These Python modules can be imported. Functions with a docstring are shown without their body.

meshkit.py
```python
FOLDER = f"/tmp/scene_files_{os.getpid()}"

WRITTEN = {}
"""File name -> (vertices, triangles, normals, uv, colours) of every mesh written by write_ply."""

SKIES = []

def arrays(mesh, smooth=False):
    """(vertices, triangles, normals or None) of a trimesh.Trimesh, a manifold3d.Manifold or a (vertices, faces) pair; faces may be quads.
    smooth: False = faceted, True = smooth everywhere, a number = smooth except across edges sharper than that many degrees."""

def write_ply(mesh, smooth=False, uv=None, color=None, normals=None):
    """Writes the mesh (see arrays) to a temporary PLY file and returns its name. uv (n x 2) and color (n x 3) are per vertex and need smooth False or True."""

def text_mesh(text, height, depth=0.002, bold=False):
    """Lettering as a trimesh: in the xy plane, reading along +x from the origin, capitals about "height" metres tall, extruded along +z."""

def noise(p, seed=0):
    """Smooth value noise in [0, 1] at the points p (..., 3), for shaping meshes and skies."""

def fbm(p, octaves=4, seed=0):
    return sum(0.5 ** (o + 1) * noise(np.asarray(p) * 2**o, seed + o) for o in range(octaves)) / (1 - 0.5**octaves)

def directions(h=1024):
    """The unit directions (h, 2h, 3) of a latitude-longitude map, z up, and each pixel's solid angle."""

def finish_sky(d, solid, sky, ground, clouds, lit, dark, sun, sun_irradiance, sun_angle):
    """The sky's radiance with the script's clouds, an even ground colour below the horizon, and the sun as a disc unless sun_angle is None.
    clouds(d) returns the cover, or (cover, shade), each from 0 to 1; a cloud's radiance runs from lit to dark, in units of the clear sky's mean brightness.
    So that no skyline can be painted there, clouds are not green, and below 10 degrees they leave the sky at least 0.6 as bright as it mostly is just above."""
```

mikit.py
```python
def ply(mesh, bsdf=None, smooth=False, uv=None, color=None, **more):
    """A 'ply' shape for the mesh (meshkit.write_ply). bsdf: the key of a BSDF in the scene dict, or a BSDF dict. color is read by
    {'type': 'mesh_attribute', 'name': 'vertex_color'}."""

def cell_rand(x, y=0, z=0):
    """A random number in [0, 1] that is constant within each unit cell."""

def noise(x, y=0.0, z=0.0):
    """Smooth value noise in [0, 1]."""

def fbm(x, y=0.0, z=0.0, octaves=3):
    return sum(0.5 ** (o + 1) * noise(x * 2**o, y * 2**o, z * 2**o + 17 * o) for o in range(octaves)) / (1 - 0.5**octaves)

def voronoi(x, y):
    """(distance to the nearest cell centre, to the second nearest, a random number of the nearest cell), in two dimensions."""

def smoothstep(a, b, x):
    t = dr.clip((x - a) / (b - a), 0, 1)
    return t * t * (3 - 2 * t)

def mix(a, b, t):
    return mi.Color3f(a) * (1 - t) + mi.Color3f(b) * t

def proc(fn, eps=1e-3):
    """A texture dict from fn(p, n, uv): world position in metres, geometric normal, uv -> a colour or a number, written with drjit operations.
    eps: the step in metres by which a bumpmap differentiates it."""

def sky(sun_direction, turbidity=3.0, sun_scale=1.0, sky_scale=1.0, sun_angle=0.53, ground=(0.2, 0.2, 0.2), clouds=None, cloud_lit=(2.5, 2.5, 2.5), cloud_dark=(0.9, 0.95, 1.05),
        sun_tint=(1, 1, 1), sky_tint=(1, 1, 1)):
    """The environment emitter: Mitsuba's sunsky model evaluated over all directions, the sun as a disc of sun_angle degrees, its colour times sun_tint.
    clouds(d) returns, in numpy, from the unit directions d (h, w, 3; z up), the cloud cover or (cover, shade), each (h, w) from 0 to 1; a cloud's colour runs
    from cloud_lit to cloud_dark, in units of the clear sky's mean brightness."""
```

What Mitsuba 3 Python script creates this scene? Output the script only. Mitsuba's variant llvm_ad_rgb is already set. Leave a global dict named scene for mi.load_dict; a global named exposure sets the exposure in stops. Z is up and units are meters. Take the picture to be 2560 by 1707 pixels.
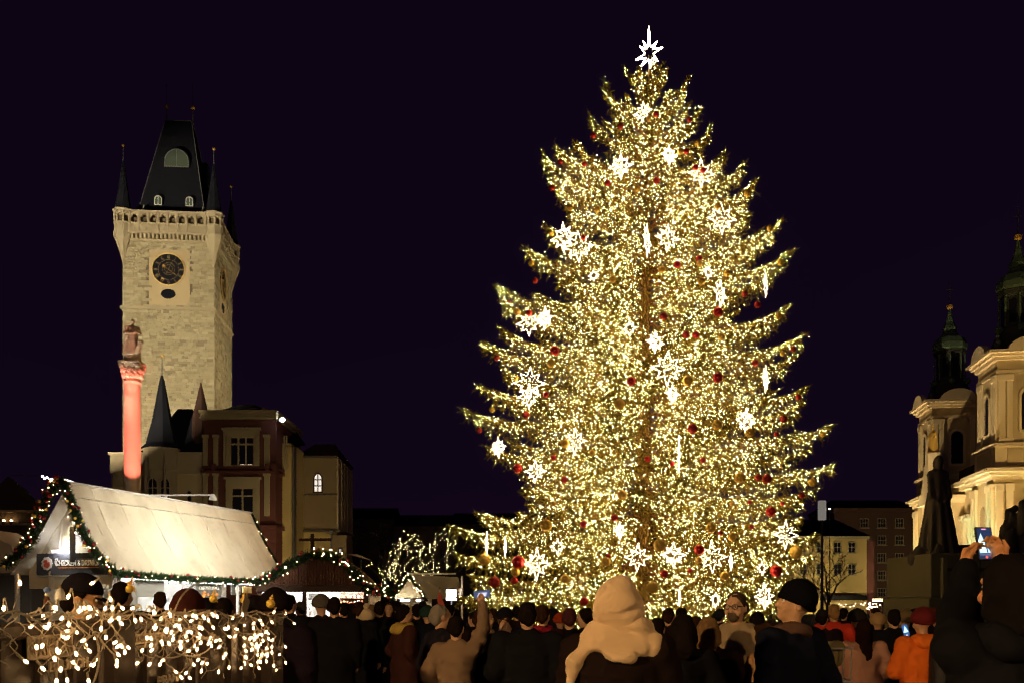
# Christmas market on a square at night, built for Mitsuba 3
import math
import numpy as np, trimesh, manifold3d, shapely
import shapely.geometry as sg
import drjit as dr
import mitsuba as mi
import mikit, meshkit
from mikit import fbm, noise, voronoi, smoothstep, mix, cell_rand

scene, labels = {}, {}
T = mi.ScalarTransform4f
PI = math.pi
rng = np.random.default_rng(7)
EYE, HOR, FP = 1.65, 1510.0, 2440.0        # eye height (m), row of the horizon and focal length in the photograph's pixels

# ------------------------------------------------------------------ camera, sky, exposure
scene['camera'] = {'type': 'perspective', 'fov': 2 * math.degrees(math.atan(1280 / FP)), 'fov_axis': 'x',
                   'principal_point_offset_y': -(HOR - 853.5) / 1707,
                   'to_world': T().look_at(origin=[0, 0, EYE], target=[0, 1, EYE], up=[0, 0, 1]),
                   'near_clip': 0.1, 'far_clip': 3000.0}
exposure = 0.0
NIGHT = np.array([0.0069, 0.0027, 0.0124])


def night_clouds(d):
    """City glow: a little lighter towards the roofs, the same all round, with faint unevenness."""
    el = np.degrees(np.arcsin(np.clip(d[..., 2], -1, 1)))
    up = np.clip(el / 55, 0, 1) ** .7
    return np.ones(el.shape), np.clip(up + .35 * (meshkit.noise(d * 3.0, 2) - .5), 0, 1)


scene['sky'] = {**mikit.sky((0.4, -0.5, 0.3), sun_scale=0.0, sky_scale=0.02, clouds=night_clouds, cloud_lit=tuple(NIGHT * [1.35, 1.25, 1.15] / 0.0025),
                            cloud_dark=tuple(NIGHT * .88 / 0.0025), ground=(0.05, 0.05, 0.05)), 'sampling_weight': .5}


def P(px, py, Y):
    """The point at distance Y that the photograph shows at pixel (px, py)."""
    return np.array([(px - 1280) / FP * Y, Y, EYE + (HOR - py) / FP * Y])


def zz(py, Y):
    return EYE + (HOR - py) / FP * Y


def xx(px, Y):
    return (px - 1280) / FP * Y


# ------------------------------------------------------------------ materials
def mat(name, rgb, rough=0.75, metal=0.0, spec=0.4, **kw):
    col = {'type': 'rgb', 'value': list(map(float, rgb))} if isinstance(rgb, (tuple, list, np.ndarray)) else rgb
    scene['m_' + name] = {'type': 'twosided', 'bsdf': {'type': 'principled', 'base_color': col, 'roughness': rough, 'metallic': metal, 'specular': spec, **kw}}
    return 'm_' + name


def hexc(*c):
    c = np.array(c) / 255.0
    return tuple(np.where(c < 0.04045, c / 12.92, ((c + 0.055) / 1.055) ** 2.4))


VC = {'type': 'mesh_attribute', 'name': 'vertex_color'}
mat('vc', VC, 0.85, spec=0.2)                       # colour per vertex, matt
mat('vc_gloss', VC, 0.35, spec=0.5)
scene['m_leaf'] = {'type': 'twosided', 'bsdf': {'type': 'diffuse', 'reflectance': VC}}
scene['m_bulb'] = {'type': 'diffuse', 'reflectance': {'type': 'rgb', 'value': [.95, .9, .8]}}
mat('plaster_cream', (.50, .42, .28), 0.9)
mat('plaster_yellow', (.48, .36, .15), 0.9)
mat('plaster_dark', (.10, .085, .07), 0.9)
mat('stone_pale', (.42, .37, .27), 0.9)
mat('stone_shadow', (.16, .13, .09), 0.9)
mat('red_paint', (.125, .048, .042), 0.9, spec=.2)
mat('slate', (.012, .014, .024), 0.8, spec=.15)
mat('tile_red', (.055, .030, .026), 0.9, spec=.2)
mat('lead', (.16, .17, .18), 0.5)
mat('copper', (.10, .17, .12), 0.6)
mat('copper_dark', (.035, .045, .045), 0.6)
mat('gold', (.90, .58, .14), 0.35, metal=0.35)
mat('dial_gold', (.36, .29, .15), 0.5)
mat('gold_paint', (.75, .55, .22), 0.5)
mat('dark_glass', (.012, .013, .022), 0.12, spec=0.6)
mat('black', (.012, .012, .014), 0.6)
mat('iron', (.03, .03, .032), 0.45, spec=0.6)
mat('bronze_dark', (.018, .017, .020), 0.5, spec=0.3)
mat('white_metal', (.6, .6, .58), 0.4)
mat('frame_pale', (.36, .31, .2), 0.8)
mat('wood_dark', (.05, .026, .016), 0.75)
mat('wood_post', (.040, .028, .021), 0.65)
mat('wood_plank', (.10, .042, .026), 0.8)
mat('wood_plank_b', (.085, .036, .024), 0.8)


def canvas_dirt(p, n, uv):
    streak = fbm(p.x * 1.1 + p.y * .35, p.y * 1.3, p.z * .45, 4)
    spots = smoothstep(.60, .75, fbm(p.x * 4, p.y * 4, p.z * 4, 3))
    return mix((.72, .66, .54), (.50, .43, .32), smoothstep(.42, .8, streak) * .5 + spots * .18)


mat('canvas', mikit.proc(canvas_dirt), 0.55, spec=0.3, clearcoat=0.6, clearcoat_gloss=0.9)
scene['m_canvas_thin'] = {'type': 'principledthin', 'base_color': {'type': 'rgb', 'value': [.72, .64, .52]}, 'roughness': .8, 'diff_trans': 1.1}
mat('canvas_matt', (.62, .56, .46), 0.8)
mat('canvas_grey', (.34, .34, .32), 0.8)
mat('sign_dark', (.045, .047, .055), 0.4)
mat('white_paint', (.8, .8, .78), 0.6)
mat('wire', (.40, .36, .28), 0.5)
mat('cobble_dark', (.06, .055, .05), 0.8)


# ------------------------------------------------------------------ mesh building
class MB:
    """Collects pieces into one mesh; every add_* takes coordinates that self.X maps into the world."""

    def __init__(self, X=None):
        self.v, self.f, self.c, self.n, self.X = [], [], [], 0, X

    def add(self, v, f, color=None):
        v, f = np.asarray(v, float), np.asarray(f, int)
        if f.shape[1] == 4:
            f = np.vstack([f[:, [0, 1, 2]], f[:, [0, 2, 3]]])
        if self.X is not None:
            v = v @ self.X[:3, :3].T + self.X[:3, 3]
        self.v.append(v)
        self.f.append(f + self.n)
        self.n += len(v)
        self.c.append(np.broadcast_to(np.array((1, 1, 1) if color is None else color, float), (len(v), 3)))
        return self

    def tm(self, m, color=None):
        return self.add(m.vertices, m.faces, color)

    def box(self, lo, hi, color=None, ch=0.0):
        lo, hi = np.minimum(lo, hi), np.maximum(lo, hi)
        if ch:
            v, f = cham_box(lo, hi, ch)
            return self.add(v, f, color)
        v = np.array([[x, y, z] for x in (lo[0], hi[0]) for y in (lo[1], hi[1]) for z in (lo[2], hi[2])])
        return self.add(v, BOXF, color)

    def obox(self, c, half, ex, ey, color=None):
        """Oriented box: centre, half sizes, two axes."""
        ex = np.array(ex, float) / np.linalg.norm(ex)
        ey = np.array(ey, float)
        ey = ey - ex * (ey @ ex)
        ey /= np.linalg.norm(ey)
        R = np.stack([ex, ey, np.cross(ex, ey)], 1)
        v = np.array([[x, y, z] for x in (-1, 1) for y in (-1, 1) for z in (-1, 1)], float) * half
        return self.add(v @ R.T + np.asarray(c), BOXF, color)

    def beam(self, a, b, w, h=None, color=None):
        a, b = np.asarray(a, float), np.asarray(b, float)
        d = b - a
        up = np.array([0, 0, 1.0]) if abs(d[2]) < 0.95 * np.linalg.norm(d) else np.array([1.0, 0, 0])
        return self.obox((a + b) / 2, (np.linalg.norm(d) / 2, w / 2, (h or w) / 2), d, np.cross(up, d), color)

    def tube(self, pts, r, n=6, closed=False, color=None):
        v, f = tube(pts, r, n, closed)
        return self.add(v, f, color)

    def lathe(self, prof, c=(0, 0, 0), n=16, phase=0.0, sx=1.0, sy=1.0, color=None):
        prof = np.asarray(prof, float)
        a = np.arange(n) * 2 * PI / n + phase
        v = np.stack([prof[:, :1] * np.cos(a) * sx, prof[:, :1] * np.sin(a) * sy, np.repeat(prof[:, 1:], n, 1)], -1).reshape(-1, 3) + np.asarray(c)
        m = len(prof)
        i, j = np.meshgrid(np.arange(m - 1), np.arange(n), indexing='ij')
        k = (j + 1) % n
        f = np.stack([i * n + j, i * n + k, (i + 1) * n + k, (i + 1) * n + j], -1).reshape(-1, 4)
        f = np.vstack([f[:, [0, 1, 2]], f[:, [0, 2, 3]]])
        top, bot = len(v), len(v) + 1
        v = np.vstack([v, [[c[0], c[1], c[2] + prof[-1, 1]], [c[0], c[1], c[2] + prof[0, 1]]]])
        jj = np.arange(n)
        f = np.vstack([f, np.stack([(m - 1) * n + jj, (m - 1) * n + (jj + 1) % n, jj * 0 + top], 1), np.stack([(jj + 1) % n, jj, jj * 0 + bot], 1)])
        return self.add(v, f, color)

    def prism(self, poly, d, o, ex, ey, color=None):
        """Polygon (points or shapely, holes allowed) in the plane o + x ex + y ey, extruded by d along ex x ey."""
        if not hasattr(poly, 'exterior'):
            poly = sg.Polygon(poly)
        if not poly.is_valid:
            poly = poly.buffer(0)
        ex, ey = np.array(ex, float), np.array(ey, float)
        ez = np.cross(ex, ey)
        for g in getattr(poly, 'geoms', [poly]):
            m = trimesh.creation.extrude_polygon(g, abs(d), engine='earcut')
            v = m.vertices.copy()
            if d < 0:
                v[:, 2] -= abs(d)
            self.add(np.asarray(o) + v[:, :1] * ex + v[:, 1:2] * ey + v[:, 2:] * ez, m.faces, color)
        return self

    def ball(self, c, r, sub=2, color=None, s=(1, 1, 1)):
        m = ICO[sub]
        return self.add(m[0] * r * np.array(s) + np.asarray(c), m[1], color)

    def mesh(self):
        return np.vstack(self.v), np.vstack(self.f), np.vstack(self.c)


BOXF = np.array([[0, 1, 3], [0, 3, 2], [4, 6, 7], [4, 7, 5], [0, 4, 5], [0, 5, 1], [2, 3, 7], [2, 7, 6], [0, 2, 6], [0, 6, 4], [1, 5, 7], [1, 7, 3]])
ICO = {s: (np.array(m.vertices), np.array(m.faces)) for s in (0, 1, 2, 3) for m in [trimesh.creation.icosphere(s)]}
OCTA = (np.array([[1, 0, 0], [-1, 0, 0], [0, 1, 0], [0, -1, 0], [0, 0, 1], [0, 0, -1.0]]),
        np.array([[0, 2, 4], [2, 1, 4], [1, 3, 4], [3, 0, 4], [2, 0, 5], [1, 2, 5], [3, 1, 5], [0, 3, 5]]))


def cham_box(lo, hi, c):
    lo, hi = np.asarray(lo, float), np.asarray(hi, float)
    pts = []
    for ax in range(3):
        for s in np.ndindex(2, 2, 2):
            p = np.where(np.array(s) == 1, hi - c, lo + c)
            p[ax] = hi[ax] if s[ax] else lo[ax]
            pts.append(p)
    h = trimesh.convex.convex_hull(np.array(pts))
    return np.array(h.vertices), np.array(h.faces)


def frames(p, closed=False):
    t = np.gradient(p, axis=0) if not closed else np.roll(p, -1, 0) - np.roll(p, 1, 0)
    t /= np.linalg.norm(t, axis=1, keepdims=True) + 1e-12
    a = np.zeros_like(t)
    u = np.array([0, 0, 1.0]) if abs(t[0, 2]) < 0.9 else np.array([1.0, 0, 0])
    for i in range(len(p)):
        u = u - t[i] * (u @ t[i])
        u /= np.linalg.norm(u) + 1e-12
        a[i] = u
    return t, a, np.cross(t, a)


def tube(pts, r, n=6, closed=False):
    p = np.asarray(pts, float)
    t, a, b = frames(p, closed)
    r = np.broadcast_to(np.asarray(r, float), (len(p),))
    ang = np.arange(n) * 2 * PI / n
    v = (p[:, None] + r[:, None, None] * (np.cos(ang)[None, :, None] * a[:, None] + np.sin(ang)[None, :, None] * b[:, None])).reshape(-1, 3)
    m = len(p)
    i, j = np.meshgrid(np.arange(m if closed else m - 1), np.arange(n), indexing='ij')
    k, i2 = (j + 1) % n, (i + 1) % m
    f = np.stack([i * n + j, i * n + k, i2 * n + k, i2 * n + j], -1).reshape(-1, 4)
    f = np.vstack([f[:, [0, 1, 2]], f[:, [0, 2, 3]]])
    if not closed:
        c0, c1 = len(v), len(v) + 1
        v = np.vstack([v, p[:1], p[-1:]])
        jj = np.arange(n)
        f = np.vstack([f, np.stack([(jj + 1) % n, jj, jj * 0 + c0], 1), np.stack([(m - 1) * n + jj, (m - 1) * n + (jj + 1) % n, jj * 0 + c1], 1)])
    return v, f


def scatter(base, pos, scale, R=None):
    """Copies of a small mesh (vertices, faces) at many positions as one mesh."""
    bv, bf = base
    pos = np.asarray(pos, float)
    k = len(pos)
    v = bv[None] * np.broadcast_to(np.asarray(scale, float).reshape(-1, 1, 1), (k, 1, 1))
    if R is not None:
        v = np.einsum('kij,knj->kni', R, v)
    v = (v + pos[:, None]).reshape(-1, 3)
    f = (bf[None] + (np.arange(k) * len(bv))[:, None, None]).reshape(-1, 3)
    return v, f


taken = {}


def nk(base):
    """base, base_001, base_002 ... : a key that is free."""
    n = taken.get(base, 0)
    taken[base] = n + 1
    return base if n == 0 else f'{base}_{n:03d}'


def put(key, mb, m='m_vc', smooth=False, emit=None, weight=None, **kw):
    """One shape entry. mb: MB or (v, f). m: key of a material."""
    key = nk(key)
    if isinstance(mb, MB):
        v, f, c = mb.mesh()
    else:
        v, f = mb[0], mb[1]
        c = mb[2] if len(mb) > 2 else None
    usec = m in ('m_vc', 'm_vc_gloss', 'm_leaf') and c is not None
    d = mikit.ply((v, f), m, smooth=smooth, color=c if usec else None)
    if emit is not None:
        d['emitter'] = {'type': 'area', 'radiance': {'type': 'rgb', 'value': list(map(float, emit))}}
        if weight is not None:
            d['emitter']['sampling_weight'] = float(weight)
    scene[key] = d
    return key


def thing(base, label, cat, group=None, kind=None):
    key = nk(base)
    labels[key] = {'label': label, 'category': cat}
    if group:
        labels[key]['group'] = group
    if kind:
        labels[key]['kind'] = kind
    return key


def part(t, name, mb, m='m_vc', label=None, kind=None, **kw):
    k = put(f'{t}__{name}', mb, m, **kw)
    if label or kind:
        labels[k] = {**({'label': label} if label else {}), **({'kind': kind} if kind else {})}
    return k


def structure(name, mb, m, label, **kw):
    k = put(name, mb, m, **kw)
    labels[k] = {'label': label, 'kind': 'structure'}
    return k


def XF(o, ex, ey, ez=(0, 0, 1)):
    X = np.eye(4)
    X[:3, 0], X[:3, 1], X[:3, 2], X[:3, 3] = ex, ey, ez, o
    return X


def spot(key, o, target, rgb, cutoff, beam=None, weight=4.0):
    scene[key] = {'type': 'spot', 'to_world': T().look_at(origin=list(map(float, o)), target=list(map(float, target)), up=[0.01, 0.02, 1]),
                  'intensity': {'type': 'rgb', 'value': list(map(float, rgb))}, 'cutoff_angle': float(cutoff),
                  'beam_width': float(beam if beam is not None else cutoff * 0.7), 'sampling_weight': weight}


def floodlight(o, target, rgb, cutoff, label, beam=None, size=0.35, weight=4.0, post=True):
    """A real flood lamp: housing, glass, bracket and its beam."""
    o, target = np.array(o, float), np.array(target, float)
    d = (target - o) / np.linalg.norm(target - o)
    t = thing('floodlight', label, 'floodlight')
    side = np.cross(d, [0, 0, 1.0])
    side /= np.linalg.norm(side)
    part(t, 'housing', MB().obox(o - d * size * 0.45, (size * 0.4, size * 0.6, size * 0.45), d, side), 'm_iron')
    if post:
        part(t, 'mast', MB().tube([[o[0], o[1], 0], [o[0], o[1], o[2] - size * 0.4]], 0.05, 8), 'm_iron')
    part(t, 'bracket', MB().tube([o - d * size * .45 + side * size * .7, o - d * size * .45 + side * size * .7 - np.array([0, 0, size * .55]), o - d * size * .45 - side * size * .7 - np.array([0, 0, size * .55]), o - d * size * .45 - side * size * .7], 0.03, 6), 'm_iron')
    part(t, 'lens', MB().obox(o - d * size * 0.02, (size * 0.02, size * 0.5, size * 0.36), d, side), 'm_white_metal')
    spot(t + '__beam', o + d * 0.06, target, rgb, cutoff, beam, weight)
    return t


# ------------------------------------------------------------------ ground
def cobbles(p, n, uv):
    a, b, c = voronoi(p.x * 8.0, p.y * 8.0)
    gap = smoothstep(0.02, 0.16, b - a)
    return mix((.012, .011, .010), (.055, .052, .050), gap * (0.55 + 0.45 * c))


mat('cobbles', mikit.proc(cobbles), 0.55, spec=0.5)
g = MB()
g.add([[-2500, -300, 0], [2500, -300, 0], [2500, 2800, 0], [-2500, 2800, 0]], [[0, 1, 2, 3]])
structure('square_pavement', g, 'm_cobbles', 'dark cobbled pavement of the square under the crowd')
# ------------------------------------------------------------------ the Christmas tree
TY = 40.0
TB = np.array([xx(1600, TY), TY, 0.0])
TT = np.array([xx(1622, TY), TY, zz(178, TY)])


def trunk_at(z):
    return TB + (TT - TB) * (z / TT[2])


ENV_L = [(170, 12), (190, 52), (218, 108), (295, 146), (370, 180), (400, 262), (560, 255), (600, 290), (665, 295), (725, 370), (800, 345), (865, 395),
         (970, 412), (1030, 448), (1090, 400), (1165, 370), (1230, 330), (1290, 420), (1320, 490), (1400, 455), (1500, 475), (1560, 470)]
ENV_R = [(170, 12), (190, 60), (205, 98), (285, 130), (330, 155), (395, 200), (415, 235), (465, 265), (560, 325), (630, 355), (700, 320), (773, 345),
         (845, 385), (900, 370), (975, 395), (1070, 450), (1120, 400), (1168, 460), (1235, 420), (1290, 370), (1335, 425), (1400, 410), (1500, 395), (1560, 390)]


def env(z, side):
    E = np.array(ENV_L if side < 0 else ENV_R, float)
    return np.interp(HOR - (z - EYE) * FP / TY, E[:, 0], E[:, 1]) * TY / FP


trng = np.random.default_rng(21)
ct = thing('christmas_tree', 'tall spruce covered in thousands of warm fairy lights in the middle of the square', 'christmas tree')
tz = np.linspace(0, TT[2], 24)
tp = np.array([trunk_at(z) for z in tz])
tv, tf = tube(tp, np.interp(tz, [0, 2, 12, TT[2]], [.40, .33, .22, .04]), 14)
tn = meshkit.noise(tv * [6, 6, 1.2], 3)
tv = tv + (tv - np.array([trunk_at(z) for z in tv[:, 2]])) * (tn[:, None] - .5) * .25
part(ct, 'trunk', (tv, tf, np.array([.17, .125, .05]) * (0.6 + 0.8 * tn[:, None])), 'm_vc', smooth=True)

bulbs, bulb_r = [], []
branch_pts = []


def make_branch(z0, tip, sag=0.12, dens=1.0, curl=0.16):
    """One spruce branch from the trunk at height z0 to its tip: bark, twigs and needles in one mesh, and its share of the lights."""
    base = trunk_at(z0)
    tip = np.asarray(tip, float)
    d = tip - base
    L = np.linalg.norm(d[:2]) + 1e-6
    out = np.array([d[0], d[1], 0]) / L
    lat = np.array([-out[1], out[0], 0])
    ts = np.linspace(0, 1, 9)

    def at(t):
        t = np.asarray(t)[:, None]
        drop = -sag * L * 4 * t * (1 - t) * (0.6 + 0.8 * t) + 0 * t
        up = curl * min(L, 4) * (np.maximum(t - .72, 0) / .28) ** 2 - curl * min(L, 4) * t ** 3
        return base + d * t + np.array([0, 0, 1.0]) * (drop + up)
    c = at(ts)
    col_w = np.array([.10, .06, .03])
    V, F, C = [], [], []
    v, f = tube(c, np.linspace(.055 if L > 2 else .03, .008, 9), 5)
    V.append(v); F.append(f); C.append(np.tile(col_w, (len(v), 1)))
    n0 = len(v)
    # twigs
    nt = max(10, int(26 * L * dens))
    t = np.concatenate([trng.uniform(.10, 1.0, nt), np.linspace(.82, 1.0, 7)])
    side = trng.choice([-1, 1], len(t))
    w = np.clip(0.34 * L, .25, 1.25) * (1.12 - t) ** .55
    w = np.minimum(w, 1.3) * trng.uniform(.5, 1.15, len(t))
    w[-7:] = .32
    org = at(t)
    tan = at(np.minimum(t + .02, 1.02)) - at(t - .02)
    tan /= np.linalg.norm(tan, axis=1, keepdims=True)
    hang = trng.random(len(t)) < .42
    lat_amt = np.where(hang, .35, .8) * trng.uniform(.4, 1.1, len(t))
    fwd = np.where(hang, .35, .75)
    drp = np.where(hang, -trng.uniform(.6, 1.1, len(t)), trng.uniform(-.35, .18, len(t)))
    td = tan * fwd[:, None] + lat * (side * lat_amt)[:, None] + np.array([0, 0, 1.0]) * drp[:, None]
    # the photograph shows the trunk bare towards the camera
    tr_ = np.array([trunk_at(q) for q in org[:, 2]])
    off = org - tr_
    keep = ~((np.abs(off[:, 0]) < .24) & (off[:, 1] < -.05) & (org[:, 2] > 1.5) & (org[:, 2] < 17.2) & (trng.random(len(t)) < .7))
    td[-7:] = tan[-7:] + lat * (side[-7:] * .35)[:, None]
    td /= np.linalg.norm(td, axis=1, keepdims=True)
    w = np.where(hang, np.minimum(w, .75), w)
    t, side, w, org, tan, hang, td = t[keep], side[keep], w[keep], org[keep], tan[keep], hang[keep], td[keep]
    # needles: blades along each twig
    K = 9
    s = (np.arange(K) + trng.random((len(t), K))) / K
    p = org[:, None] + td[:, None] * (s * w[:, None])[..., None]
    p[..., 2] -= (s ** 2 * w[:, None]) * .12
    p = p.reshape(-1, 3)
    dirs = np.repeat(td, K, 0) * .7 + trng.normal(0, .55, (len(p), 3))
    dirs /= np.linalg.norm(dirs, axis=1, keepdims=True)
    ln = trng.uniform(.13, .26, len(p))[:, None] * (0.75 if L < 2 else 1)
    wd = np.cross(dirs, trng.normal(0, 1, (len(p), 3)))
    wd /= np.linalg.norm(wd, axis=1, keepdims=True) + 1e-9
    wd *= trng.uniform(.012, .028, len(p))[:, None]
    V.append(np.stack([p - wd, p + wd, p + dirs * ln], 1).reshape(-1, 3))
    F.append(np.arange(len(p) * 3).reshape(-1, 3) + n0)
    base_c = np.array([.108, .100, .020]) * np.exp(trng.normal(0, .25, (len(p), 1))) * np.array([1, 1, 1]) + np.array([.02, .008, 0]) * trng.random((len(p), 1))
    C.append(np.repeat(base_c, 3, 0))
    # lights
    per = .84
    nb = trng.poisson(per * (w / .5) * np.where(t > .75, 1.5, 1.0) * np.interp(org[:, 2], [3, 14, 22], [.9, 1.05, 1.5]), len(t))
    idx = np.repeat(np.arange(len(t)), nb)
    if len(idx):
        sb = trng.random(len(idx))
        q = org[idx] + td[idx] * (sb * w[idx])[:, None] + trng.normal(0, .05, (len(idx), 3))
        # nothing hangs right in front of the trunk where the photograph shows it bare
        tr = np.array([trunk_at(z) for z in q[:, 2]])
        rel = q - tr
        bare = (np.abs(rel[:, 0]) < .22) & (rel[:, 1] < 0) & (q[:, 2] > 2.0) & (q[:, 2] < 17) & (trng.random(len(q)) < .85)
        q = q[~bare]
        bulbs.append(q)
        bulb_r.append(np.exp(trng.normal(math.log(.0150), .25, len(q))))
    branch_pts.append((at(np.array([.55, .8, .97])), L))
    return np.vstack(V), np.vstack(F), np.vstack(C)


def add_branch(z0, tip, **kw):
    part(ct, 'branch', make_branch(z0, tip, **kw), 'm_leaf')


# the branches that make the outline, tips as the photograph shows them
TIPS = [(1567, 184), (1512, 216), (1478, 296), (1442, 362), (1395, 372), (1361, 392), (1385, 460), (1372, 572), (1320, 624), (1250, 722), (1262, 760), (1258, 828), (1216, 862),
        (1270, 930), (1204, 968), (1168, 1028), (1222, 1120), (1300, 1160), (1345, 1240), (1200, 1284), (1132, 1318), (1150, 1390), (1142, 1490),
        (1660, 184), (1720, 200), (1706, 240), (1746, 282), (1774, 326), (1806, 386), (1854, 416), (1884, 460), (1858, 512), (1860, 545), (1944, 562), (1900, 610), (1972, 632), (1925, 690),
        (1962, 774), (1930, 800), (1998, 846), (1975, 900), (2008, 975), (1995, 1015), (2070, 1068), (2010, 1128), (2076, 1166), (2040, 1225), (1990, 1250), (2036, 1338), (1990, 1300), (2022, 1395), (2002, 1450), (1985, 1500)]
for (px, py) in TIPS:
    Y = TY + trng.uniform(-1.3, .5)
    tip = P(px, py, Y)
    L = abs(tip[0] - trunk_at(tip[2])[0])
    rise = np.interp(tip[2], [2, 8, 14, 19, 23], [-.08, .0, .16, .38, .9])
    if py > 1380:
        rise = -.18
    z0 = float(np.clip(tip[2] - rise * L, .8, TT[2] - .3))
    add_branch(z0, tip, sag=np.interp(tip[2], [2, 18], [.07, .03]), curl=np.interp(tip[2], [3, 12, 20], [.02, .07, .16]), dens=1.7)
# the rest of the crown
NB = 212
TIERS = [1.3]
while TIERS[-1] < TT[2] - .6:
    TIERS.append(TIERS[-1] + np.interp(TIERS[-1], [1, 10, 20], [1.25, .95, .6]))
TIERS = np.array(TIERS)
for i in range(NB):
    u = (i + trng.random()) / NB
    z = TT[2] - .5 - (TT[2] - 1.4) * (u ** .66)
    z = float(TIERS[np.argmin(np.abs(TIERS - z))]) + trng.normal(0, .08 if z > 5 else .22)
    az = i * 2.39996 + trng.uniform(-.25, .25)
    c, s = math.cos(az), math.sin(az)
    if abs(c) < .09 and s < 0 and 2 < z < 17:
        continue
    R = env(z, -1) * (1 - c) / 2 + env(z, 1) * (1 + c) / 2
    L = R * trng.uniform(.80, 1.0)
    if abs(c) > .72:
        L *= .92 if z < 9 else .84
    rise = np.interp(z, [2, 8, 14, 19, 23], [-.10, -.02, .12, .34, .8])
    base = trunk_at(z)
    tip = np.array([base[0] + c * L, base[1] + s * L, z])
    z0 = float(np.clip(z - rise * L, .7, TT[2] - .2))
    add_branch(z0, tip, sag=np.interp(z, [2, 18], [.06, .03]), dens=1.0, curl=np.interp(z, [3, 12, 20], [.02, .06, .14]))
# the leader at the very top
for k in range(34):
    az = k * 2.4
    zt = TT[2] - trng.uniform(-.1, 2.6)
    r = trng.uniform(.35, .55) + .42 * (TT[2] - zt)
    add_branch(zt - .5 - r * .5, trunk_at(zt) + np.array([r * math.cos(az), r * math.sin(az), 0]), dens=1.3)
BP = np.vstack(bulbs)
BR = np.concatenate(bulb_r)
ok = BP[:, 2] > .5
BP, BR = BP[ok], BR[ok]
part(ct, 'fairy_lights', scatter(OCTA, BP, BR), 'm_bulb', kind='stuff', label='thousands of tiny warm white bulbs', emit=(52, 28.5, 8.2), weight=12)

# ---- lit stars
WARM_STAR = (8.5, 5.6, 2.6)


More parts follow.
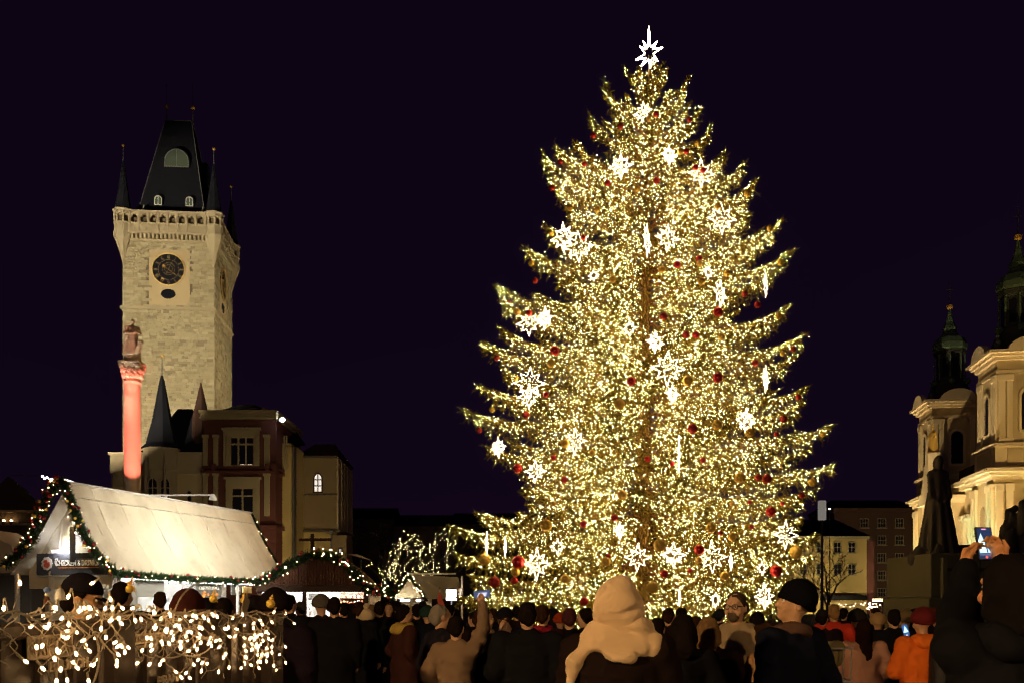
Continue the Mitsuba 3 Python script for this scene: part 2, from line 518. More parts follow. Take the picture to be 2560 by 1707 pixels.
def star_outline(ro, ri, n=8, long=1.0):
    a = PI / 2 + np.arange(2 * n) * PI / n
    r = np.where(np.arange(2 * n) % 2 == 0, np.where(np.arange(2 * n) % 4 == 0, ro, ro * .8), ri)
    p = np.stack([np.cos(a) * r, np.sin(a) * r], 1)
    p[0, 1] *= long
    return p


def resample(p, n, closed=True):
    q = np.vstack([p, p[:1]]) if closed else p
    s = np.concatenate([[0], np.cumsum(np.linalg.norm(np.diff(q, axis=0), axis=1))])
    u = np.linspace(0, s[-1], n, endpoint=not closed)
    return np.stack([np.interp(u, s, q[:, k]) for k in range(q.shape[1])], 1)


def tree_front(px, py, back=0.0):
    """Depth of the crown's near surface at a pixel."""
    Y = TY
    for _ in range(4):
        p = P(px, py, Y)
        c = trunk_at(np.clip(p[2], 1, TT[2]))
        R = env(p[2], np.sign(p[0] - c[0]) or 1)
        q = min(abs(p[0] - c[0]) / max(R, .3), .999)
        Y = TY - (R * .93 * math.sqrt(1 - q * q) if q < .97 else .3) - .25 + back
    return Y


STARS = [  # px, py, size px, turn degrees, tilt, how it looks
    (1607, 282, 27, 40, 0), (1673, 389, 25, 30, 1), (1552, 417, 32, 20, 1), (1753, 435, 36, 10, 0), (1408, 594, 38, 35, 1), (1446, 618, 40, 10, 0), (1618, 602, 42, 68, 0),
    (1669, 596, 34, 15, 0), (1484, 690, 14, 20, 0), (1362, 797, 30, 50, 1), (1322, 809, 33, 12, 0), (1574, 822, 20, 35, 0), (1804, 548, 40, 14, 0), (1771, 682, 16, 30, 0),
    (1801, 736, 36, 52, 0), (1914, 714, 32, 66, 0), (1638, 856, 28, 25, 1), (1669, 921, 45, 5, 0), (1681, 984, 24, 30, 0), (1914, 948, 34, 60, 0), (1865, 1052, 33, 30, 1),
    (1697, 1135, 46, 80, 0), (1324, 958, 42, 6, 0), (1322, 990, 32, 25, 0), (1246, 1119, 27, 45, 1), (1437, 1103, 34, 35, 0), (1338, 1178, 29, 15, 0), (1217, 1359, 30, 82, 0),
    (1263, 1367, 26, 82, 0), (1342, 1410, 42, 40, 1), (1394, 1366, 20, 20, 0), (1549, 1326, 22, 55, 0), (1594, 1393, 36, 28, 0), (1684, 1387, 33, 10, 1), (1780, 1393, 40, 8, 0),
    (1827, 1404, 22, 62, 0), (1964, 1337, 37, 18, 0), (1905, 1420, 18, 35, 0), (1699, 1492, 22, 75, 0), (1789, 1500, 20, 40, 0), (1911, 1490, 34, 30, 1)]


def make_star(key_label, c, size, yaw, blob=False, long=1.0, roll=0.0, group='lit stars on the tree'):
    t = thing('lit_star', key_label, 'star', group)
    ex = np.array([math.cos(yaw), math.sin(yaw), 0])
    ez = np.array([-math.sin(roll) * math.cos(yaw), -math.sin(roll) * math.sin(yaw), math.cos(roll)])
    ex = ex * math.cos(roll) + np.array([0, 0, math.sin(roll)])
    nrm = np.cross(ez, ex)
    o = star_outline(size, size * .45, long=long)
    r = max(.015, size * .028)
    o3 = resample(o, 64)
    m = MB().tube(np.asarray(c) + o3[:, :1] * ex + o3[:, 1:] * ez, r, 6, closed=True)
    i3 = resample(star_outline(size * .45, size * .25), 32)
    fr = MB()
    for k in range(8):
        a = PI / 2 + k * PI / 4
        fr.tube([np.asarray(c) + .1 * size * (math.cos(a) * ex + math.sin(a) * ez), np.asarray(c) + .5 * size * (math.cos(a + PI / 8) * ex + math.sin(a + PI / 8) * ez)], .012, 4)
    part(t, 'frame', fr, 'm_iron')
    part(t, 'outline', m, 'm_bulb', emit=WARM_STAR, weight=.10)
    if size > .28 and not (blob is None):
        g_ = np.random.default_rng(int(abs(c[0] * 1000)) % 9999)
        k = 60 if blob else 34
        rr = np.sqrt(g_.random(k)) * size * (.62 if blob else .46)
        aa = g_.random(k) * 2 * PI
        q = np.asarray(c) + (rr * np.cos(aa))[:, None] * ex + (rr * np.sin(aa))[:, None] * ez + g_.normal(0, size * (.16 if blob else .05), (k, 1)) * nrm
        part(t, 'bulbs', scatter(OCTA, q, .024 if blob else .018), 'm_bulb', kind='stuff', emit=tuple(1.3 * x for x in WARM_STAR), weight=.04)
    return t


ORD = ['topmost', 'second', 'third', 'fourth', 'fifth', 'sixth', 'seventh', 'eighth', 'ninth', 'tenth', 'eleventh', 'twelfth', 'thirteenth', 'fourteenth', 'fifteenth', 'sixteenth',
       'seventeenth', 'eighteenth', 'nineteenth', 'twentieth', 'twenty-first', 'twenty-second', 'twenty-third', 'twenty-fourth', 'twenty-fifth', 'twenty-sixth', 'twenty-seventh', 'twenty-eighth']


def rank_text(i, n):
    return 'topmost' if i == 0 else 'lowest' if i == n - 1 else ORD[i] + ' from the top'


def zone(px, py):
    t = trunk_at(zz(py, TY))
    c = 1280 + t[0] / TY * FP
    s = px - c
    R = env(zz(py, TY), np.sign(s) or 1) * FP / TY
    if abs(s) < .22 * R or abs(s) < 28:
        return 'close to the trunk'
    return ('left' if s < 0 else 'right') + (' edge' if abs(s) > .78 * R else ' half')


def zone_groups(items, kindf):
    g_ = {}
    for it in items:
        g_.setdefault((kindf(it), zone(it[0], it[1])), []).append(it)
    for k in g_:
        g_[k].sort(key=lambda q: q[1])
    return g_


def star_look(s):
    return 'narrow edge-on' if s[3] >= 58 else 'dense burst-like' if s[4] else 'open eight-pointed'


for (lk, zn), its in zone_groups(STARS, star_look).items():
    for i, s in enumerate(its):
        where = f'on the {zn} of the tree' if 'trunk' not in zn else 'close to the tree trunk'
        lab = f'{lk} lit star {where}' + (f', {rank_text(i, len(its))}' if len(its) > 1 else '')
        Y = tree_front(s[0], s[1], -.15)
        make_star(lab, P(s[0], s[1], Y), s[2] * Y / FP, math.radians(s[3] * (-1 if s[0] < 1610 else 1)), bool(s[4]), roll=.05 * math.sin(s[0]))
# the tall star at the tip
t = thing('tree_topper_star', 'tall lit eight-pointed star with a long upper ray on the tip of the tree', 'star')
c = P(1622, 133, TY - .2)
o = np.array([(778, 62), (792, 250), (850, 190), (812, 262), (902, 243), (815, 300), (858, 370), (805, 335), (830, 420), (795, 345), (790, 432), (780, 345), (708, 412), (752, 335), (656, 358), (745, 300), (697, 232), (750, 265), (728, 185), (765, 255)], float)
o = (o - [777, 290]) * .287 * TY / FP * [1, -1]
o3 = resample(o, 120)
part(t, 'outline', MB().tube(np.c_[c[0] + o3[:, 0], np.full(120, c[1]), c[2] + o3[:, 1]], .032, 6, closed=True), 'm_bulb', emit=(12, 8.6, 5.4), weight=.3)
part(t, 'pole', MB().tube([TT - [0, 0, .8], TT + [0, 0, .25], [c[0], c[1], c[2] - .1]], .03, 6), 'm_iron')
part(t, 'core', MB().tube(np.c_[c[0] + .16 * np.cos(np.arange(6) * PI / 3), np.full(6, c[1]), c[2] + .3 * np.sin(np.arange(6) * PI / 3)], .02, 6, closed=True), 'm_iron')

# ---- baubles
mat('bauble_red', (.62, .03, .035), 0.22, metal=0.5, spec=0.7)
mat('bauble_red_matt', (.42, .03, .03), 0.5, metal=0.2)
mat('bauble_gold', (.95, .66, .12), 0.25, metal=0.25, spec=0.6)
mat('bauble_gold_matt', (.85, .60, .12), 0.5, metal=0.1)
BAUB = [('r', 1483, 340, 16), ('r', 1552, 317, 16), ('r', 1640, 287, 15), ('g', 1622, 298, 14), ('r', 1724, 301, 14), ('g', 1744, 359, 16), ('g', 1701, 380, 16), ('r', 1716, 380, 14), ('r', 1739, 420, 15),
        ('r', 1758, 427, 15), ('r', 1641, 453, 17), ('r', 1519, 459, 16), ('g', 1594, 473, 18), ('g', 1869, 485, 18), ('r', 1461, 412, 13), ('r', 1401, 406, 14), ('g', 1513, 245, 10), ('g', 1569, 242, 10),
        ('g', 1711, 226, 10), ('g', 1598, 189, 9), ('r', 1380, 471, 17), ('g', 1426, 521, 16), ('g', 1493, 525, 17), ('g', 1378, 584, 15), ('g', 1328, 659, 16), ('r', 1338, 703, 15), ('r', 1272, 760, 15),
        ('g', 1294, 781, 16), ('r', 1323, 784, 16), ('r', 1693, 663, 18), ('g', 1655, 675, 18), ('g', 1532, 699, 18), ('r', 1659, 792, 19), ('r', 1458, 596, 14), ('g', 1795, 516, 16), ('g', 1925, 572, 17),
        ('r', 1748, 648, 17), ('g', 1749, 660, 17), ('g', 1818, 685, 19), ('g', 1754, 705, 20), ('g', 1951, 657, 19), ('r', 1862, 736, 16), ('r', 1894, 763, 17), ('r', 1795, 781, 24), ('g', 1947, 791, 18),
        ('r', 1715, 838, 18), ('r', 1740, 838, 18), ('g', 1804, 843, 18), ('r', 1387, 877, 24), ('g', 1378, 908, 22), ('r', 1241, 895, 15), ('g', 1290, 946, 13), ('r', 1578, 953, 22), ('r', 1365, 986, 15),
        ('g', 1230, 1024, 16), ('r', 1315, 1037, 18), ('g', 1549, 1010, 27), ('r', 1198, 1076, 15), ('g', 1413, 1108, 22), ('g', 1480, 1132, 17), ('r', 1294, 1171, 24), ('r', 1384, 1144, 15), ('r', 1411, 1199, 17),
        ('g', 1555, 1237, 25), ('g', 1384, 1259, 14), ('r', 1536, 1294, 18), ('r', 1619, 1148, 16), ('r', 1983, 873, 15), ('g', 1957, 885, 14), ('r', 1888, 908, 17), ('r', 1794, 944, 25), ('g', 1719, 952, 27),
        ('r', 1996, 993, 14), ('r', 1959, 1047, 18), ('g', 1793, 1062, 27), ('r', 1731, 1071, 25), ('g', 1875, 1082, 24), ('r', 1941, 1085, 13), ('g', 2057, 1086, 15), ('r', 1757, 1150, 15), ('r', 1680, 1159, 14),
        ('g', 1849, 1194, 27), ('r', 1896, 1194, 18), ('r', 1917, 1197, 24), ('g', 2031, 1206, 22), ('r', 2004, 1239, 15), ('r', 1956, 1259, 11), ('r', 1927, 1279, 26), ('g', 1830, 1259, 12), ('r', 1874, 1256, 11),
        ('g', 1365, 1313, 31), ('r', 1458, 1310, 18), ('g', 1212, 1398, 30), ('r', 1296, 1405, 33), ('g', 1289, 1430, 23), ('r', 1236, 1455, 29), ('r', 1286, 1451, 18), ('g', 1413, 1447, 23), ('g', 1515, 1403, 24),
        ('r', 1520, 1390, 14), ('r', 1460, 1503, 22), ('g', 1649, 1363, 32), ('g', 1777, 1320, 26), ('r', 1748, 1374, 26), ('g', 1747, 1400, 17), ('g', 1830, 1342, 22), ('g', 1989, 1380, 32), ('r', 1940, 1427, 30),
        ('g', 1631, 1468, 30), ('g', 1811, 1439, 22), ('r', 1725, 1426, 12), ('r', 1661, 1434, 20), ('r', 1801, 1332, 12), ('r', 1879, 1317, 12)]
ITEMS = [(b[1], b[2], b[3], b[0]) for b in BAUB]
for (lk, zn), its in zone_groups(ITEMS, lambda q: 'red' if q[3] == 'r' else 'gold').items():
    for i, b in enumerate(its):
        where = f'at the {zn}' if 'edge' in zn else f'on the {zn}' if 'half' in zn else zn
        lab = f'{lk} bauble {where} of the tree' if 'trunk' not in zn else f'{lk} bauble close to the tree trunk'
        lab += f', {rank_text(i, len(its))}' if len(its) > 1 else ''
        t = thing('bauble', lab, 'bauble', f'{lk} baubles on the tree')
        Y = tree_front(b[0], b[1], -.3)
        c, r = P(b[0], b[1], Y), b[2] / 2 * Y / FP
        shiny = (b[0] * 7 + b[1]) % 3 != 0
        sv = ICO[2] if b[2] < 20 else ICO[3]
        part(t, 'ball', (sv[0] * r + c, sv[1]), ('m_bauble_' + lk) + ('' if shiny else '_matt'), smooth=True)
        part(t, 'cap', MB().lathe([(r * .2, r * .93), (r * .2, r * 1.12), (r * .06, r * 1.16), (r * .05, r * 1.4)], c, 8), 'm_gold')
# ------------------------------------------------------------------ clock tower
brng = np.random.default_rng(5)
S = 11.4
e1 = np.array([1, .09, 0]) / math.hypot(1, .09)
e2 = np.array([-e1[1], e1[0], 0])
TO = np.array([-38.3, 125.5, 0]) - S * e1
XT = XF(TO, e1, e2)


def tm():
    return MB(XT)


tw = thing('clock_tower', 'tall floodlit gothic stone tower with a dark clock, arcaded gallery and steep dark roof', 'tower')
part(tw, 'core', tm().box((.06, .06, 0), (S - .06, S - .06, 51.0)), 'm_stone_shadow')
# ashlar: the largest blocks singly, the rest as one part
STONE_TONES = [(.44, .40, .29), (.40, .365, .265), (.35, .305, .21), (.47, .43, .32), (.29, .25, .18), (.42, .375, .26)]
for i, c in enumerate(STONE_TONES):
    mat(f'ashlar_{i}', c, 0.9, spec=.2)
unit = [mikit.ply(cham_box((0, 0, 0), (1, 1, 1), .06), f'm_ashlar_{i}') for i in range(6)]
blocks = []
z = 17.0
row = 0
while z < 48.0:
    hgt = brng.uniform(.26, .42)
    for face in (0, 1):
        a = 0.0 if row % 2 else -.4
        while a < S:
            w = brng.choice([.38, .6, .85, 1.2], p=[.3, .35, .25, .1]) * brng.uniform(.8, 1.2)
            quoin = a < .3 or a + w > S - .5
            if quoin:
                w = 1.3 if row % 2 else .8
            lo, hi = max(a, 0) + .015, min(a + w, S) - .015
            a += w
            if hi - lo < .12:
                continue
            mid = (lo + hi) / 2
            if 3.2 < mid < 8.4 and 39.7 < z < 46.9 and face == 0:
                continue
            if face == 1 and 3.4 < mid < 8.0 and 40 < z < 47:
                continue
            blocks.append((face, lo, hi, z + .012, z + hgt - .012, brng.uniform(.0, .07) + (.05 if quoin else 0) + (brng.random() < .04) * .07))
    z += hgt
    row += 1
big = sorted([b for b in blocks if b[0] == 0], key=lambda b: -(b[2] - b[1]) * (b[4] - b[3]))[:290]
bigs = set(map(id, big))
rest = tm()
for b in blocks:
    face, lo, hi, z0, z1, pr = b
    k = int(brng.choice(6, p=[.3, .22, .12, .16, .06, .14]))
    if id(b) in bigs:
        M = np.eye(4)
        M[:3, 0], M[:3, 1], M[:3, 2] = e1 * (hi - lo), e2 * (.2 + pr), [0, 0, z1 - z0]
        M[:3, 3] = TO + e1 * lo - e2 * pr + np.array([0, 0, z0])
        key = nk(f'{tw}__stone')
        scene[key] = {**unit[k], 'to_world': T(M)}
    elif face == 0:
        rest.box((lo, -pr, z0), (hi, .2, z1), np.array(STONE_TONES[k]) * brng.uniform(.85, 1.1))
    else:
        rest.box((S - .2, lo, z0), (S + pr, hi, z1), np.array(STONE_TONES[k]) * brng.uniform(.8, 1.05))
part(tw, 'small_stones', rest, 'm_vc', kind='stuff')
for nm, z0, z1, o in (('string_course', 39.25, 39.6, .28), ('frieze', 47.9, 48.15, .35), ('cornice', 48.75, 49.0, .75), ('parapet_cap', 50.0, 50.12, .72)):
    part(tw, nm, tm().box((-o, -o, z0), (S + o, S + o, z1)), 'm_stone_pale')
for face in (0, 1):
    for k in range(22):
        a = .3 + k * (S - .6) / 21
        b = tm()
        if face == 0:
            b.box((a - .14, -.62, 48.15), (a + .14, 0, 48.75))
        else:
            b.box((S, a - .14, 48.15), (S + .62, a + .14, 48.75))
        part(tw, 'corbel', b, 'm_stone_pale')
# clock faces
for face in (0, 1):
    Xf = XF(TO, e1, e2) if face == 0 else XF(TO + e1 * S, e2, -e1)
    fm = lambda: MB(Xf)
    pl = fm()
    ang = np.arange(64) * 2 * PI / 64
    hole = sg.Polygon(np.c_[5.7 + 2.0 * np.cos(ang), 44.4 + 2.0 * np.sin(ang)])
    oval = sg.Polygon(np.c_[5.65 + .92 * np.cos(ang), 41.3 + .62 * np.sin(ang)])
    pl.prism(sg.box(3.25, 39.62, 8.35, 46.95).difference(hole).difference(oval), -.16, (0, 0.0, 0), (1, 0, 0), (0, 0, 1))
    pan = part(tw, 'clock_panel', [m_ for m_ in [pl.mesh()]][0], 'm_plaster_cream')
    # prism extrudes along ex x ey = -y, negative depth puts it inside; shift it proud of the wall
    fr = fm().tube(np.c_[5.7 + 2.02 * np.cos(ang), np.full(64, -.18), 44.4 + 2.02 * np.sin(ang)], .07, 6, closed=True)
    dial = fm().prism(hole, .02, (0, .03, 0), (1, 0, 0), (0, 0, 1))
    dk = part(tw, 'clock_dial', dial, 'm_dark_glass')
    part(dk, 'rim', fr, 'm_gold_paint')
    part(tw, 'oval_window', fm().prism(oval, .02, (0, .03, 0), (1, 0, 0), (0, 0, 1)), 'm_dark_glass')
    for r in (1.28, .78, .5):
        part(dk, 'ring', fm().tube(np.c_[5.7 + r * np.cos(ang), np.full(64, -.03), 44.4 + r * np.sin(ang) + (.1 if r < 1 else 0)], .022, 4, closed=True), 'm_dial_gold')
    NUM = ['XII', 'I', 'II', 'III', 'IV', 'V', 'VI', 'VII', 'VIII', 'IX', 'X', 'XI']
    for k, s_ in enumerate(NUM):
        a = PI / 2 - k * PI / 6
        rad, tan_ = np.array([math.cos(a), 0, math.sin(a)]), np.array([math.sin(a), 0, -math.cos(a)])
        nb_ = fm()
        wd = {'I': .09, 'V': .2, 'X': .2}
        tot = sum(wd[q] for q in s_)
        u = -tot / 2
        for q in s_:
            c0 = np.array([5.7, -.03, 44.4]) + tan_ * (u + wd[q] / 2)
            r0, r1 = c0 + rad * 1.4, c0 + rad * 1.86
            if q == 'I':
                nb_.beam(r0, r1, .045, .03)
            elif q == 'V':
                nb_.beam(r0, r1 + tan_ * .07, .04, .03)
                nb_.beam(r0, r1 - tan_ * .07, .04, .03)
            else:
                nb_.beam(r0 - tan_ * .08, r1 + tan_ * .08, .04, .03)
                nb_.beam(r0 + tan_ * .08, r1 - tan_ * .08, .04, .031)
            u += wd[q]
        part(dk, 'numeral', nb_, 'm_dial_gold')
    cc = np.array([5.7, -.06, 44.4])
    d1 = np.array([.80, 0, -.60])
    hand = fm().beam(cc - d1 * .85, cc + d1 * 1.05, .05, .03)
    hand.prism([(.95, -.07), (1.2, 0), (.95, .07)], .03, cc, d1, (.6, 0, .8))
    hand.ball(cc - d1 * .8, .16, 1).ball(cc - d1 * .62 + [0, -.02, .1], .09, 1)
    part(dk, 'hand', hand, 'm_gold')
    d2 = np.array([.42, 0, .9])
    part(dk, 'hand', fm().beam(cc - d2 * .75 - [0, .04, 0], cc + d2 * 1.15 - [0, .04, 0], .04, .02), 'm_dial_gold')
    part(dk, 'zodiac_ornament', fm().ball(cc + [-.78, 0, -1.15], .13, 1).ball(cc + [-.6, 0, -1.22], .1, 1), 'm_gold')
# gallery: parapet, piers, arches, all four sides (two of them seen)
O_ = .55
part(tw, 'gallery_parapet', tm().box((-O_, -O_, 49.0), (S + O_, -O_ + .25, 50.0)).box((S + O_ - .25, -O_ + .25, 49.0), (S + O_, S + O_, 50.0)).box((-O_, -O_ + .25, 49.0), (-O_ + .25, S + O_, 50.0)), 'm_stone_pale')
part(tw, 'gallery_core', tm().box((1.0, 1.0, 51.0), (S - 1.0, S - 1.0, 51.4)).box((1.15, 1.15, 49), (S - 1.15, S - 1.15, 51.2)), 'm_stone_pale')
for face in (0, 1):
    Xf = XF(TO - e1 * O_ - e2 * O_, e1, e2) if face == 0 else XF(TO + e1 * (S + O_) - e2 * O_, e2, -e1)
    W = S + 2 * O_
    n, m0 = 8, 1.55
    stp = (W - 2 * m0) / n
    wall = sg.box(m0 - .2, 51.0, W - m0 + .2, 51.55)
    pol = sg.box(m0 - .2, 50.12, W - m0 + .2, 51.55)
    for k in range(n):
        c0 = m0 + (k + .5) * stp
        hw = stp * .33
        arch = sg.box(c0 - hw, 50.0, c0 + hw, 50.75).union(sg.Point(c0 - hw * .45, 50.78).buffer(hw * .52)).union(sg.Point(c0 + hw * .45, 50.78).buffer(hw * .52)).union(sg.Point(c0, 51.02).buffer(hw * .48))
        pol = pol.difference(arch)
    part(tw, 'gallery_arcade', MB(Xf).prism(pol, -.22, (0, 0, 0), (1, 0, 0), (0, 0, 1)), 'm_stone_pale')
    for k in range(n + 1):
        c0 = m0 + k * stp
        part(tw, 'gallery_pier', MB(Xf).box((c0 - .13, -.12, 49.0), (c0 + .13, .0, 51.6)), 'm_stone_pale')
    for k in range(30):
        a = m0 + .1 + k * (W - 2 * m0 - .2) / 29
        part(tw, 'parapet_baluster', MB(Xf).box((a - .05, -.05, 49.1), (a + .05, 0, 49.9)), 'm_stone_pale')
part(tw, 'gallery_roof_slab', tm().box((-O_ - .1, -O_ - .1, 51.55), (S + O_ + .1, S + O_ + .1, 51.7)), 'm_stone_pale')
OCT = PI / 8
for (a, b) in ((.05, .05), (S - .05, .05), (S - .05, S - .05), (.05, S - .05)):
    c = TO + e1 * a + e2 * b
    bt = part(tw, 'corner_turret', MB().lathe([(.12, 45.2), (.3, 45.9), (.55, 46.8), (.85, 47.6), (1.1, 48.2), (1.22, 48.8), (1.22, 49.0), (1.1, 49.05), (1.1, 50.0), (1.2, 50.03), (1.2, 50.12)], c, 8, OCT), 'm_stone_pale')
    for k in range(8):
        q = OCT + k * PI / 4
        p_ = c + np.array([math.cos(q), math.sin(q), 0]) * 1.05
        part(bt, 'shaft', MB().beam(p_ + [0, 0, 50.1], p_ + [0, 0, 51.1], .2), 'm_stone_pale')
    part(bt, 'crown', MB().lathe([(1.05, 51.0), (1.2, 51.15), (1.2, 51.5), (1.32, 51.6), (1.32, 51.75)], c, 8, OCT), 'm_stone_pale')
    part(bt, 'inner_wall', MB().lathe([(.7, 50.0), (.7, 51.2)], c, 8, OCT), 'm_stone_shadow')
    part(bt, 'spire', MB().lathe([(1.15, 51.75), (.95, 52.3), (.62, 54.4), (.35, 56.4), (.1, 58.2)], c, 8, OCT), 'm_slate')
    part(bt, 'finial_rod', MB().lathe([(.12, 58.1), (.05, 58.6), (.04, 60.0)], c, 8), 'm_lead')
    part(bt, 'gold_ball', MB().ball(c + [0, 0, 60.1], .2, 1), 'm_gold')
# main roof
rb, zr0, zr1 = .9, 51.7, 66.0
rf = tm()
ra, rbk = 4.0, S - 4.0
base = [(rb, rb), (S - rb, rb), (S - rb, S - rb), (rb, S - rb)]
mid = [(1.7, 1.7), (S - 1.7, 1.7), (S - 1.7, S - 1.7), (1.7, S - 1.7)]
top = [(ra, 5.1), (rbk, 5.1), (rbk, 6.3), (ra, 6.3)]
V = [(x, y, zr0) for x, y in base] + [(x, y, 53.4) for x, y in mid] + [(x, y, zr1) for x, y in top]
F = []
for k in range(4):
    k2 = (k + 1) % 4
    F += [[k, k2, 4 + k2, 4 + k], [4 + k, 4 + k2, 8 + k2, 8 + k]]
rf.add(V, F + [[8, 9, 10, 11]])
rk = part(tw, 'roof', rf, 'm_slate')
for k in range(4):
    part(rk, 'hip_tiles', tm().tube([V[k], V[4 + k], V[8 + k]], .06, 5), 'm_lead')
part(rk, 'ridge_cap', tm().tube([V[8], V[9]], .08, 5), 'm_lead')
for a in (ra, rbk):
    part(rk, 'ridge_rod', tm().lathe([(.16, 65.9), (.08, 66.6), (.05, 68)], (a, 5.7, 0), 8), 'm_lead')
    part(rk, 'gold_ball', tm().ball((a, 5.7, 68.1), .3, 2), 'm_gold')
    part(rk, 'weather_vane', tm().beam((a, 5.7, 68.2), (a, 5.7, 71.2), .04).beam((a - .25, 5.7, 70.9), (a + .3, 5.7, 70.9), .04), 'm_iron')


def roof_y(z):
    return 1.7 + (z - 53.4) / (zr1 - 53.4) * (5.1 - 1.7)


def dormer(ac, z0, hw, hh, pointed, frame_m):
    y0 = roof_y(z0) - .25
    if pointed:
        t_ = np.linspace(0, PI / 2, 9)
        L_ = [(ac + hw - hw * 1.35 * (1 - math.cos(q)), z0 + hh * .35 + hh * .65 * math.sin(q)) for q in t_ if hw * 1.35 * (1 - math.cos(q)) <= hw]
        out = [(ac - hw, z0), (ac + hw, z0)] + L_ + [(2 * ac - x, y) for x, y in L_[::-1]]
    else:
        out = [(ac - hw, z0), (ac + hw, z0)] + [(ac + hw * math.cos(q), z0 + hh - hw + hw * math.sin(q)) for q in np.linspace(0, PI, 11)]
    pg = sg.Polygon(out).buffer(0)
    dk_ = part(rk, 'dormer', tm().prism(pg.buffer(.12), -1.6, (0, y0 + .12, 0), (1, 0, 0), (0, 0, 1)), 'm_slate')
    inner = pg.buffer(-.1)
    scene_frame = pg.difference(inner)
    part(dk_.replace('__roof__dormer', '__dormer_window') if False else rk, 'dormer_frame', tm().prism(scene_frame, .06, (0, y0 + .1, 0), (1, 0, 0), (0, 0, 1)), frame_m)
    part(rk, 'dormer_pane', tm().prism(inner, .02, (0, y0 + .1, 0), (1, 0, 0), (0, 0, 1)), 'm_glow_green', emit=(.007, .012, .008) if pointed else (.022, .034, .026), weight=.02)
    part(rk, 'dormer_mullion', tm().box((ac - .04, y0 + .03, z0), (ac + .04, y0 + .08, z0 + hh * .9)), frame_m)


scene['m_glow_green'] = {'type': 'diffuse', 'reflectance': {'type': 'rgb', 'value': [.08, .1, .08]}}
dormer(5.95, 58.9, 1.55, 2.5, True, 'm_lead')
dormer(4.0, 53.2, .48, 1.25, False, 'm_white_metal')
dormer(7.95, 53.2, .48, 1.25, False, 'm_white_metal')
part(rk, 'side_dormer', tm().box((S - 2.9, 5.0, 57.5), (S - 1.9, 6.6, 60.5)), 'm_slate')
for (a, w) in ((2.2, .3), (9.6, .3)):
    part(tw, 'gallery_scroll', tm().beam((a, .6, 51.7), (a + .3, .6, 52.8), .18), 'm_lead')

# ------------------------------------------------------------------ gothic chapel at the foot of the tower
HY = 112.0
hz = lambda py: zz(py, HY)
hx = lambda px: xx(px, HY)
EX, EZ = np.array([1.0, 0, 0]), np.array([0, 0, 1.0])


def pointed(cx, z0, hw, h):
    rise = hw * 1.5
    t_ = np.linspace(0, math.acos(.5), 8)
    R_ = 2 * hw
    arc = [(cx - hw + R_ * math.cos(q), z0 + h - rise + R_ * math.sin(q) * rise / (R_ * math.sin(math.acos(.5)))) for q in t_]
    return sg.Polygon([(cx - hw, z0), (cx + hw, z0)] + arc + [(2 * cx - x, y) for x, y in arc[::-1]]).buffer(0)


def window(t, cx, z0, hw, h, Yf, cols=2, rows=2, arch=False, frame='m_frame_pale', pane='m_dark_glass', emit=None, bar=.09, mode='window', sill=True):
    """A window set into a wall face at depth Yf: frame standing out, panes recessed, bars."""
    pg = pointed(cx, z0, hw, h) if arch else sg.box(cx - hw, z0, cx + hw, z0 + h)
    inner = pg.buffer(-.12, join_style=2)
    w = part(t, mode, MB().prism(pg.difference(inner), .12, (0, Yf, 0), EX, EZ), frame)
    cut = inner
    x0, y0, x1, y1 = inner.bounds
    for i in range(cols):
        for j in range(rows):
            a = sg.box(x0 + (x1 - x0) * i / cols + bar / 2, y0 + (y1 - y0) * j / rows + bar / 2, x0 + (x1 - x0) * (i + 1) / cols - bar / 2, y0 + (y1 - y0) * (j + 1) / rows - bar / 2).intersection(inner)
            if a.area > .005:
                part(w, 'pane', MB().prism(a, .03, (0, Yf - .02, 0), EX, EZ), pane, **({'emit': emit, 'weight': .05} if emit else {}))
    bars = MB()
    for i in range(1, cols):
        X_ = x0 + (x1 - x0) * i / cols
        bars.prism(sg.box(X_ - bar / 2, y0, X_ + bar / 2, y1).intersection(inner), .07, (0, Yf - .02, 0), EX, EZ)
    for j in range(1, rows):
        Z_ = y0 + (y1 - y0) * j / rows
        bars.prism(sg.box(x0, Z_ - bar / 2, x1, Z_ + bar / 2).intersection(inner), .075, (0, Yf - .02, 0), EX, EZ)
    if cols > 1 or rows > 1:
        part(w, 'glazing_bars', bars, frame)
    if sill and not arch:
        part(w, 'sill', MB().box((cx - hw - .12, Yf - .3, z0 - .18), (cx + hw + .12, Yf + .02, z0)), frame)
    return w


ch = thing('gothic_chapel', 'old stone chapel with a pointed dark spire and traceried windows below the clock tower', 'chapel')
part(ch, 'wall', MB().box((hx(275), HY + .5, 0), (hx(509), HY + 9, hz(1132))), 'm_plaster_cream')
part(ch, 'upper_band', MB().box((hx(272), HY + .3, hz(1182)), (hx(509), HY + .5, hz(1136))), 'm_stone_pale')
part(ch, 'cornice', MB().box((hx(268), HY + .1, hz(1136)), (hx(510), HY + 9.2, hz(1129))), 'm_stone_pale')
ap = MB().lathe([(1.9, 0), (1.9, hz(1180)), (2.05, hz(1178)), (2.05, hz(1128)), (2.2, hz(1126)), (2.2, hz(1122))], (hx(402), HY + .4, 0), 8, PI / 8)
part(ch, 'apse', ap, 'm_stone_pale')
for px in (378, 426):
    part(ch, 'pinnacle', MB().beam((hx(px), HY - 1.75, hz(1260)), (hx(px), HY - 1.75, hz(1165)), .22).lathe([(.2, hz(1165)), (.02, hz(1142))], (hx(px), HY - 1.75, 0), 4), 'm_stone_pale')
part(ch, 'apse_spire', MB().lathe([(2.35, hz(1122)), (1.75, hz(1108)), (1.1, hz(1050)), (.6, hz(990)), (.28, hz(950)), (.12, hz(938))], (hx(402), HY + .4, 0), 8, PI / 8), 'm_slate')
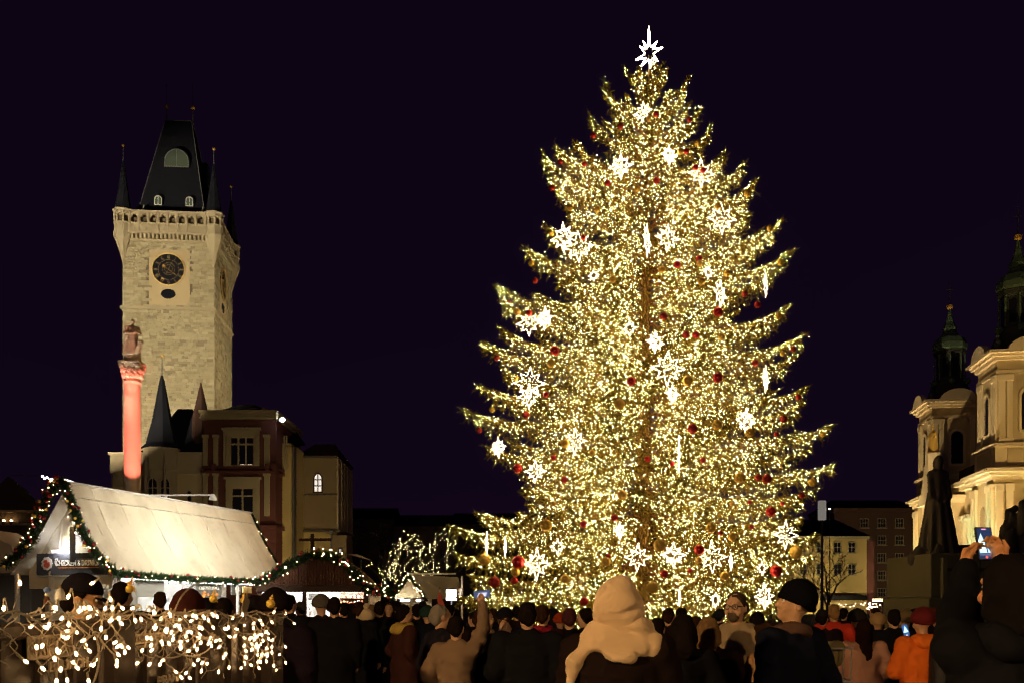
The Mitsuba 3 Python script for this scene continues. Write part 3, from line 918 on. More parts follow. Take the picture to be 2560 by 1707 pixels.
part(ch, 'spire_rod', MB().lathe([(.08, hz(940)), (.04, hz(890))], (hx(402), HY + .4, 0), 6), 'm_lead')
part(ch, 'spire_ball', MB().ball((hx(403), HY + .4, hz(888)), .16, 1), 'm_gold')
rr_ = MB()
V = [(hx(345), HY + .5, hz(1130)), (hx(512), HY + .5, hz(1130)), (hx(512), HY + 9, hz(1130)), (hx(345), HY + 9, hz(1130)), (hx(415), HY + 4, hz(1005)), (hx(452), HY + 4, hz(1005))]
rr_.add(V, [[0, 1, 5], [0, 5, 4], [1, 2, 5], [2, 3, 4], [2, 4, 5], [3, 0, 4]])
part(ch, 'roof', rr_, 'm_slate')
part(ch, 'small_spire', MB().lathe([(1.05, hz(1120)), (1.0, hz(1040)), (.45, hz(985)), (.05, hz(945))], (hx(487), HY + 2.2, 0), 8, PI / 8), 'm_tile_red')
for px in (394, 425):
    window(ch, hx(px), hz(1275), .62, hz(1196) - hz(1275), HY - 1.50, 2, 3, arch=True, frame='m_stone_pale', bar=.1)
window(ch, hx(470), hz(1275), .34, hz(1222) - hz(1275), HY + .48, 1, 1, arch=True, frame='m_stone_pale')
part(ch, 'relief', MB().box((hx(282), HY + .15, hz(1215)), (hx(305), HY + .5, hz(1165))).ball((hx(293), HY + .2, hz(1185)), .4, 1, s=(1, .4, 1)), 'm_stone_pale')
part(ch, 'string_course', MB().box((hx(275), HY + .2, hz(1230)), (hx(350), HY + .5, hz(1226))), 'm_stone_pale')
part(ch, 'string_course', MB().box((hx(452), HY + .25, hz(1184)), (hx(508), HY + .5, hz(1180))), 'm_stone_pale')

# ------------------------------------------------------------------ red renaissance house
ho = thing('renaissance_house', 'dark red house with a pale cornice and large stone-framed windows beside the chapel', 'house')
part(ho, 'wall', MB().box((hx(509), HY, 0), (hx(690), HY + 13, hz(1050))), 'm_red_paint')
part(ho, 'cornice', MB().box((hx(503), HY - .6, hz(1048)), (hx(694), HY + 13, hz(1044))).box((hx(505), HY - .4, hz(1044)), (hx(693), HY + 13, hz(1034))).box((hx(501), HY - .75, hz(1034)), (hx(696), HY + 13.2, hz(1028))), 'm_frame_pale')
for k in range(26):
    x_ = hx(507) + k * (hx(692) - hx(507)) / 25
    part(ho, 'dentil', MB().box((x_ - .09, HY - .56, hz(1043)), (x_ + .09, HY - .39, hz(1037))), 'm_frame_pale')
for (px, w) in ((514, 6), (540, 6), (668, 7)):
    for (p0, p1) in ((1165, 1095), (1290, 1190)):
        part(ho, 'pilaster', MB().box((hx(px - w), HY - .22, hz(p0)), (hx(px + w), HY, hz(p1)), ch=.04).box((hx(px - w - 2), HY - .3, hz(p1)), (hx(px + w + 2), HY, hz(p1 - 8))), 'm_frame_pale')
for (p0, p1, o) in ((1184, 1178, .7), (1172, 1166, .35), (1320, 1313, .6)):
    part(ho, 'ledge', MB().box((hx(507), HY - o, hz(p0)), (hx(693), HY + 12, hz(p1))), 'm_red_paint')
part(ho, 'window_surround', MB().prism(sg.box(hx(560), hz(1166), hx(649), hz(1074)).difference(sg.box(hx(575), hz(1166), hx(637), hz(1092))), .3, (0, HY, 0), EX, EZ), 'm_frame_pale')
part(ho, 'window_hood', MB().box((hx(556), HY - .5, hz(1076)), (hx(653), HY, hz(1070))), 'm_frame_pale')
for k in (563, 569, 641, 646):
    part(ho, 'fluted_column', MB().lathe([(.14, hz(1164)), (.12, hz(1160)), (.1, hz(1095)), (.15, hz(1090))], (hx(k), HY - .42, 0), 8), 'm_frame_pale')
w1 = window(ho, hx(606), hz(1165), (hx(637) - hx(575)) / 2, hz(1092) - hz(1165), HY - .02, 3, 1, frame='m_frame_pale', bar=.2)
part(w1, 'transom', MB().box((hx(576), HY - .14, hz(1113)), (hx(636), HY - .02, hz(1109))), 'm_frame_pale')
for px in (608, 626):
    part(w1, 'lit_lamp', MB().box((hx(px - 6), HY - .12, hz(1164)), (hx(px + 5), HY - .07, hz(1161))), 'm_bulb', emit=(.8, .65, .45), weight=.05)
part(ho, 'window_surround', MB().prism(sg.box(hx(566), hz(1350), hx(650), hz(1197)).difference(sg.box(hx(579), hz(1350), hx(636), hz(1219))), .3, (0, HY, 0), EX, EZ), 'm_frame_pale')
part(ho, 'window_hood', MB().box((hx(562), HY - .5, hz(1198)), (hx(654), HY, hz(1193))), 'm_frame_pale')
w2 = window(ho, hx(607), hz(1350), (hx(636) - hx(579)) / 2, hz(1219) - hz(1350), HY - .02, 2, 1, frame='m_frame_pale', bar=.2)
part(w2, 'transom', MB().box((hx(580), HY - .14, hz(1242)), (hx(635), HY - .02, hz(1238))), 'm_frame_pale')
part(ho, 'roof', MB().add([(hx(520), HY + 1, hz(1030)), (hx(692), HY + 1, hz(1030)), (hx(692), HY + 12, hz(1030)), (hx(520), HY + 12, hz(1030)), (hx(560), HY + 6, hz(985)), (hx(600), HY + 6, hz(985))], [[0, 1, 5], [0, 5, 4], [1, 2, 5], [2, 3, 4], [2, 4, 5], [3, 0, 4]]), 'm_slate')
part(ho, 'gable', MB().prism([(hx(632), hz(1030)), (hx(668), hz(1030)), (hx(649), hz(1009))], .3, (0, HY + 2, 0), EX, EZ), 'm_plaster_yellow')
for px in (538, 672, 690):
    part(ho, 'bracket', MB().box((hx(px - 5), HY - .8, hz(1178)), (hx(px + 5), HY, hz(1162))), 'm_red_paint')
lf = thing('roof_floodlight', 'dazzling bluish white floodlight at the right end of the red house cornice', 'floodlight')
lp = np.array([hx(707), HY - .2, hz(1050)])
part(lf, 'arm', MB().beam(lp + [-.9, .3, 0], lp + [0, .2, 0], .08), 'm_iron')
part(lf, 'housing', MB().box(lp + [-.28, .05, -.2], lp + [.28, .35, .25], ch=.04), 'm_iron')
part(lf, 'lens', MB().ball(lp, .32, 2, s=(1, .5, .8)), 'm_bulb', emit=(40, 44, 46), weight=.3)

# ------------------------------------------------------------------ yellow side range and corner wing
sr = thing('yellow_side_range', 'narrow ochre side front between the red house and the corner wing', 'building')
part(sr, 'wall', MB().box((hx(690) + .02, HY + 3, 0), (xx(742, 118), HY + 10, zz(1118, 118))), 'm_plaster_yellow')
part(sr, 'pier', MB().box((xx(724, 116), 115.4, 0), (xx(738, 116), 116.6, zz(1115, 116))), 'm_plaster_dark')
part(sr, 'roof', MB().add([(hx(690), HY + 2.6, zz(1118, 115)), (xx(748, 118), HY + 2.6, zz(1118, 115)), (xx(748, 118), HY + 10, zz(1100, 118)), (hx(690), HY + 10, zz(1060, 118))], [[0, 1, 2, 3]]), 'm_slate')
for (p0, p1) in ((1182, 1165), (1322, 1312)):
    part(sr, 'ledge', MB().box((hx(690), HY + 2.2, hz(p0)), (xx(712, 115), HY + 3, hz(p1))), 'm_red_paint')
for k in (694, 700):
    part(sr, 'pilaster', MB().box((hx(k) + .05, HY + 2.7, hz(1165)), (hx(k + 3) + .05, HY + 3, hz(1078))), 'm_frame_pale')

WY = 122.0
wz = lambda py: zz(py, WY)
wx = lambda px: xx(px, WY)
cw = thing('corner_wing', 'brown stone wing with one bright pointed window right of the red house', 'building')
part(cw, 'wall', MB().box((wx(747), WY, 0), (wx(842), WY + 11, wz(1142))), 'm_wing_stone') if mat('wing_stone', (.27, .20, .11), .9) else 0
part(cw, 'corner_strip', MB().box((wx(742), WY - .35, 0), (wx(750), WY + .1, wz(1118))), 'm_plaster_yellow')
part(cw, 'string_course', MB().box((wx(748), WY - .12, wz(1238)), (wx(843), WY + 11, wz(1234))), 'm_plaster_dark')
part(cw, 'cornice', MB().box((wx(746), WY - .3, wz(1145)), (wx(844), WY + 11.3, wz(1139))), 'm_plaster_dark')
part(cw, 'base_cornice', MB().box((wx(748), WY - .5, wz(1330)), (wx(852), WY + 11, wz(1324))), 'm_plaster_dark')
part(cw, 'roof', MB().add([(wx(742), WY - .4, wz(1140)), (wx(848), WY - .4, wz(1140)), (wx(848), WY + 11.4, wz(1140)), (wx(742), WY + 11.4, wz(1140)), (wx(765), WY + 5.5, wz(1092)), (wx(818), WY + 5.5, wz(1092))], [[0, 1, 5], [0, 5, 4], [1, 2, 5], [2, 3, 4], [2, 4, 5], [3, 0, 4]]), 'm_tile_red')
part(cw, 'side_wall', MB().prism([(0, wz(1330)), (11, wz(1330)), (11, wz(1150)), (0, wz(1142))], .2, (wx(842), WY, 0), (0, 1, 0), EZ), 'm_plaster_cream')
for k in (2, 4.2, 6.4):
    part(cw, 'side_pilaster', MB().box((wx(842) + .2, WY + k, wz(1330)), (wx(842) + .32, WY + k + .7, wz(1150))), 'm_frame_pale')
window(cw, wx(795), wz(1232), (wx(807) - wx(783)) / 2, wz(1181) - wz(1232), WY - .02, 2, 3, arch=True, frame='m_iron', pane='m_bulb', emit=(.75, .68, .62), bar=.13)
part(cw, 'blind_arch', MB().prism(sg.box(wx(750), wz(1400), wx(828), wz(1330)).intersection(sg.Point(wx(788), wz(1400)).buffer(wz(1326) - wz(1400))), .12, (0, WY, 0), EX, EZ), 'm_plaster_yellow')
part(cw, 'porch', MB().box((wx(830), WY - .6, 0), (wx(868), WY + 4, wz(1338))), 'm_wing_stone')
window(cw, wx(853), wz(1385), .25, wz(1370) - wz(1385), WY - .62, 2, 1, frame='m_iron', pane='m_bulb', emit=(.55, .55, .5), bar=.05, sill=False)
dp = thing('downpipe', 'thin grey downpipe on the wall right of the dark cross', 'pipe')
part(dp, 'pipe', MB().tube([(wx(831), WY - .75, 0), (wx(831), WY - .75, wz(1330))], .1, 8), 'm_lead')
part(dp, 'hopper', MB().box((wx(831) - .22, WY - .95, wz(1334)), (wx(831) + .22, WY - .6, wz(1327))), 'm_lead')
xs = thing('dark_cross', 'dark wooden cross rising behind the gable of the brown hut', 'cross')
part(xs, 'upright', MB().beam((xx(781, 60), 60, 0), (xx(781, 60), 60, zz(1334, 60)), .22, .2), 'm_wood_dark')
part(xs, 'crossbar', MB().beam((xx(748, 60), 60.02, zz(1349, 60)), (xx(828, 60), 60.02, zz(1348, 60)), .14, .16), 'm_wood_dark')

# dark houses along the west side of the square
DY = 178.0
mat('dark_house', (.05, .042, .045), .9)
mat('dark_house_b', (.07, .045, .042), .9)
for i, (p0, p1, pt, mk, lab) in enumerate([(868, 985, 1262, 'm_dark_house', 'unlit dark house just right of the corner wing'), (985, 1130, 1280, 'm_dark_house_b', 'unlit dark house behind the string-lit bare trees'),
                                           (1130, 1420, 1275, 'm_dark_house', 'long dark house hidden behind the left half of the tree'), (1420, 1800, 1290, 'm_dark_house_b', 'dark house seen behind the foot of the tree trunk'),
                                           (1800, 2015, 1330, 'm_dark_house', 'dark house behind the right edge of the tree')]):
    t = thing('dark_house', lab, 'house', 'dark houses behind the tree')
    a, b, zt = xx(p0, DY), xx(p1, DY), zz(pt + 35, DY)
    part(t, 'wall', MB().box((a, DY, 0), (b, DY + 12, zt)), mk)
    part(t, 'roof', MB().add([(a - .3, DY - .5, zt), (b + .3, DY - .5, zt), (b + .3, DY + 12, zt), (a - .3, DY + 12, zt), (a, DY + 6, zz(pt, DY)), (b, DY + 6, zz(pt, DY))], [[0, 1, 5], [0, 5, 4], [1, 2, 5], [2, 3, 4], [2, 4, 5], [3, 0, 4]]), 'm_slate')
    n = max(2, int((b - a) / 3.4))
    for r in range(3):
        for k in range(n):
            if 1150 < p0 + (k + .5) * (p1 - p0) / n < 1980 and r > 0:
                continue
            window(t, a + (k + .5) * (b - a) / n, 3.2 + r * 3.4, .55, 1.8, DY - .02, 2, 2, frame='m_dark_house_b' if mk == 'm_dark_house' else 'm_dark_house', bar=.08)

# ------------------------------------------------------------------ gabled house at the left edge
GY = 85.0
gx = lambda px: xx(px, GY)
gz = lambda py: zz(py, GY)
gh = thing('gabled_house', 'dim gabled house with two wall lamps at the left edge behind the tent', 'house')
part(gh, 'wall', MB().box((gx(-80), GY, 0), (gx(80), GY + 10, gz(1276))), 'm_plaster_dark')
part(gh, 'gable', MB().prism([(gx(-60), gz(1276)), (gx(112), gz(1276)), (gx(60), gz(1222)), (gx(22), gz(1192)), (gx(-20), gz(1232))], .5, (0, GY + .3, 0), EX, EZ), 'm_dark_house')
part(gh, 'cornice', MB().box((gx(-80), GY - .3, gz(1280)), (gx(112), GY + .3, gz(1275))).box((gx(-80), GY - .4, gz(1313)), (gx(76), GY, gz(1308))), 'm_stone_pale')
for px in (45, 66):
    part(gh, 'pilaster', MB().box((gx(px), GY - .15, 0), (gx(px + 8), GY, gz(1315))), 'm_plaster_dark')
for px in (14, 33):
    s_ = thing('wall_lamp', f'small up-facing wall lamp on the gabled house, {"left" if px == 14 else "right"} one of the two', 'wall lamp', 'wall lamps on the gabled house')
    p_ = np.array([gx(px), GY - .3, gz(1304)])
    part(s_, 'shade', MB().lathe([(.12, -.3), (.22, 0)], p_, 10), 'm_red_paint')
    part(s_, 'bulb', MB().ball(p_ + [0, 0, .05], .13, 1), 'm_bulb', emit=(14, 7.5, 2.8), weight=.2)
# ------------------------------------------------------------------ column with the statue
CY = 48.0
cc = np.array([xx(331, CY), CY, 0])
mat('column_stone', (.50, .42, .34), .8)
mc = thing('column_monument', 'tall stone column lit salmon red with a robed statue on its capital', 'monument')
prof = [(.95, 0), (.95, 1.6), (.8, 1.7), (.7, 2.2), (.62, 2.4), (.44, 2.6), (.42, 3.0), (.41, 6), (.375, zz(962, CY)), (.40, zz(961, CY)), (.43, zz(957, CY)), (.40, zz(953, CY)), (.36, zz(950, CY))]
part(mc, 'shaft', MB().lathe(prof, cc, 28), 'm_column_stone', smooth=30)
z0, z1 = zz(950, CY), zz(912, CY)
cap = MB().lathe([(.34, z0), (.36, z0 + .3), (.47, z1)], cc, 20)
ck = part(mc, 'capital', cap, 'm_column_stone')
for row, (zc, r, n) in enumerate(((z0 + .17, .40, 10), (z0 + .42, .44, 10))):
    for k in range(n):
        a = (k + row * .5) * 2 * PI / n
        c = cc + [math.cos(a) * r, math.sin(a) * r, zc]
        part(ck, 'leaf', MB().ball(c, .13, 1, s=(1, 1, 1.25)), 'm_column_stone', smooth=True)
for k in range(4):
    a = PI / 4 + k * PI / 2
    part(ck, 'volute', MB().ball(cc + [math.cos(a) * .58, math.sin(a) * .58, z1 - .12], .14, 1), 'm_column_stone', smooth=True)
part(mc, 'abacus', MB().box(cc + [-.52, -.52, z1], cc + [.52, .52, z1 + .12], ch=.03), 'm_column_stone')
part(mc, 'plinth', MB().lathe([(.42, z1 + .12), (.42, z1 + .3), (.36, z1 + .42)], cc, 20), 'm_column_stone')
part(mc, 'base', MB().box(cc + [-1.6, -1.6, 0], cc + [1.6, 1.6, .9]), 'm_column_stone')

# ---------------- SDF modelling: one continuous surface from rounded cones and ellipsoids


def surface_nets(D, org, h):
    s = D < 0
    nx, ny, nz = D.shape
    m = np.zeros((nx - 1, ny - 1, nz - 1), np.int8)
    for a, b, c in np.ndindex(2, 2, 2):
        m += s[a:nx - 1 + a, b:ny - 1 + b, c:nz - 1 + c]
    act = (m > 0) & (m < 8)
    idx = -np.ones(act.shape, np.int64)
    I = np.argwhere(act)
    idx[act] = np.arange(len(I))
    acc, cnt = np.zeros((len(I), 3)), np.zeros((len(I), 1))
    corners = list(np.ndindex(2, 2, 2))
    dv = {c: D[I[:, 0] + c[0], I[:, 1] + c[1], I[:, 2] + c[2]] for c in corners}
    for c in corners:
        for ax in range(3):
            if c[ax] == 0:
                e = tuple(1 if k == ax else c[k] for k in range(3))
                a, b = dv[c], dv[e]
                x = (a < 0) != (b < 0)
                t = np.where(x, a / np.where(np.abs(a - b) < 1e-12, 1, a - b), 0)
                p = np.tile(np.array(c, float), (len(I), 1))
                p[:, ax] = t
                acc += np.where(x[:, None], p, 0)
                cnt += x[:, None]
    v = (I + acc / np.maximum(cnt, 1)) * h + org
    quads = []
    for ax in range(3):
        sl0 = [slice(1, -1)] * 3
        sl1 = [slice(1, -1)] * 3
        sl0[ax], sl1[ax] = slice(0, -1), slice(1, None)
        a, b = s[tuple(sl0)], s[tuple(sl1)]
        for flip in (False, True):
            E = np.argwhere((a & ~b) if not flip else (~a & b))
            if not len(E):
                continue
            g = E + 1
            g[:, ax] = E[:, ax]
            u, w = [k for k in range(3) if k != ax]
            q = []
            for du, dw in ((-1, -1), (0, -1), (0, 0), (-1, 0)):
                gg = g.copy()
                gg[:, u] += du
                gg[:, w] += dw
                q.append(idx[gg[:, 0], gg[:, 1], gg[:, 2]])
            q = np.stack(q, 1)
            if flip ^ (ax == 1):
                q = q[:, ::-1]
            quads.append(q)
    q = np.vstack(quads)
    q = q[(q >= 0).all(1)]
    return v, np.vstack([q[:, [0, 1, 2]], q[:, [0, 2, 3]]])


def RC(a, b, ra, rb, k=.02):
    return ('rc', np.array(a, float), np.array(b, float), ra, rb, k)


def EL(c, r, k=.02, R=None):
    return ('el', np.array(c, float), np.array(r, float), R, k)


def sdf_mesh(prims, h, cut=None, warp=None):
    """Smooth union of the primitives (a 'sub' in front subtracts) meshed at step h. cut(p) -> distance that is kept where negative."""
    lo, hi = [], []
    for q in prims:
        if q[0] == 'sub':
            continue
        if q[0] == 'rc':
            r = max(q[3], q[4])
            lo.append(np.minimum(q[1], q[2]) - r)
            hi.append(np.maximum(q[1], q[2]) + r)
        else:
            r = q[2] if q[3] is None else np.full(3, q[2].max())
            lo.append(q[1] - r)
            hi.append(q[1] + r)
    lo, hi = np.min(lo, 0) - 3 * h - .02, np.max(hi, 0) + 3 * h + .02
    n = np.ceil((hi - lo) / h).astype(int) + 1
    D = np.full(n, 9.0, np.float32)
    ax = [lo[i] + np.arange(n[i]) * h for i in range(3)]
    for q in prims:
        sub = q[0] == 'sub'
        if sub:
            q = q[1]
        k = q[-1]
        if q[0] == 'rc':
            r = max(q[3], q[4])
            l_, h_ = np.minimum(q[1], q[2]) - r, np.maximum(q[1], q[2]) + r
        else:
            r = q[2] if q[3] is None else np.full(3, q[2].max())
            l_, h_ = q[1] - r, q[1] + r
        mg = k + 2.5 * h + .03
        i0 = np.clip(np.floor((l_ - mg - lo) / h).astype(int), 0, n)
        i1 = np.clip(np.ceil((h_ + mg - lo) / h).astype(int) + 1, 0, n)
        if (i1 <= i0).any():
            continue
        X, Y, Z = np.meshgrid(ax[0][i0[0]:i1[0]], ax[1][i0[1]:i1[1]], ax[2][i0[2]:i1[2]], indexing='ij')
        if q[0] == 'rc':
            ba = q[2] - q[1]
            L2 = ba @ ba + 1e-12
            t = np.clip(((X - q[1][0]) * ba[0] + (Y - q[1][1]) * ba[1] + (Z - q[1][2]) * ba[2]) / L2, 0, 1)
            d = np.sqrt((X - q[1][0] - t * ba[0]) ** 2 + (Y - q[1][1] - t * ba[1]) ** 2 + (Z - q[1][2] - t * ba[2]) ** 2) - (q[3] + (q[4] - q[3]) * t)
        else:
            x, y, z = X - q[1][0], Y - q[1][1], Z - q[1][2]
            if q[3] is not None:
                R = q[3]
                x, y, z = R[0, 0] * x + R[1, 0] * y + R[2, 0] * z, R[0, 1] * x + R[1, 1] * y + R[2, 1] * z, R[0, 2] * x + R[1, 2] * y + R[2, 2] * z
            a = q[2]
            k0 = np.sqrt((x / a[0]) ** 2 + (y / a[1]) ** 2 + (z / a[2]) ** 2)
            k1 = np.sqrt((x / a[0] ** 2) ** 2 + (y / a[1] ** 2) ** 2 + (z / a[2] ** 2) ** 2) + 1e-9
            d = k0 * (k0 - 1) / k1
            d = np.where(k0 < .3, -a.min() * (1 - k0), d)
        sl = tuple(slice(i0[i], i1[i]) for i in range(3))
        o = D[sl]
        if sub:
            d = -d
            hh = np.maximum(k - np.abs(o - d), 0) / k
            D[sl] = np.maximum(o, d) + hh * hh * k * .25
        else:
            hh = np.maximum(k - np.abs(o - d), 0) / k
            D[sl] = np.minimum(o, d) - hh * hh * k * .25
    if cut is not None:
        X, Y, Z = np.meshgrid(*ax, indexing='ij')
        D = np.maximum(D, cut(X, Y, Z))
    return surface_nets(D, lo, h)


def robed(c, z0, H, turn=0.0, h=.03, lean=0.0, seed=1, head=True):
    """A standing robed figure (a statue), feet at z0, H tall."""
    s = H / 1.8
    pr = [RC((0, 0, .1), (0, .0, .9), .30, .20, .1), RC((-.08, -.02, .9), (.06, 0, 1.25), .19, .17, .08), RC((-.17, 0, 1.38), (.17, 0, 1.38), .08, .08, .08), EL((0, 0, 1.2), (.2, .15, .25), .06),
          RC((.2, 0, 1.36), (.27, -.06, 1.08), .065, .055, .03), RC((.27, -.06, 1.08), (.08, -.2, 1.12), .055, .045, .03), RC((-.2, 0, 1.36), (-.28, -.04, 1.08), .065, .055, .03), RC((-.28, -.04, 1.08), (-.06, -.21, 1.05), .055, .045, .03),
          RC((0, 0, 1.42), (0, -.02, 1.55), .06, .055, .03), EL((0, -.03, 1.66), (.08, .1, .12), .03)]
    g_ = np.random.default_rng(seed)
    for k in range(9):
        a = g_.uniform(0, 2 * PI)
        pr.append(RC((.2 * math.cos(a), .16 * math.sin(a), 1.15 + g_.uniform(-.1, .1)), (.31 * math.cos(a + .5), .27 * math.sin(a + .5), .05), .03, .06, .05))
    v, f = sdf_mesh(pr, h)
    v = v * s
    v[:, 0] += lean * v[:, 2]
    ct_, st_ = math.cos(turn), math.sin(turn)
    v = np.stack([v[:, 0] * ct_ - v[:, 1] * st_, v[:, 0] * st_ + v[:, 1] * ct_, v[:, 2]], 1)
    return v + np.asarray(c) + [0, 0, z0], f


cc_col = cc.copy()


def fat(vf, c, k):
    v = vf[0].copy()
    v[:, :2] = c[:2] + (v[:, :2] - c[:2]) * k
    return v, vf[1]


part(mc, 'statue', fat(robed(cc, z1 + .40, zz(797, CY) - z1 - .42, turn=.5, h=.03, seed=3), cc, 1.3), 'm_column_stone', smooth=True)
part(mc, 'statue_pedestal_beast', sdf_mesh([RC(cc + [.3, -.2, z1 + .55], cc + [.5, -.3, z1 + .9], .16, .1, .05), EL(cc + [.52, -.3, z1 + 1.0], (.14, .14, .12), .04)], .03), 'm_column_stone', smooth=True)

# ------------------------------------------------------------------ baroque church
mat('church_cream', (.50, .42, .27), .9)
mat('church_trim', (.66, .58, .42), .85)
mat('church_shade', (.30, .24, .15), .9)
fu = np.array([.15, .989, 0]) / math.hypot(.15, .989)     # along the facade, away from the camera
fn = np.array([-fu[1], fu[0], 0])                          # out of the facade, to the left
cu = thing('baroque_church', 'floodlit cream baroque church with two green domed towers at the right edge', 'church')
CA, CB = np.array([44.07, 85.0, 0]), np.array([47.1, 105.0, 0])


def ctower(c, nm):
    X = XF(c, -fn, -(-fu) if False else fu)               # x: away from the square, y: away from the camera
    m = lambda: MB(X)
    s = 2.5
    tk = part(cu, nm, m().box((-s, -s, 0), (s, s, 22.6)), 'm_church_cream')
    part(tk, 'base', m().box((-2.9, -2.9, 0), (2.9, 2.9, 12.2)), 'm_church_cream')
    part(tk, 'base_cornice', m().box((-3.1, -3.1, 12.2), (3.1, 3.1, 12.5)).box((-3.4, -3.4, 12.5), (3.4, 3.4, 12.8)).box((-3.7, -3.7, 12.8), (3.7, 3.7, 13.1)), 'm_church_trim')
    part(tk, 'attic', m().box((-2.75, -2.75, 13.1), (2.75, 2.75, 15.0)).box((-2.95, -2.95, 15.0), (2.95, 2.95, 15.3)), 'm_church_trim')
    co = m()
    for (o, a, b) in ((.12, 21.2, 21.5), (.3, 22.3, 22.6), (.55, 22.6, 22.85), (.85, 22.85, 23.1)):
        co.box((-s - o, -s - o, a), (s + o, s + o, b))
    part(tk, 'cornice', co, 'm_church_trim')
    for face in range(4):
        q = face * PI / 2
        ex = np.array([math.cos(q), math.sin(q), 0])
        ey = np.array([-math.sin(q), math.cos(q), 0])
        Xf = X @ XF((0, 0, 0), ex, ey)
        f_ = lambda: MB(Xf)
        # segmental pediment
        pts = [(1.9 * math.sin(t), 22.9 + 1.25 * math.cos(t)) for t in np.linspace(-PI / 2, PI / 2, 13)]
        part(tk, 'pediment', f_().prism(pts, .5, (0, -s - .35, 0), (1, 0, 0), (0, 0, 1)), 'm_church_trim')
        for u in (-2.15, -1.55, 1.55, 2.15):
            part(tk, 'pilaster', f_().box((u - .24, -s - .14, 15.3), (u + .24, -s, 20.6)).box((u - .32, -s - .22, 20.6), (u + .32, -s, 21.1)).box((u - .3, -s - .2, 15.3), (u + .3, -s, 15.7)), 'm_church_trim')
        pg = sg.box(-.6, 16.4, .6, 19.2).union(sg.Point(0, 19.2).buffer(.6))
        part(tk, 'belfry_opening', f_().prism(pg, .05, (0, -s, 0), (1, 0, 0), (0, 0, 1)), 'm_dark_glass')
        part(tk, 'opening_frame', f_().prism(pg.buffer(.25).difference(pg), .16, (0, -s, 0), (1, 0, 0), (0, 0, 1)), 'm_church_trim')
        part(tk, 'vase', f_().lathe([(.1, 23.1), (.3, 23.4), (.34, 23.8), (.12, 24.2), (.18, 24.4), (.02, 24.7)], (-s, -s, 0), 8), 'm_copper_dark')
        for (z0, z1) in ((13.4, 14.8),):
            part(tk, 'attic_panel', f_().box((-1.8, -2.85, z0), (1.8, -2.75, z1)), 'm_church_cream')
        for u in (-2.5, -1.7, 1.7, 2.5):
            part(tk, 'base_pilaster', f_().box((u - .28, -3.1, 3.0), (u + .28, -2.9, 11.2)).box((u - .36, -3.2, 11.2), (u + .36, -2.9, 11.8)), 'm_church_trim')
        for u, zc in ((-.0, 9.6),):
            part(tk, 'niche', f_().prism(sg.Point(u, zc).buffer(.55).union(sg.box(u - .55, zc - 1.6, u + .55, zc)), .04, (0, -2.9, 0), (1, 0, 0), (0, 0, 1)), 'm_church_shade')
    # lantern and domes
    part(tk, 'roof', MB().lathe([(3.1, 23.1), (2.6, 23.5), (2.1, 24.2), (1.8, 25.0), (1.75, 25.4)], c, 8, PI / 8), 'm_copper_dark')
    for q_ in ([-1.9, -.4, 25.3], [-.6, -1.8, 25.3], [1.2, -1.5, 25.3]):
        part(tk, 'roof_scroll', MB().ball(c + q_, .35, 1), 'm_copper')
    part(tk, 'lantern', MB().lathe([(1.45, 25.4), (1.35, 25.6), (1.35, 28.2), (1.6, 28.4), (1.7, 28.7)], c, 8, PI / 8), 'm_copper_dark')
    for k in range(8):
        a = k * PI / 4
        d = np.array([math.cos(a), math.sin(a), 0])
        part(tk, 'lantern_opening', MB().obox(c + d * 1.26 + [0, 0, 26.9], (.04, .3, 1.0), d, np.cross([0, 0, 1], d)), 'm_dark_glass')
        a2 = a + PI / 8
        d2 = np.array([math.cos(a2), math.sin(a2), 0])
        part(tk, 'lantern_column', MB().tube([c + d2 * 1.5 + [0, 0, 25.6], c + d2 * 1.5 + [0, 0, 28.3]], .09, 6), 'm_copper')
    part(tk, 'dome', MB().lathe([(1.55, 28.7), (1.75, 29.0), (1.75, 29.5), (1.45, 30.1), (.85, 30.5), (.7, 30.8), (.75, 31.2), (.4, 31.9), (.24, 32.7), (.12, 33.3)], c, 8, PI / 8), 'm_copper')
    part(tk, 'gold_ball', MB().ball(c + [0, 0, 33.55], .3, 2).tube([c + [0, 0, 33.4], c + [0, 0, 33.7]], .33, 10), 'm_gold')
    part(tk, 'cross', MB().beam(c + [0, 0, 33.8], c + [0, 0, 36.2], .07).beam(c + [-.4, 0, 35.4], c + [.4, 0, 35.4], .06), 'm_copper_dark')


ctower(CA, 'right_tower')
ctower(CB, 'left_tower')
Xc = XF(CA, fu, fn)                                       # x along the facade away from the camera, y out of it
cm = lambda: MB(Xc)
part(cu, 'facade', cm().box((2.5, 0, 0), (17.5, 2.6, 12.2)), 'm_church_cream')
part(cu, 'facade_cornice', cm().box((3.3, 0, 12.2), (16.9, 3.1, 12.6)).box((3.3, 0, 12.6), (16.9, 3.5, 13.0)), 'm_church_trim')
part(cu, 'central_bay', cm().box((6.4, 2.6, 0), (13.8, 4.0, 11.2)), 'm_church_cream')
part(cu, 'central_cornice', cm().box((6.1, 2.6, 11.2), (14.1, 4.4, 11.55)).box((5.8, 2.6, 11.55), (14.4, 4.8, 11.9)), 'm_church_trim')
part(cu, 'gable', cm().prism([(6.5, 11.9), (13.7, 11.9), (12.6, 13.2), (11.6, 15.3), (10.1, 16.6), (8.6, 15.3), (7.6, 13.2)], -.9, (0, 3.9, 0), (1, 0, 0), (0, 0, 1)), 'm_church_trim')
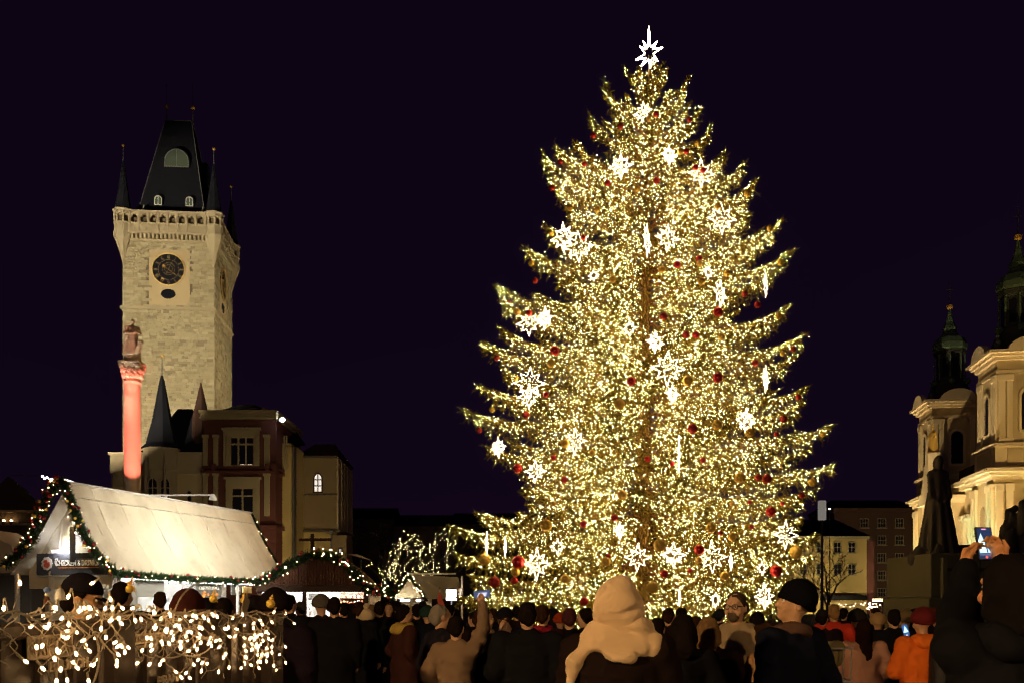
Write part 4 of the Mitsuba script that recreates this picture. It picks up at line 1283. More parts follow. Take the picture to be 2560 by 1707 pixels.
for x_ in (3.9, 5.6, 6.9, 8.3, 11.9, 13.3, 14.6, 16.2):
    y_ = 4.0 if 6.4 < x_ < 13.8 else 2.6
    part(cu, 'half_column', cm().lathe([(.42, 1.2), (.42, 1.6), (.33, 1.8), (.3, 9.2), (.38, 9.4)], (x_, y_ + .15, 0), 12), 'm_church_trim')
    part(cu, 'ionic_capital', cm().box((x_ - .5, y_ - .1, 9.4), (x_ + .5, y_ + .62, 9.9), ch=.08), 'm_church_trim')
    part(cu, 'column_base', cm().box((x_ - .55, y_ - .1, 0), (x_ + .55, y_ + .7, 1.2)), 'm_church_trim')
for x_, z_, w_, h_ in ((7.6, 7.2, .45, 1.1), (12.6, 7.2, .45, 1.1), (4.75, 8.6, .45, .75), (15.4, 8.6, .45, .75), (4.75, 4.2, .5, 1.4), (15.4, 4.2, .5, 1.4), (10.1, 8.0, .9, 1.6), (10.1, 3.2, 1.2, 2.4)):
    y_ = 4.0 if 6.4 < x_ < 13.8 else 2.6
    a = np.arange(24) * 2 * PI / 24
    pg = sg.Polygon(np.c_[x_ + w_ * np.cos(a), z_ + h_ * np.sin(a)])
    part(cu, 'oval_window', cm().prism(pg, -.04, (0, y_, 0), (1, 0, 0), (0, 0, 1)), 'm_church_shade')
    part(cu, 'window_frame', cm().prism(pg.buffer(.2).difference(pg), -.18, (0, y_, 0), (1, 0, 0), (0, 0, 1)), 'm_church_trim')
part(cu, 'nave_roof', cm().box((3.0, -9.0, 0), (17.0, 0, 15.5)), 'm_copper_dark')
for i, x_ in enumerate((6.9, 8.6, 11.7, 13.4)):
    c = CA + fu * x_ + fn * 4.3
    part(cu, 'roof_statue', robed(c, 11.9, 2.3, turn=-1.2 + i * .2, h=.06, seed=40 + i), 'm_church_trim', smooth=True)
gs = part(cu, 'gilded_statue', robed(CA + fu * 9.2 + fn * 4.6, 16.3, 2.6, turn=-.9, h=.06, seed=50), 'm_gold', smooth=True)
part(cu, 'statue_pedestal', cm().box((8.6, 4.1, 11.9), (9.8, 5.2, 16.3)), 'm_church_trim')
part(cu, 'clock_disc', cm().lathe([(.9, 0), (.9, .25)], (0, 0, 0), 20) if False else cm().prism(sg.Point(10.1, 13.4).buffer(.85), -.15, (0, 4.0, 0), (1, 0, 0), (0, 0, 1)), 'm_church_cream')

# ------------------------------------------------------------------ bronze memorial on its stone base
MY = 38.0
mo = thing('bronze_memorial', 'black bronze memorial of standing and crouching figures on a grey-green stone base', 'memorial')
mat('memorial_stone', (.075, .078, .06), .9)
mx = lambda px: xx(px, MY)
mz = lambda py: zz(py, MY)
# base of big blocks
brow = [(0, .55, 2262, 2600), (.55, 1.9, 2270, 2585), (1.9, mz(1388), 2278, 2570)]
for r, (z0, z1, p0, p1) in enumerate(brow):
    a, b = mx(p0), mx(p1)
    n = 5 if r else 7
    xs_ = np.linspace(a, b, n + 1) + np.r_[0, brng.uniform(-.15, .15, n - 1), 0]
    for k in range(n):
        part(mo, 'base_block', MB().box((xs_[k] + .012, MY - 2.0 + r * .12, z0 + .01), (xs_[k + 1] - .012, MY + 2.5, z1 - .01), np.array([.075, .078, .06]) * brng.uniform(.75, 1.15), ch=.03), 'm_vc')
part(mo, 'base_core', MB().box((mx(2285), MY - 1.6, 0), (mx(2568), MY + 2.4, mz(1392))), 'm_memorial_stone')
c0 = np.array([mx(2345), MY, 0])
zb = mz(1392)
H = mz(1138) - zb
st = [RC((0, 0, 0), (-.05, 0, H * .55), .62, .36, .2), RC((-.05, 0, H * .5), (.0, 0, H * .82), .36, .26, .15), RC((-.26, 0, H * .83), (.24, 0, H * .83), .15, .15, .1), RC((0, -.05, H * .86), (0, -.08, H * .93), .11, .1, .05),
      EL((.0, -.08, H * .95), (.17, .2, .24), .06), EL((.02, .06, H * .93), (.2, .18, .26), .06), EL((-.02, -.2, H * .91), (.1, .08, .14), .05),
      RC((.28, -.05, H * .82), (.34, -.25, H * .6), .12, .1, .06), RC((.34, -.25, H * .6), (.1, -.42, H * .55), .1, .08, .05), RC((-.3, 0, H * .82), (-.38, -.2, H * .6), .12, .1, .06), RC((-.38, -.2, H * .6), (-.1, -.42, H * .52), .1, .08, .05)]
for k in range(10):
    a = k * .63
    st.append(RC((.3 * math.cos(a), .3 * math.sin(a), H * .7), (.68 * math.cos(a + .2), .62 * math.sin(a + .2), .05), .05, .14, .08))
v, f = sdf_mesh(st, .07)
part(mo, 'standing_figure', (v + c0 + [0, 0, zb - .05], f), 'm_bronze_dark', smooth=True)


def heap(px0, px1, top, seed, n):
    g_ = np.random.default_rng(seed)
    pr = []
    for k in range(n):
        u = (k + .5) / n
        x_ = mx(px0 + (px1 - px0) * u)
        tz_ = mz(np.interp(u, np.linspace(0, 1, len(top)), top) + g_.uniform(-6, 6)) - zb
        y_ = MY + g_.uniform(-.6, .6)
        tz_ = max(tz_, .35)
        pr += [RC((x_ - .1, y_, 0), (x_, y_, tz_ * .62), .42, .3, .2), RC((x_, y_, tz_ * .62), (x_ + g_.uniform(-.15, .15), y_ - .1, max(tz_ - .26, .2)), .27, .17, .12), EL((x_ + .05, y_ - .15, max(tz_ - .13, .25)), (.13, .15, .16), .05)]
    v, f = sdf_mesh(pr, .08)
    return v + [0, 0, zb - .06], f


part(mo, 'crouching_group', heap(2296, 2500, [1392, 1362, 1352, 1376, 1366, 1384, 1360, 1378, 1352, 1366], 4, 12), 'm_bronze_dark', smooth=True)
part(mo, 'rising_group', heap(2505, 2620, [1330, 1262, 1240, 1262, 1290], 9, 7), 'm_bronze_dark', smooth=True)
part(mo, 'banner_pole', MB().tube([(mx(2505), MY - .8, mz(1372)), (mx(2570), MY - .5, mz(1290))], .03, 6), 'm_bronze_dark')
for px in (2300, 2470):
    part(mo, 'corner_shaft', MB().box((mx(px), MY - 2.05, 1.0), (mx(px + 10), MY - 1.8, mz(1400))), 'm_memorial_stone')
part(mo, 'carved_band', MB().box((mx(2300), MY - 1.86, mz(1432)), (mx(2462), MY - 1.7, mz(1424))), 'm_bronze_dark')

# ------------------------------------------------------------------ houses on the right
RY = 160.0
rx_ = lambda px: xx(px, RY)
rz_ = lambda py: zz(py, RY)
yh = thing('yellow_house', 'low pale yellow house with dark windows behind the bare tree on the right', 'house')
part(yh, 'wall', MB().box((rx_(1985), RY, 0), (rx_(2167), RY + 14, rz_(1346))), 'm_plaster_yellow')
part(yh, 'cornice', MB().box((rx_(1982), RY - .5, rz_(1347)), (rx_(2171), RY + 14.5, rz_(1340))), 'm_frame_pale')
part(yh, 'roof', MB().add([(rx_(1980), RY - .6, rz_(1340)), (rx_(2173), RY - .6, rz_(1340)), (rx_(2173), RY + 15, rz_(1340)), (rx_(1980), RY + 15, rz_(1340)), (rx_(2000), RY + 7, rz_(1290)), (rx_(2125), RY + 7, rz_(1290))], [[0, 1, 5], [0, 5, 4], [1, 2, 5], [2, 3, 4], [2, 4, 5], [3, 0, 4]]), 'm_slate')
for (p0, row) in ((1382, (2050, 2093, 2129)), (1436, (2008, 2050, 2093, 2129))):
    for px in row:
        window(yh, rx_(px), rz_(p0), .64, 1.8, RY - .02, 2, 2, frame='m_frame_pale', bar=.08)
part(yh, 'shop_awning', MB().box((rx_(2050), RY - 1.4, rz_(1500)), (rx_(2160), RY, rz_(1488))), 'm_black')
part(yh, 'side_wall', MB().box((rx_(2167), RY + .1, 0), (rx_(2186), RY + 13, rz_(1352))), 'm_red_paint')
BY = 176.0
bx_ = lambda px: xx(px, BY)
bz_ = lambda py: zz(py, BY)
bh = thing('brick_house', 'tall dim brown brick house with white gridded windows left of the church', 'house')
mat('brick_dim', (.13, .07, .05), .9)
part(bh, 'wall', MB().box((bx_(2085), BY, 0), (bx_(2300), BY + 14, bz_(1275))), 'm_brick_dim')
part(bh, 'cornice', MB().box((bx_(2080), BY - .6, bz_(1280)), (bx_(2304), BY + 14, bz_(1270))), 'm_brick_dim')
part(bh, 'roof', MB().add([(bx_(2078), BY - .6, bz_(1270)), (bx_(2306), BY - .6, bz_(1270)), (bx_(2306), BY + 15, bz_(1270)), (bx_(2078), BY + 15, bz_(1270)), (bx_(2110), BY + 7, bz_(1240)), (bx_(2280), BY + 7, bz_(1240))], [[0, 1, 5], [0, 5, 4], [1, 2, 5], [2, 3, 4], [2, 4, 5], [3, 0, 4]]), 'm_slate')
for py in (1319, 1362, 1406, 1450, 1493):
    for px in (2160, 2204, 2248):
        window(bh, bx_(px), bz_(py), .78, 1.7, BY - .02, 3, 2, frame='m_frame_pale', bar=.1)
ls = thing('lamp_column_sign', 'white glowing box-shaped lantern above the roofs right of the tree', 'lantern')
p_ = P(2055, 1300, 150)
part(ls, 'body', MB().box(p_ + [-.55, -.4, 0], p_ + [.55, .4, 3.0], ch=.1), 'm_white_paint', emit=(.16, .15, .13), weight=.05)
part(ls, 'post', MB().box(p_ + [-.15, -.15, -p_[2]], p_ + [.15, .15, 0]), 'm_iron')
sl_ = thing('small_roof_lamp', 'tiny bright lamp right beside the white box lantern', 'lamp')
p_ = P(2074, 1272, 150)
part(sl_, 'bulb', MB().ball(p_, .16, 1), 'm_bulb', emit=(12, 11, 9), weight=.05)
part(sl_, 'pole', MB().tube([[p_[0], p_[1], 0], p_ - [0, 0, .1]], .05, 6), 'm_iron')
gl_ = thing('small_green_lamp', 'tiny greenish white lamp at the right edge of the tree', 'lamp')
p_ = P(1966, 1264, 46)
part(gl_, 'bulb', MB().ball(p_, .07, 1), 'm_bulb', emit=(8, 11, 10), weight=.03)
part(gl_, 'pole', MB().tube([[p_[0], p_[1], 0], p_ - [0, 0, .05]], .04, 6), 'm_iron')
ol = thing('shop_light_bar', 'short bright orange shop light bar low on the brick house', 'lamp')
p_ = P(2194, 1500, 120)
part(ol, 'tube', MB().box(p_ + [-.6, 0, -.17], p_ + [.6, .1, .17]), 'm_bulb', emit=(12, 6.5, 1.6), weight=.3)
part(ol, 'bracket', MB().box(p_ + [-.7, .1, .17], p_ + [.7, .2, .24]).box(p_ + [-.05, .12, -p_[2]], p_ + [.05, .22, .17]), 'm_iron')
# ------------------------------------------------------------------ garlands
grng = np.random.default_rng(11)
mat('bauble_tiny_red', (.28, .02, .025), .25, metal=.4)


def poly_at(pts, n):
    return resample(np.asarray(pts, float), n, closed=False)


def garland(pts, rad, label, bulbs=20, balls=0, dens=260, group=None, bulb_r=.021, golden=0, emit=(10, 6.4, 3.0), weight=.3):
    """A fir garland along a path: blades of needles, small lit bulbs, little baubles."""
    rad, dens = rad * 1.25, dens * 1.4
    pts = np.asarray(pts, float)
    L = np.linalg.norm(np.diff(pts, axis=0), axis=1).sum()
    c = poly_at(pts, max(8, int(L * 4)))
    t = thing('garland', label, 'garland', group)
    m = MB().tube(c, rad * .35, 6, color=(.010, .014, .008))
    n = int(L * dens)
    u = grng.random(n) * (len(c) - 1)
    i = np.minimum(u.astype(int), len(c) - 2)
    p = c[i] + (c[i + 1] - c[i]) * (u - i)[:, None]
    d = grng.normal(0, 1, (n, 3))
    d /= np.linalg.norm(d, axis=1, keepdims=True)
    ln = rad * grng.uniform(.55, 1.15, n)[:, None]
    w = np.cross(d, grng.normal(0, 1, (n, 3)))
    w /= np.linalg.norm(w, axis=1, keepdims=True) + 1e-9
    w *= rad * .11
    V = np.stack([p - w + d * rad * .1, p + w + d * rad * .1, p + d * ln], 1).reshape(-1, 3)
    col = np.array([.022, .040, .018]) * np.exp(grng.normal(0, .35, (n, 1)))
    m.add(V, np.arange(3 * n).reshape(-1, 3), np.repeat(col, 3, 0))
    part(t, 'needles', m, 'm_leaf', kind='stuff')

    def spots(k, out):
        u = np.sort(grng.random(k)) * (len(c) - 1)
        i = np.minimum(u.astype(int), len(c) - 2)
        q = c[i] + (c[i + 1] - c[i]) * (u - i)[:, None]
        d = grng.normal(0, 1, (k, 3)) + np.array([.3, -1.2, .2])
        return q + d / np.linalg.norm(d, axis=1, keepdims=True) * rad * out
    if bulbs:
        part(t, 'bulbs', scatter(ICO[0], spots(bulbs, .95), bulb_r * np.exp(grng.normal(0, .2, bulbs))), 'm_bulb', kind='stuff', emit=emit, weight=weight)
    if balls:
        part(t, 'red_balls', scatter(ICO[1], spots(balls, .8), rad * .21), 'm_bauble_tiny_red', kind='stuff', smooth=True)
    if golden:
        part(t, 'gold_balls', scatter(ICO[1], spots(golden, .8), rad * .2), 'm_bauble_gold', kind='stuff', smooth=True)
    return t


# ------------------------------------------------------------------ the big white tent stall
R1, R2 = np.array([-12.6, 27.7, 5.1]), np.array([-9.9, 37.0, 5.1])
tu = (R2 - R1) / np.linalg.norm(R2 - R1)
tw_ = np.array([tu[1], -tu[0], 0])
TL = np.linalg.norm(R2 - R1)
SR, SL, ZE = 1.56, 2.0, 2.5


def roofpt(a, t, side=1, off=0.0):
    """Point on the tent roof: a metres along the ridge, t from ridge (0) to eave (1)."""
    s = (SR if side > 0 else -SL)
    sag = .10 * math.sin(PI * t)
    z = 5.1 + (ZE - 5.1) * t
    nrm = np.array([tw_[0] * side, tw_[1] * side, .58])
    return R1 + tu * a + tw_ * (s * t) + np.array([0, 0, z - 5.1]) - nrm / np.linalg.norm(nrm) * (sag - off)


st_ = thing('tent_stall', 'big white pointed tent stall selling chicken, glossy canvas roof edged with fir garlands', 'market stall')
seams = [0, .9, 2.0, 3.4, 4.9, 6.2, 7.4, 8.6, TL]
for side in (1, -1):
    for k in range(len(seams) - 1):
        na, ntt = 5, 10
        a = np.linspace(seams[k], seams[k + 1], na)
        V = []
        for ti in np.linspace(0, 1, ntt):
            for j, aj in enumerate(a):
                puff = .022 * math.sin(PI * j / (na - 1)) + .012 * math.sin(7 * ti + aj * 2.3)
                V.append(roofpt(aj, ti, side, puff))
        V = np.array(V)
        I, J = np.meshgrid(np.arange(ntt - 1), np.arange(na - 1), indexing='ij')
        q = np.stack([I * na + J, I * na + J + 1, (I + 1) * na + J + 1, (I + 1) * na + J], -1).reshape(-1, 4)
        part(st_, 'roof_panel', (V, np.vstack([q[:, [0, 1, 2]], q[:, [0, 2, 3]]])), 'm_canvas', smooth=True)
    for k in range(1, len(seams) - 1):
        part(st_, 'seam', MB().tube([roofpt(seams[k], ti, side, .006) for ti in np.linspace(0, 1, 9)], .004, 4), 'm_canvas')
part(st_, 'stitch_line', MB().tube([roofpt(a, .16, 1, .03) for a in np.linspace(.1, TL, 14)], .007, 4), 'm_canvas_grey')
part(st_, 'ridge_pole', MB().tube([R1 - tu * .1, R2 + tu * .1], .05, 8), 'm_white_metal')
for a in (.15, TL / 3, 2 * TL / 3, TL - .15):
    for side in (1, -1):
        p_ = R1 + tu * a + tw_ * ((SR - .12) if side > 0 else -(SL - .12))
        part(st_, 'post', MB().beam([p_[0], p_[1], 0], [p_[0], p_[1], ZE], .09), 'm_white_metal')
# gable with its signs
gi = tu * .45


def gp(x, z, o=0.0):
    """Point in the gable plane: x to the right of the ridge, height z, o in front."""
    return R1 + tw_ * x + np.array([0, 0, z - 5.1]) + gi - tu * o


def gx_(px):
    return ((px - 1280) / FP * (R1 + gi)[1] - (R1 + gi)[0]) / (tw_[0] - (px - 1280) / FP * tw_[1])


def gz_(px, py):
    return zz(py, (R1 + gi + tw_ * gx_(px))[1])


gb = MB()
gpts = [(-1.75, 2.1), (1.42, 2.1), (1.40, 2.62), (.62, 3.9), (.02, 4.98), (-.75, 3.9), (-1.75, 2.6)]
gb.prism(gpts, -.03, gp(0, 0), tw_, EZ)
part(st_, 'gable_canvas', gb, 'm_canvas_matt')
part(st_, 'gable_fold', MB().tube([gp(-.55, 4.1, .05), gp(-.62, 3.2, .07), gp(-.9, 2.7, .05)], .03, 5).tube([gp(-.95, 3.3, .05), gp(-1.3, 2.65, .06)], .03, 5), 'm_canvas_matt')
part(st_, 'steel_frame', MB().obox(gp(gx_(197), gz_(197, 1362), .25), (.075, .03, .50), tw_, tu).obox(gp(gx_(222), gz_(222, 1390), .25), (.34, .032, .075), tw_, tu), 'm_black')
sgn = thing('sign_board', 'dark sign board reading CHICKEN & DRINKS with a round logo on the tent gable', 'sign')
xa, xb = gx_(101), gx_(277)
za, zb_ = gz_(190, 1437), gz_(190, 1383)
part(sgn, 'board', MB().obox(gp((xa + xb) / 2, (za + zb_) / 2, .12), ((xb - xa) / 2, .03, (zb_ - za) / 2), tw_, tu), 'm_sign_dark')


def text(s, h, o, ex, ey, bold=True, depth=.012, w=None):
    m_ = meshkit.text_mesh(s, h, depth, bold)
    v = np.array(m_.vertices)
    sx_ = 1.0 if w is None else w / (v[:, 0].max() - v[:, 0].min())
    v[:, 0] = (v[:, 0] - v[:, 0].min()) * sx_
    n_ = np.cross(ex, ey)
    return MB().add(np.asarray(o) + v[:, :1] * np.array(ex) + v[:, 1:2] * np.array(ey) + v[:, 2:] * n_, m_.faces)


zt = gz_(190, 1414)
part(sgn, 'lettering', text('CHICKEN & DRINKS', .155, gp(gx_(150), zt, .155), tw_, EZ, w=gx_(256) - gx_(150)), 'm_white_paint')
part(sgn, 'capital_letter', text('C', .21, gp(gx_(147), zt, .157), tw_, EZ, w=.12), 'm_white_paint')
mat('orange_paint', (.75, .25, .06), .5)
part(sgn, 'underline', MB().obox(gp(gx_(205), zt - .06, .155), ((gx_(256) - gx_(155)) / 2, .008, .012), tw_, tu), 'm_orange_paint')
lc = gp(gx_(128), gz_(128, 1409), .16)
a = np.arange(32) * 2 * PI / 32
part(sgn, 'logo_disc', MB().prism(sg.Polygon(np.c_[.19 * np.cos(a) * (1 + .06 * np.cos(9 * a)), .19 * np.sin(a) * (1 + .06 * np.cos(9 * a))]), .012, lc, tw_, EZ), 'm_white_paint')
mat('logo_red', (.55, .10, .06), .5)
part(sgn, 'logo_bird', MB().prism([(-.1, -.1), (.02, -.13), (.11, -.06), (.1, .05), (.03, .02), (.0, .12), (-.07, .1), (-.12, .04), (-.06, .02), (-.09, -.03)], .012, lc - tu * .013, tw_, EZ), 'm_logo_red')
part(sgn, 'shelf_edge', MB().obox(gp((xa + xb) / 2, za - .04, .16), ((xb - xa) / 2, .05, .018), tw_, tu), 'm_white_metal')
tl = thing('sign_lamp', 'white strip lamp above the sign board on the tent gable', 'lamp')
part(tl, 'tube', MB().obox(gp(gx_(168), zb_ + .05, .30), (.24, .03, .03), tw_, tu), 'm_bulb', emit=(70, 70, 72), weight=1.6)
part(tl, 'arm', MB().beam(gp(gx_(168), zb_ + .06, .27), gp(gx_(168), zb_ + .1, .02), .03), 'm_iron')
gl2 = thing('gable_spotlight', 'small amber spotlight under the peak of the tent gable', 'floodlight')
p_ = gp(.0, 4.55, .35)
part(gl2, 'housing', MB().obox(p_, (.07, .08, .07), tw_, tu), 'm_iron')
part(gl2, 'arm', MB().beam(p_ + [0, 0, .05], gp(0, 4.9, .0), .03), 'm_iron')
spot(gl2 + '__beam', p_ - [0, 0, .08] - tu * .05, gp(.05, 2.9, -.05), np.array([1, .60, .2]) * 40, 34, 8, weight=1.5)
# inside and under the eave
part(st_, 'counter', MB().obox(R1 + tu * TL / 2 + tw_ * (SR - .35) + [0, 0, -4.55], (TL / 2 - .3, .05, .55), tu, tw_), 'm_sign_dark')
part(st_, 'counter_top', MB().obox(R1 + tu * TL / 2 + tw_ * (SR - .35) + [0, 0, -3.97], (TL / 2 - .25, .25, .03), tu, tw_), 'm_white_metal')
part(st_, 'back_wall', MB().obox(R1 + tu * TL / 2 - tw_ * .9 + [0, 0, -3.8], (TL / 2 - .3, .03, 1.3), tu, tw_), 'm_white_paint')
part(st_, 'gable_counter', MB().obox(gp(-.1, .6, .1), (1.5, .25, .55), tw_, tu), 'm_sign_dark')
part(st_, 'gable_end_panel', MB().obox(gp(-.1, 1.75, -.6), (1.6, .03, .5), tw_, tu), 'm_canvas_grey')
lt = thing('tube_light', 'long white tube light under the eave of the tent stall', 'lamp')
part(lt, 'tube', MB().tube([R1 + tu * .8 + tw_ * (SR - .75) + [0, 0, -2.72], R2 - tu * .8 + tw_ * (SR - .75) + [0, 0, -2.72]], .035, 8), 'm_bulb', emit=(60, 59, 55), weight=3)
part(lt, 'bracket', MB().beam(R1 + tu * .8 + tw_ * (SR - .75) + [0, 0, -2.66], R2 - tu * .8 + tw_ * (SR - .75) + [0, 0, -2.66], .05, .03), 'm_white_metal')


def eave_at(px, o=.2):
    """Metres along the ridge where the eave, o inside, crosses image column px."""
    b = R1 + tw_ * (SR - o)
    k = (px - 1280) / FP
    return (k * b[1] - b[0]) / (tu[0] - k * tu[1])


def eave_board(name, label, px0, px1, py0, py1, o, m_, cat):
    a0, a1 = eave_at(px0, o), eave_at(px1, o)
    b = R1 + tw_ * (SR - o) + tu * (a0 + a1) / 2
    z0, z1 = zz(py1, b[1]), zz(py0, b[1])
    t = thing(name, label, cat)
    part(t, 'board', MB().obox([b[0], b[1], (z0 + z1) / 2], ((a1 - a0) / 2, .02, (z1 - z0) / 2), tu, tw_), m_)
    return t, b, a0, a1, z0, z1


mat('board_grey', (.12, .12, .11), .6)
t, b, a0, a1, z0, z1 = eave_board('menu_board', 'dark board reading CHICKEN GRILL under the tent eave', 488, 552, 1459, 1497, .22, 'm_board_grey', 'sign')
o_ = R1 + tw_ * (SR - .19) + tu * (a0 + (a1 - a0) * .12)
part(t, 'lettering', text('CHICKEN GRILL', .1, [o_[0], o_[1], z1 - .19], tu, EZ, w=(a1 - a0) * .78), 'm_white_paint')
food = MB()
for k in range(9):
    q = R1 + tw_ * (SR - .17) + tu * (a0 + (a1 - a0) * (.2 + .62 * grng.random()))
    food.ball([q[0], q[1], z0 + .06 + .16 * grng.random()], .06, 1, s=(1, .4, .8))
part(t, 'food_picture', food, 'm_orange_paint', kind='stuff')
t, b, a0, a1, z0, z1 = eave_board('round_sign', 'round white sign with an orange dish picture beside the menu board', 578, 602, 1462, 1487, .2, 'm_board_grey', 'sign')
q = R1 + tw_ * (SR - .16) + tu * (a0 + a1) / 2
part(t, 'disc', MB().prism(sg.Point(0, 0).buffer(.14), .012, [q[0], q[1], (z0 + z1) / 2], tu, EZ), 'm_white_paint')
part(t, 'dish', MB().prism(sg.Point(0, .01).buffer(.09), .024, [q[0], q[1], (z0 + z1) / 2], tu, EZ), 'm_orange_paint')
t, b, a0, a1, z0, z1 = eave_board('yellow_sign', 'small yellow sign under the far end of the tent eave', 606, 628, 1466, 1482, .2, 'm_gold_paint', 'sign')
t, b, a0, a1, z0, z1 = eave_board('glass_screen', 'pale glass screen under the near part of the tent eave', 336, 408, 1450, 1492, .3, 'm_canvas_grey', 'screen')
for k, px in enumerate((350, 372, 394, 430, 455, 470, 560, 645)):
    a_ = eave_at(px, .45)
    q = R1 + tw_ * (SR - .45) + tu * a_
    t = thing('tall_can' if k % 2 else 'glass_jar', ['glass jar', 'tall can'][k % 2] + ' on the tent stall counter, ' + ORD[k].replace('topmost', 'first') + ' from the left', 'jar' if k % 2 == 0 else 'can', 'jars and cans on the tent counter')
    part(t, 'body', MB().lathe([(.06, 1.15), (.08, 1.2), (.08, 1.5), (.05, 1.56)], (q[0], q[1], 0), 10), ['m_canvas_grey', 'm_white_metal'][k % 2])
    part(t, 'lid', MB().lathe([(.055, 1.56), (.055, 1.62)], (q[0], q[1], 0), 10), 'm_gold_paint')
# lamp arm over the ridge
la = thing('overhead_lamp', 'white horizontal bar with a small lamp standing above the tent ridge', 'lamp')
pa, pb = P(366, 1238, 35.2), P(536, 1237, 35.2)
part(la, 'bar', MB().tube([pa, pb], .035, 8), 'm_white_metal')
ps = P(415, 1237, 35.2)
part(la, 'support', MB().tube([ps, [ps[0], ps[1], 3.4]], .05, 8), 'm_white_metal')
part(la, 'lamp_head', MB().lathe([(.05, .12), (.14, -.02), (.16, -.12)], pb - [0.05, 0, .08], 10), 'm_white_metal')
# garlands of the tent
gpath = [P(12, 1412, 28.0), P(34, 1396, 28.0), P(58, 1374, 27.9), P(84, 1335, 27.8), P(96, 1295, 27.6), P(116, 1250, 27.5), P(134, 1214, 27.5), P(155, 1202, 27.5)]
garland(gpath, .20, 'thick fir garland with red balls down the left edge of the tent gable', 30, 26, 420, golden=8)
gpath = [P(158, 1204, 27.5), P(176, 1250, 27.3), P(192, 1300, 27.2), P(214, 1345, 27.0), P(240, 1385, 26.9), P(270, 1415, 26.9), P(292, 1434, 26.9)]
garland(gpath, .17, 'thick fir garland down the right edge of the tent gable', 26, 12, 420, golden=9)
ew = lambda a, dz=0: R1 + tu * a + tw_ * (SR + .1) + np.array([0, 0, ZE - 5.1 + dz])
garland([ew(0, .0), ew(2, -.06), ew(4, -.08), ew(6.5, -.07), ew(9.0, -.02), ew(TL + .3, 0)], .155, 'long fir garland along the tent eave', 40, 26, 380)
garland([R2 + tw_ * .02, roofpt(TL, .25, 1, .05), roofpt(TL, .5, 1, .05), roofpt(TL, .75, 1, .05), roofpt(TL + .1, 1, 1, .05)], .08, 'thin fir garland down the far edge of the tent roof', 9, 4, 300)
# second tent at the far left and the rows of bulbs behind
t2 = thing('tent_stall', 'edge of another pale tent at the left frame edge', 'market stall')
part(t2, 'canvas', MB().prism([(xx(-160, 36), zz(1340, 36)), (xx(-60, 36), zz(1318, 36)), (xx(28, 36), zz(1363, 36)), (xx(42, 36), zz(1408, 36)), (xx(42, 36), zz(1432, 36)), (xx(-160, 36), zz(1432, 36))], 3.0, (0, 39, 0), EX, EZ), 'm_canvas_matt')
part(t2, 'post', MB().beam((xx(38, 36), 36.1, 0), (xx(38, 36), 36.1, zz(1430, 36)), .1), 'm_white_metal')
sb = thing('bulb_row', 'two short rows of bright white bulbs strung above the tent peak', 'string lights')
row = [P(106 + 47 * u, 1190 + 15 * u + (4 if k % 2 else 0), 44) for k, u in enumerate(np.linspace(0, 1, 9))] + [P(132 + 20 * u, 1201 + 4 * u, 44) for u in (0, .5, 1)] + [P(164 + 36 * u, 1200 + 12 * u, 44) for u in np.linspace(0, 1, 9)]
part(sb, 'bulbs', scatter(ICO[1], row, .055), 'm_bulb', kind='stuff', emit=(13, 10.5, 8), weight=.4)
part(sb, 'cable', MB().tube([P(30, 1188, 44), row[0], row[8]], .012, 4), 'm_iron')
part(sb, 'cable', MB().tube([row[12], row[-1], P(222, 1216, 44)], .02, 4), 'm_white_metal')
part(sb, 'mast', MB().tube([P(200, 1212, 44.1), [xx(200, 44), 44.1, 0]], .05, 6), 'm_iron')

# ------------------------------------------------------------------ the brown plank hut
KY = 32.0
kx = lambda px: xx(px, KY)
kz = lambda py: zz(py, KY)
hu = thing('plank_hut', 'brown plank market hut with a curved gable and a brightly lit counter', 'market stall')
PROF = [(648, 1464), (690, 1436), (735, 1412), (770, 1396), (800, 1390), (830, 1397), (860, 1414), (890, 1440), (918, 1470)]
PX, PYv = np.array(PROF, float).T
n = 34
for k in range(n):
    p0, p1 = 656 + k * (912 - 656) / n, 656 + (k + 1) * (912 - 656) / n
    y0, y1 = np.interp([p0, p1], PX, PYv)
    if min(y0, y1) > 1460:
        continue
    zb0 = kz(1466)
    part(hu, 'plank', MB().prism([(kx(p0) + .006, zb0), (kx(p1) - .006, zb0), (kx(p1) - .006, max(kz(y1), zb0 + .02)), (kx(p0) + .006, max(kz(y0), zb0 + .02))], .05 + .012 * (k % 3), (0, KY, 0), EX, EZ), 'm_wood_plank' if (k * 7) % 3 else 'm_wood_plank_b')
part(hu, 'gable_backing', MB().prism([(kx(p), kz(q)) for p, q in PROF] + [(kx(912), kz(1466)), (kx(652), kz(1466))], -.05, (0, KY + .01, 0), EX, EZ), 'm_wood_dark')
part(hu, 'header_beam', MB().box((kx(646), KY - .35, kz(1479)), (kx(922), KY + .1, kz(1463)), ch=.02), 'm_wood_dark')
roof = MB()
R_ = np.array([(kx(p), kz(q) + .05) for p, q in PROF])
V = np.array([[x_, y_, z_] for y_ in (KY - .25, KY + 3.2) for x_, z_ in R_])
nn = len(R_)
q = np.array([[i, i + 1, nn + i + 1, nn + i] for i in range(nn - 1)])
roof.add(V, q)
roof.add(V - [0, 0, .06], q[:, ::-1])
part(hu, 'roof', roof, 'm_wood_dark')
for px in (651, 762, 916):
    part(hu, 'post', MB().box((kx(px) - .06, KY - .1, 0), (kx(px) + .06, KY + .05, kz(1470))), 'm_wood_dark')
part(hu, 'counter', MB().box((kx(650), KY - .25, 0), (kx(918), KY + .25, kz(1576))), 'm_wood_plank')
part(hu, 'counter_top', MB().box((kx(648), KY - .35, kz(1576)), (kx(920), KY + .35, kz(1573))), 'm_white_paint')
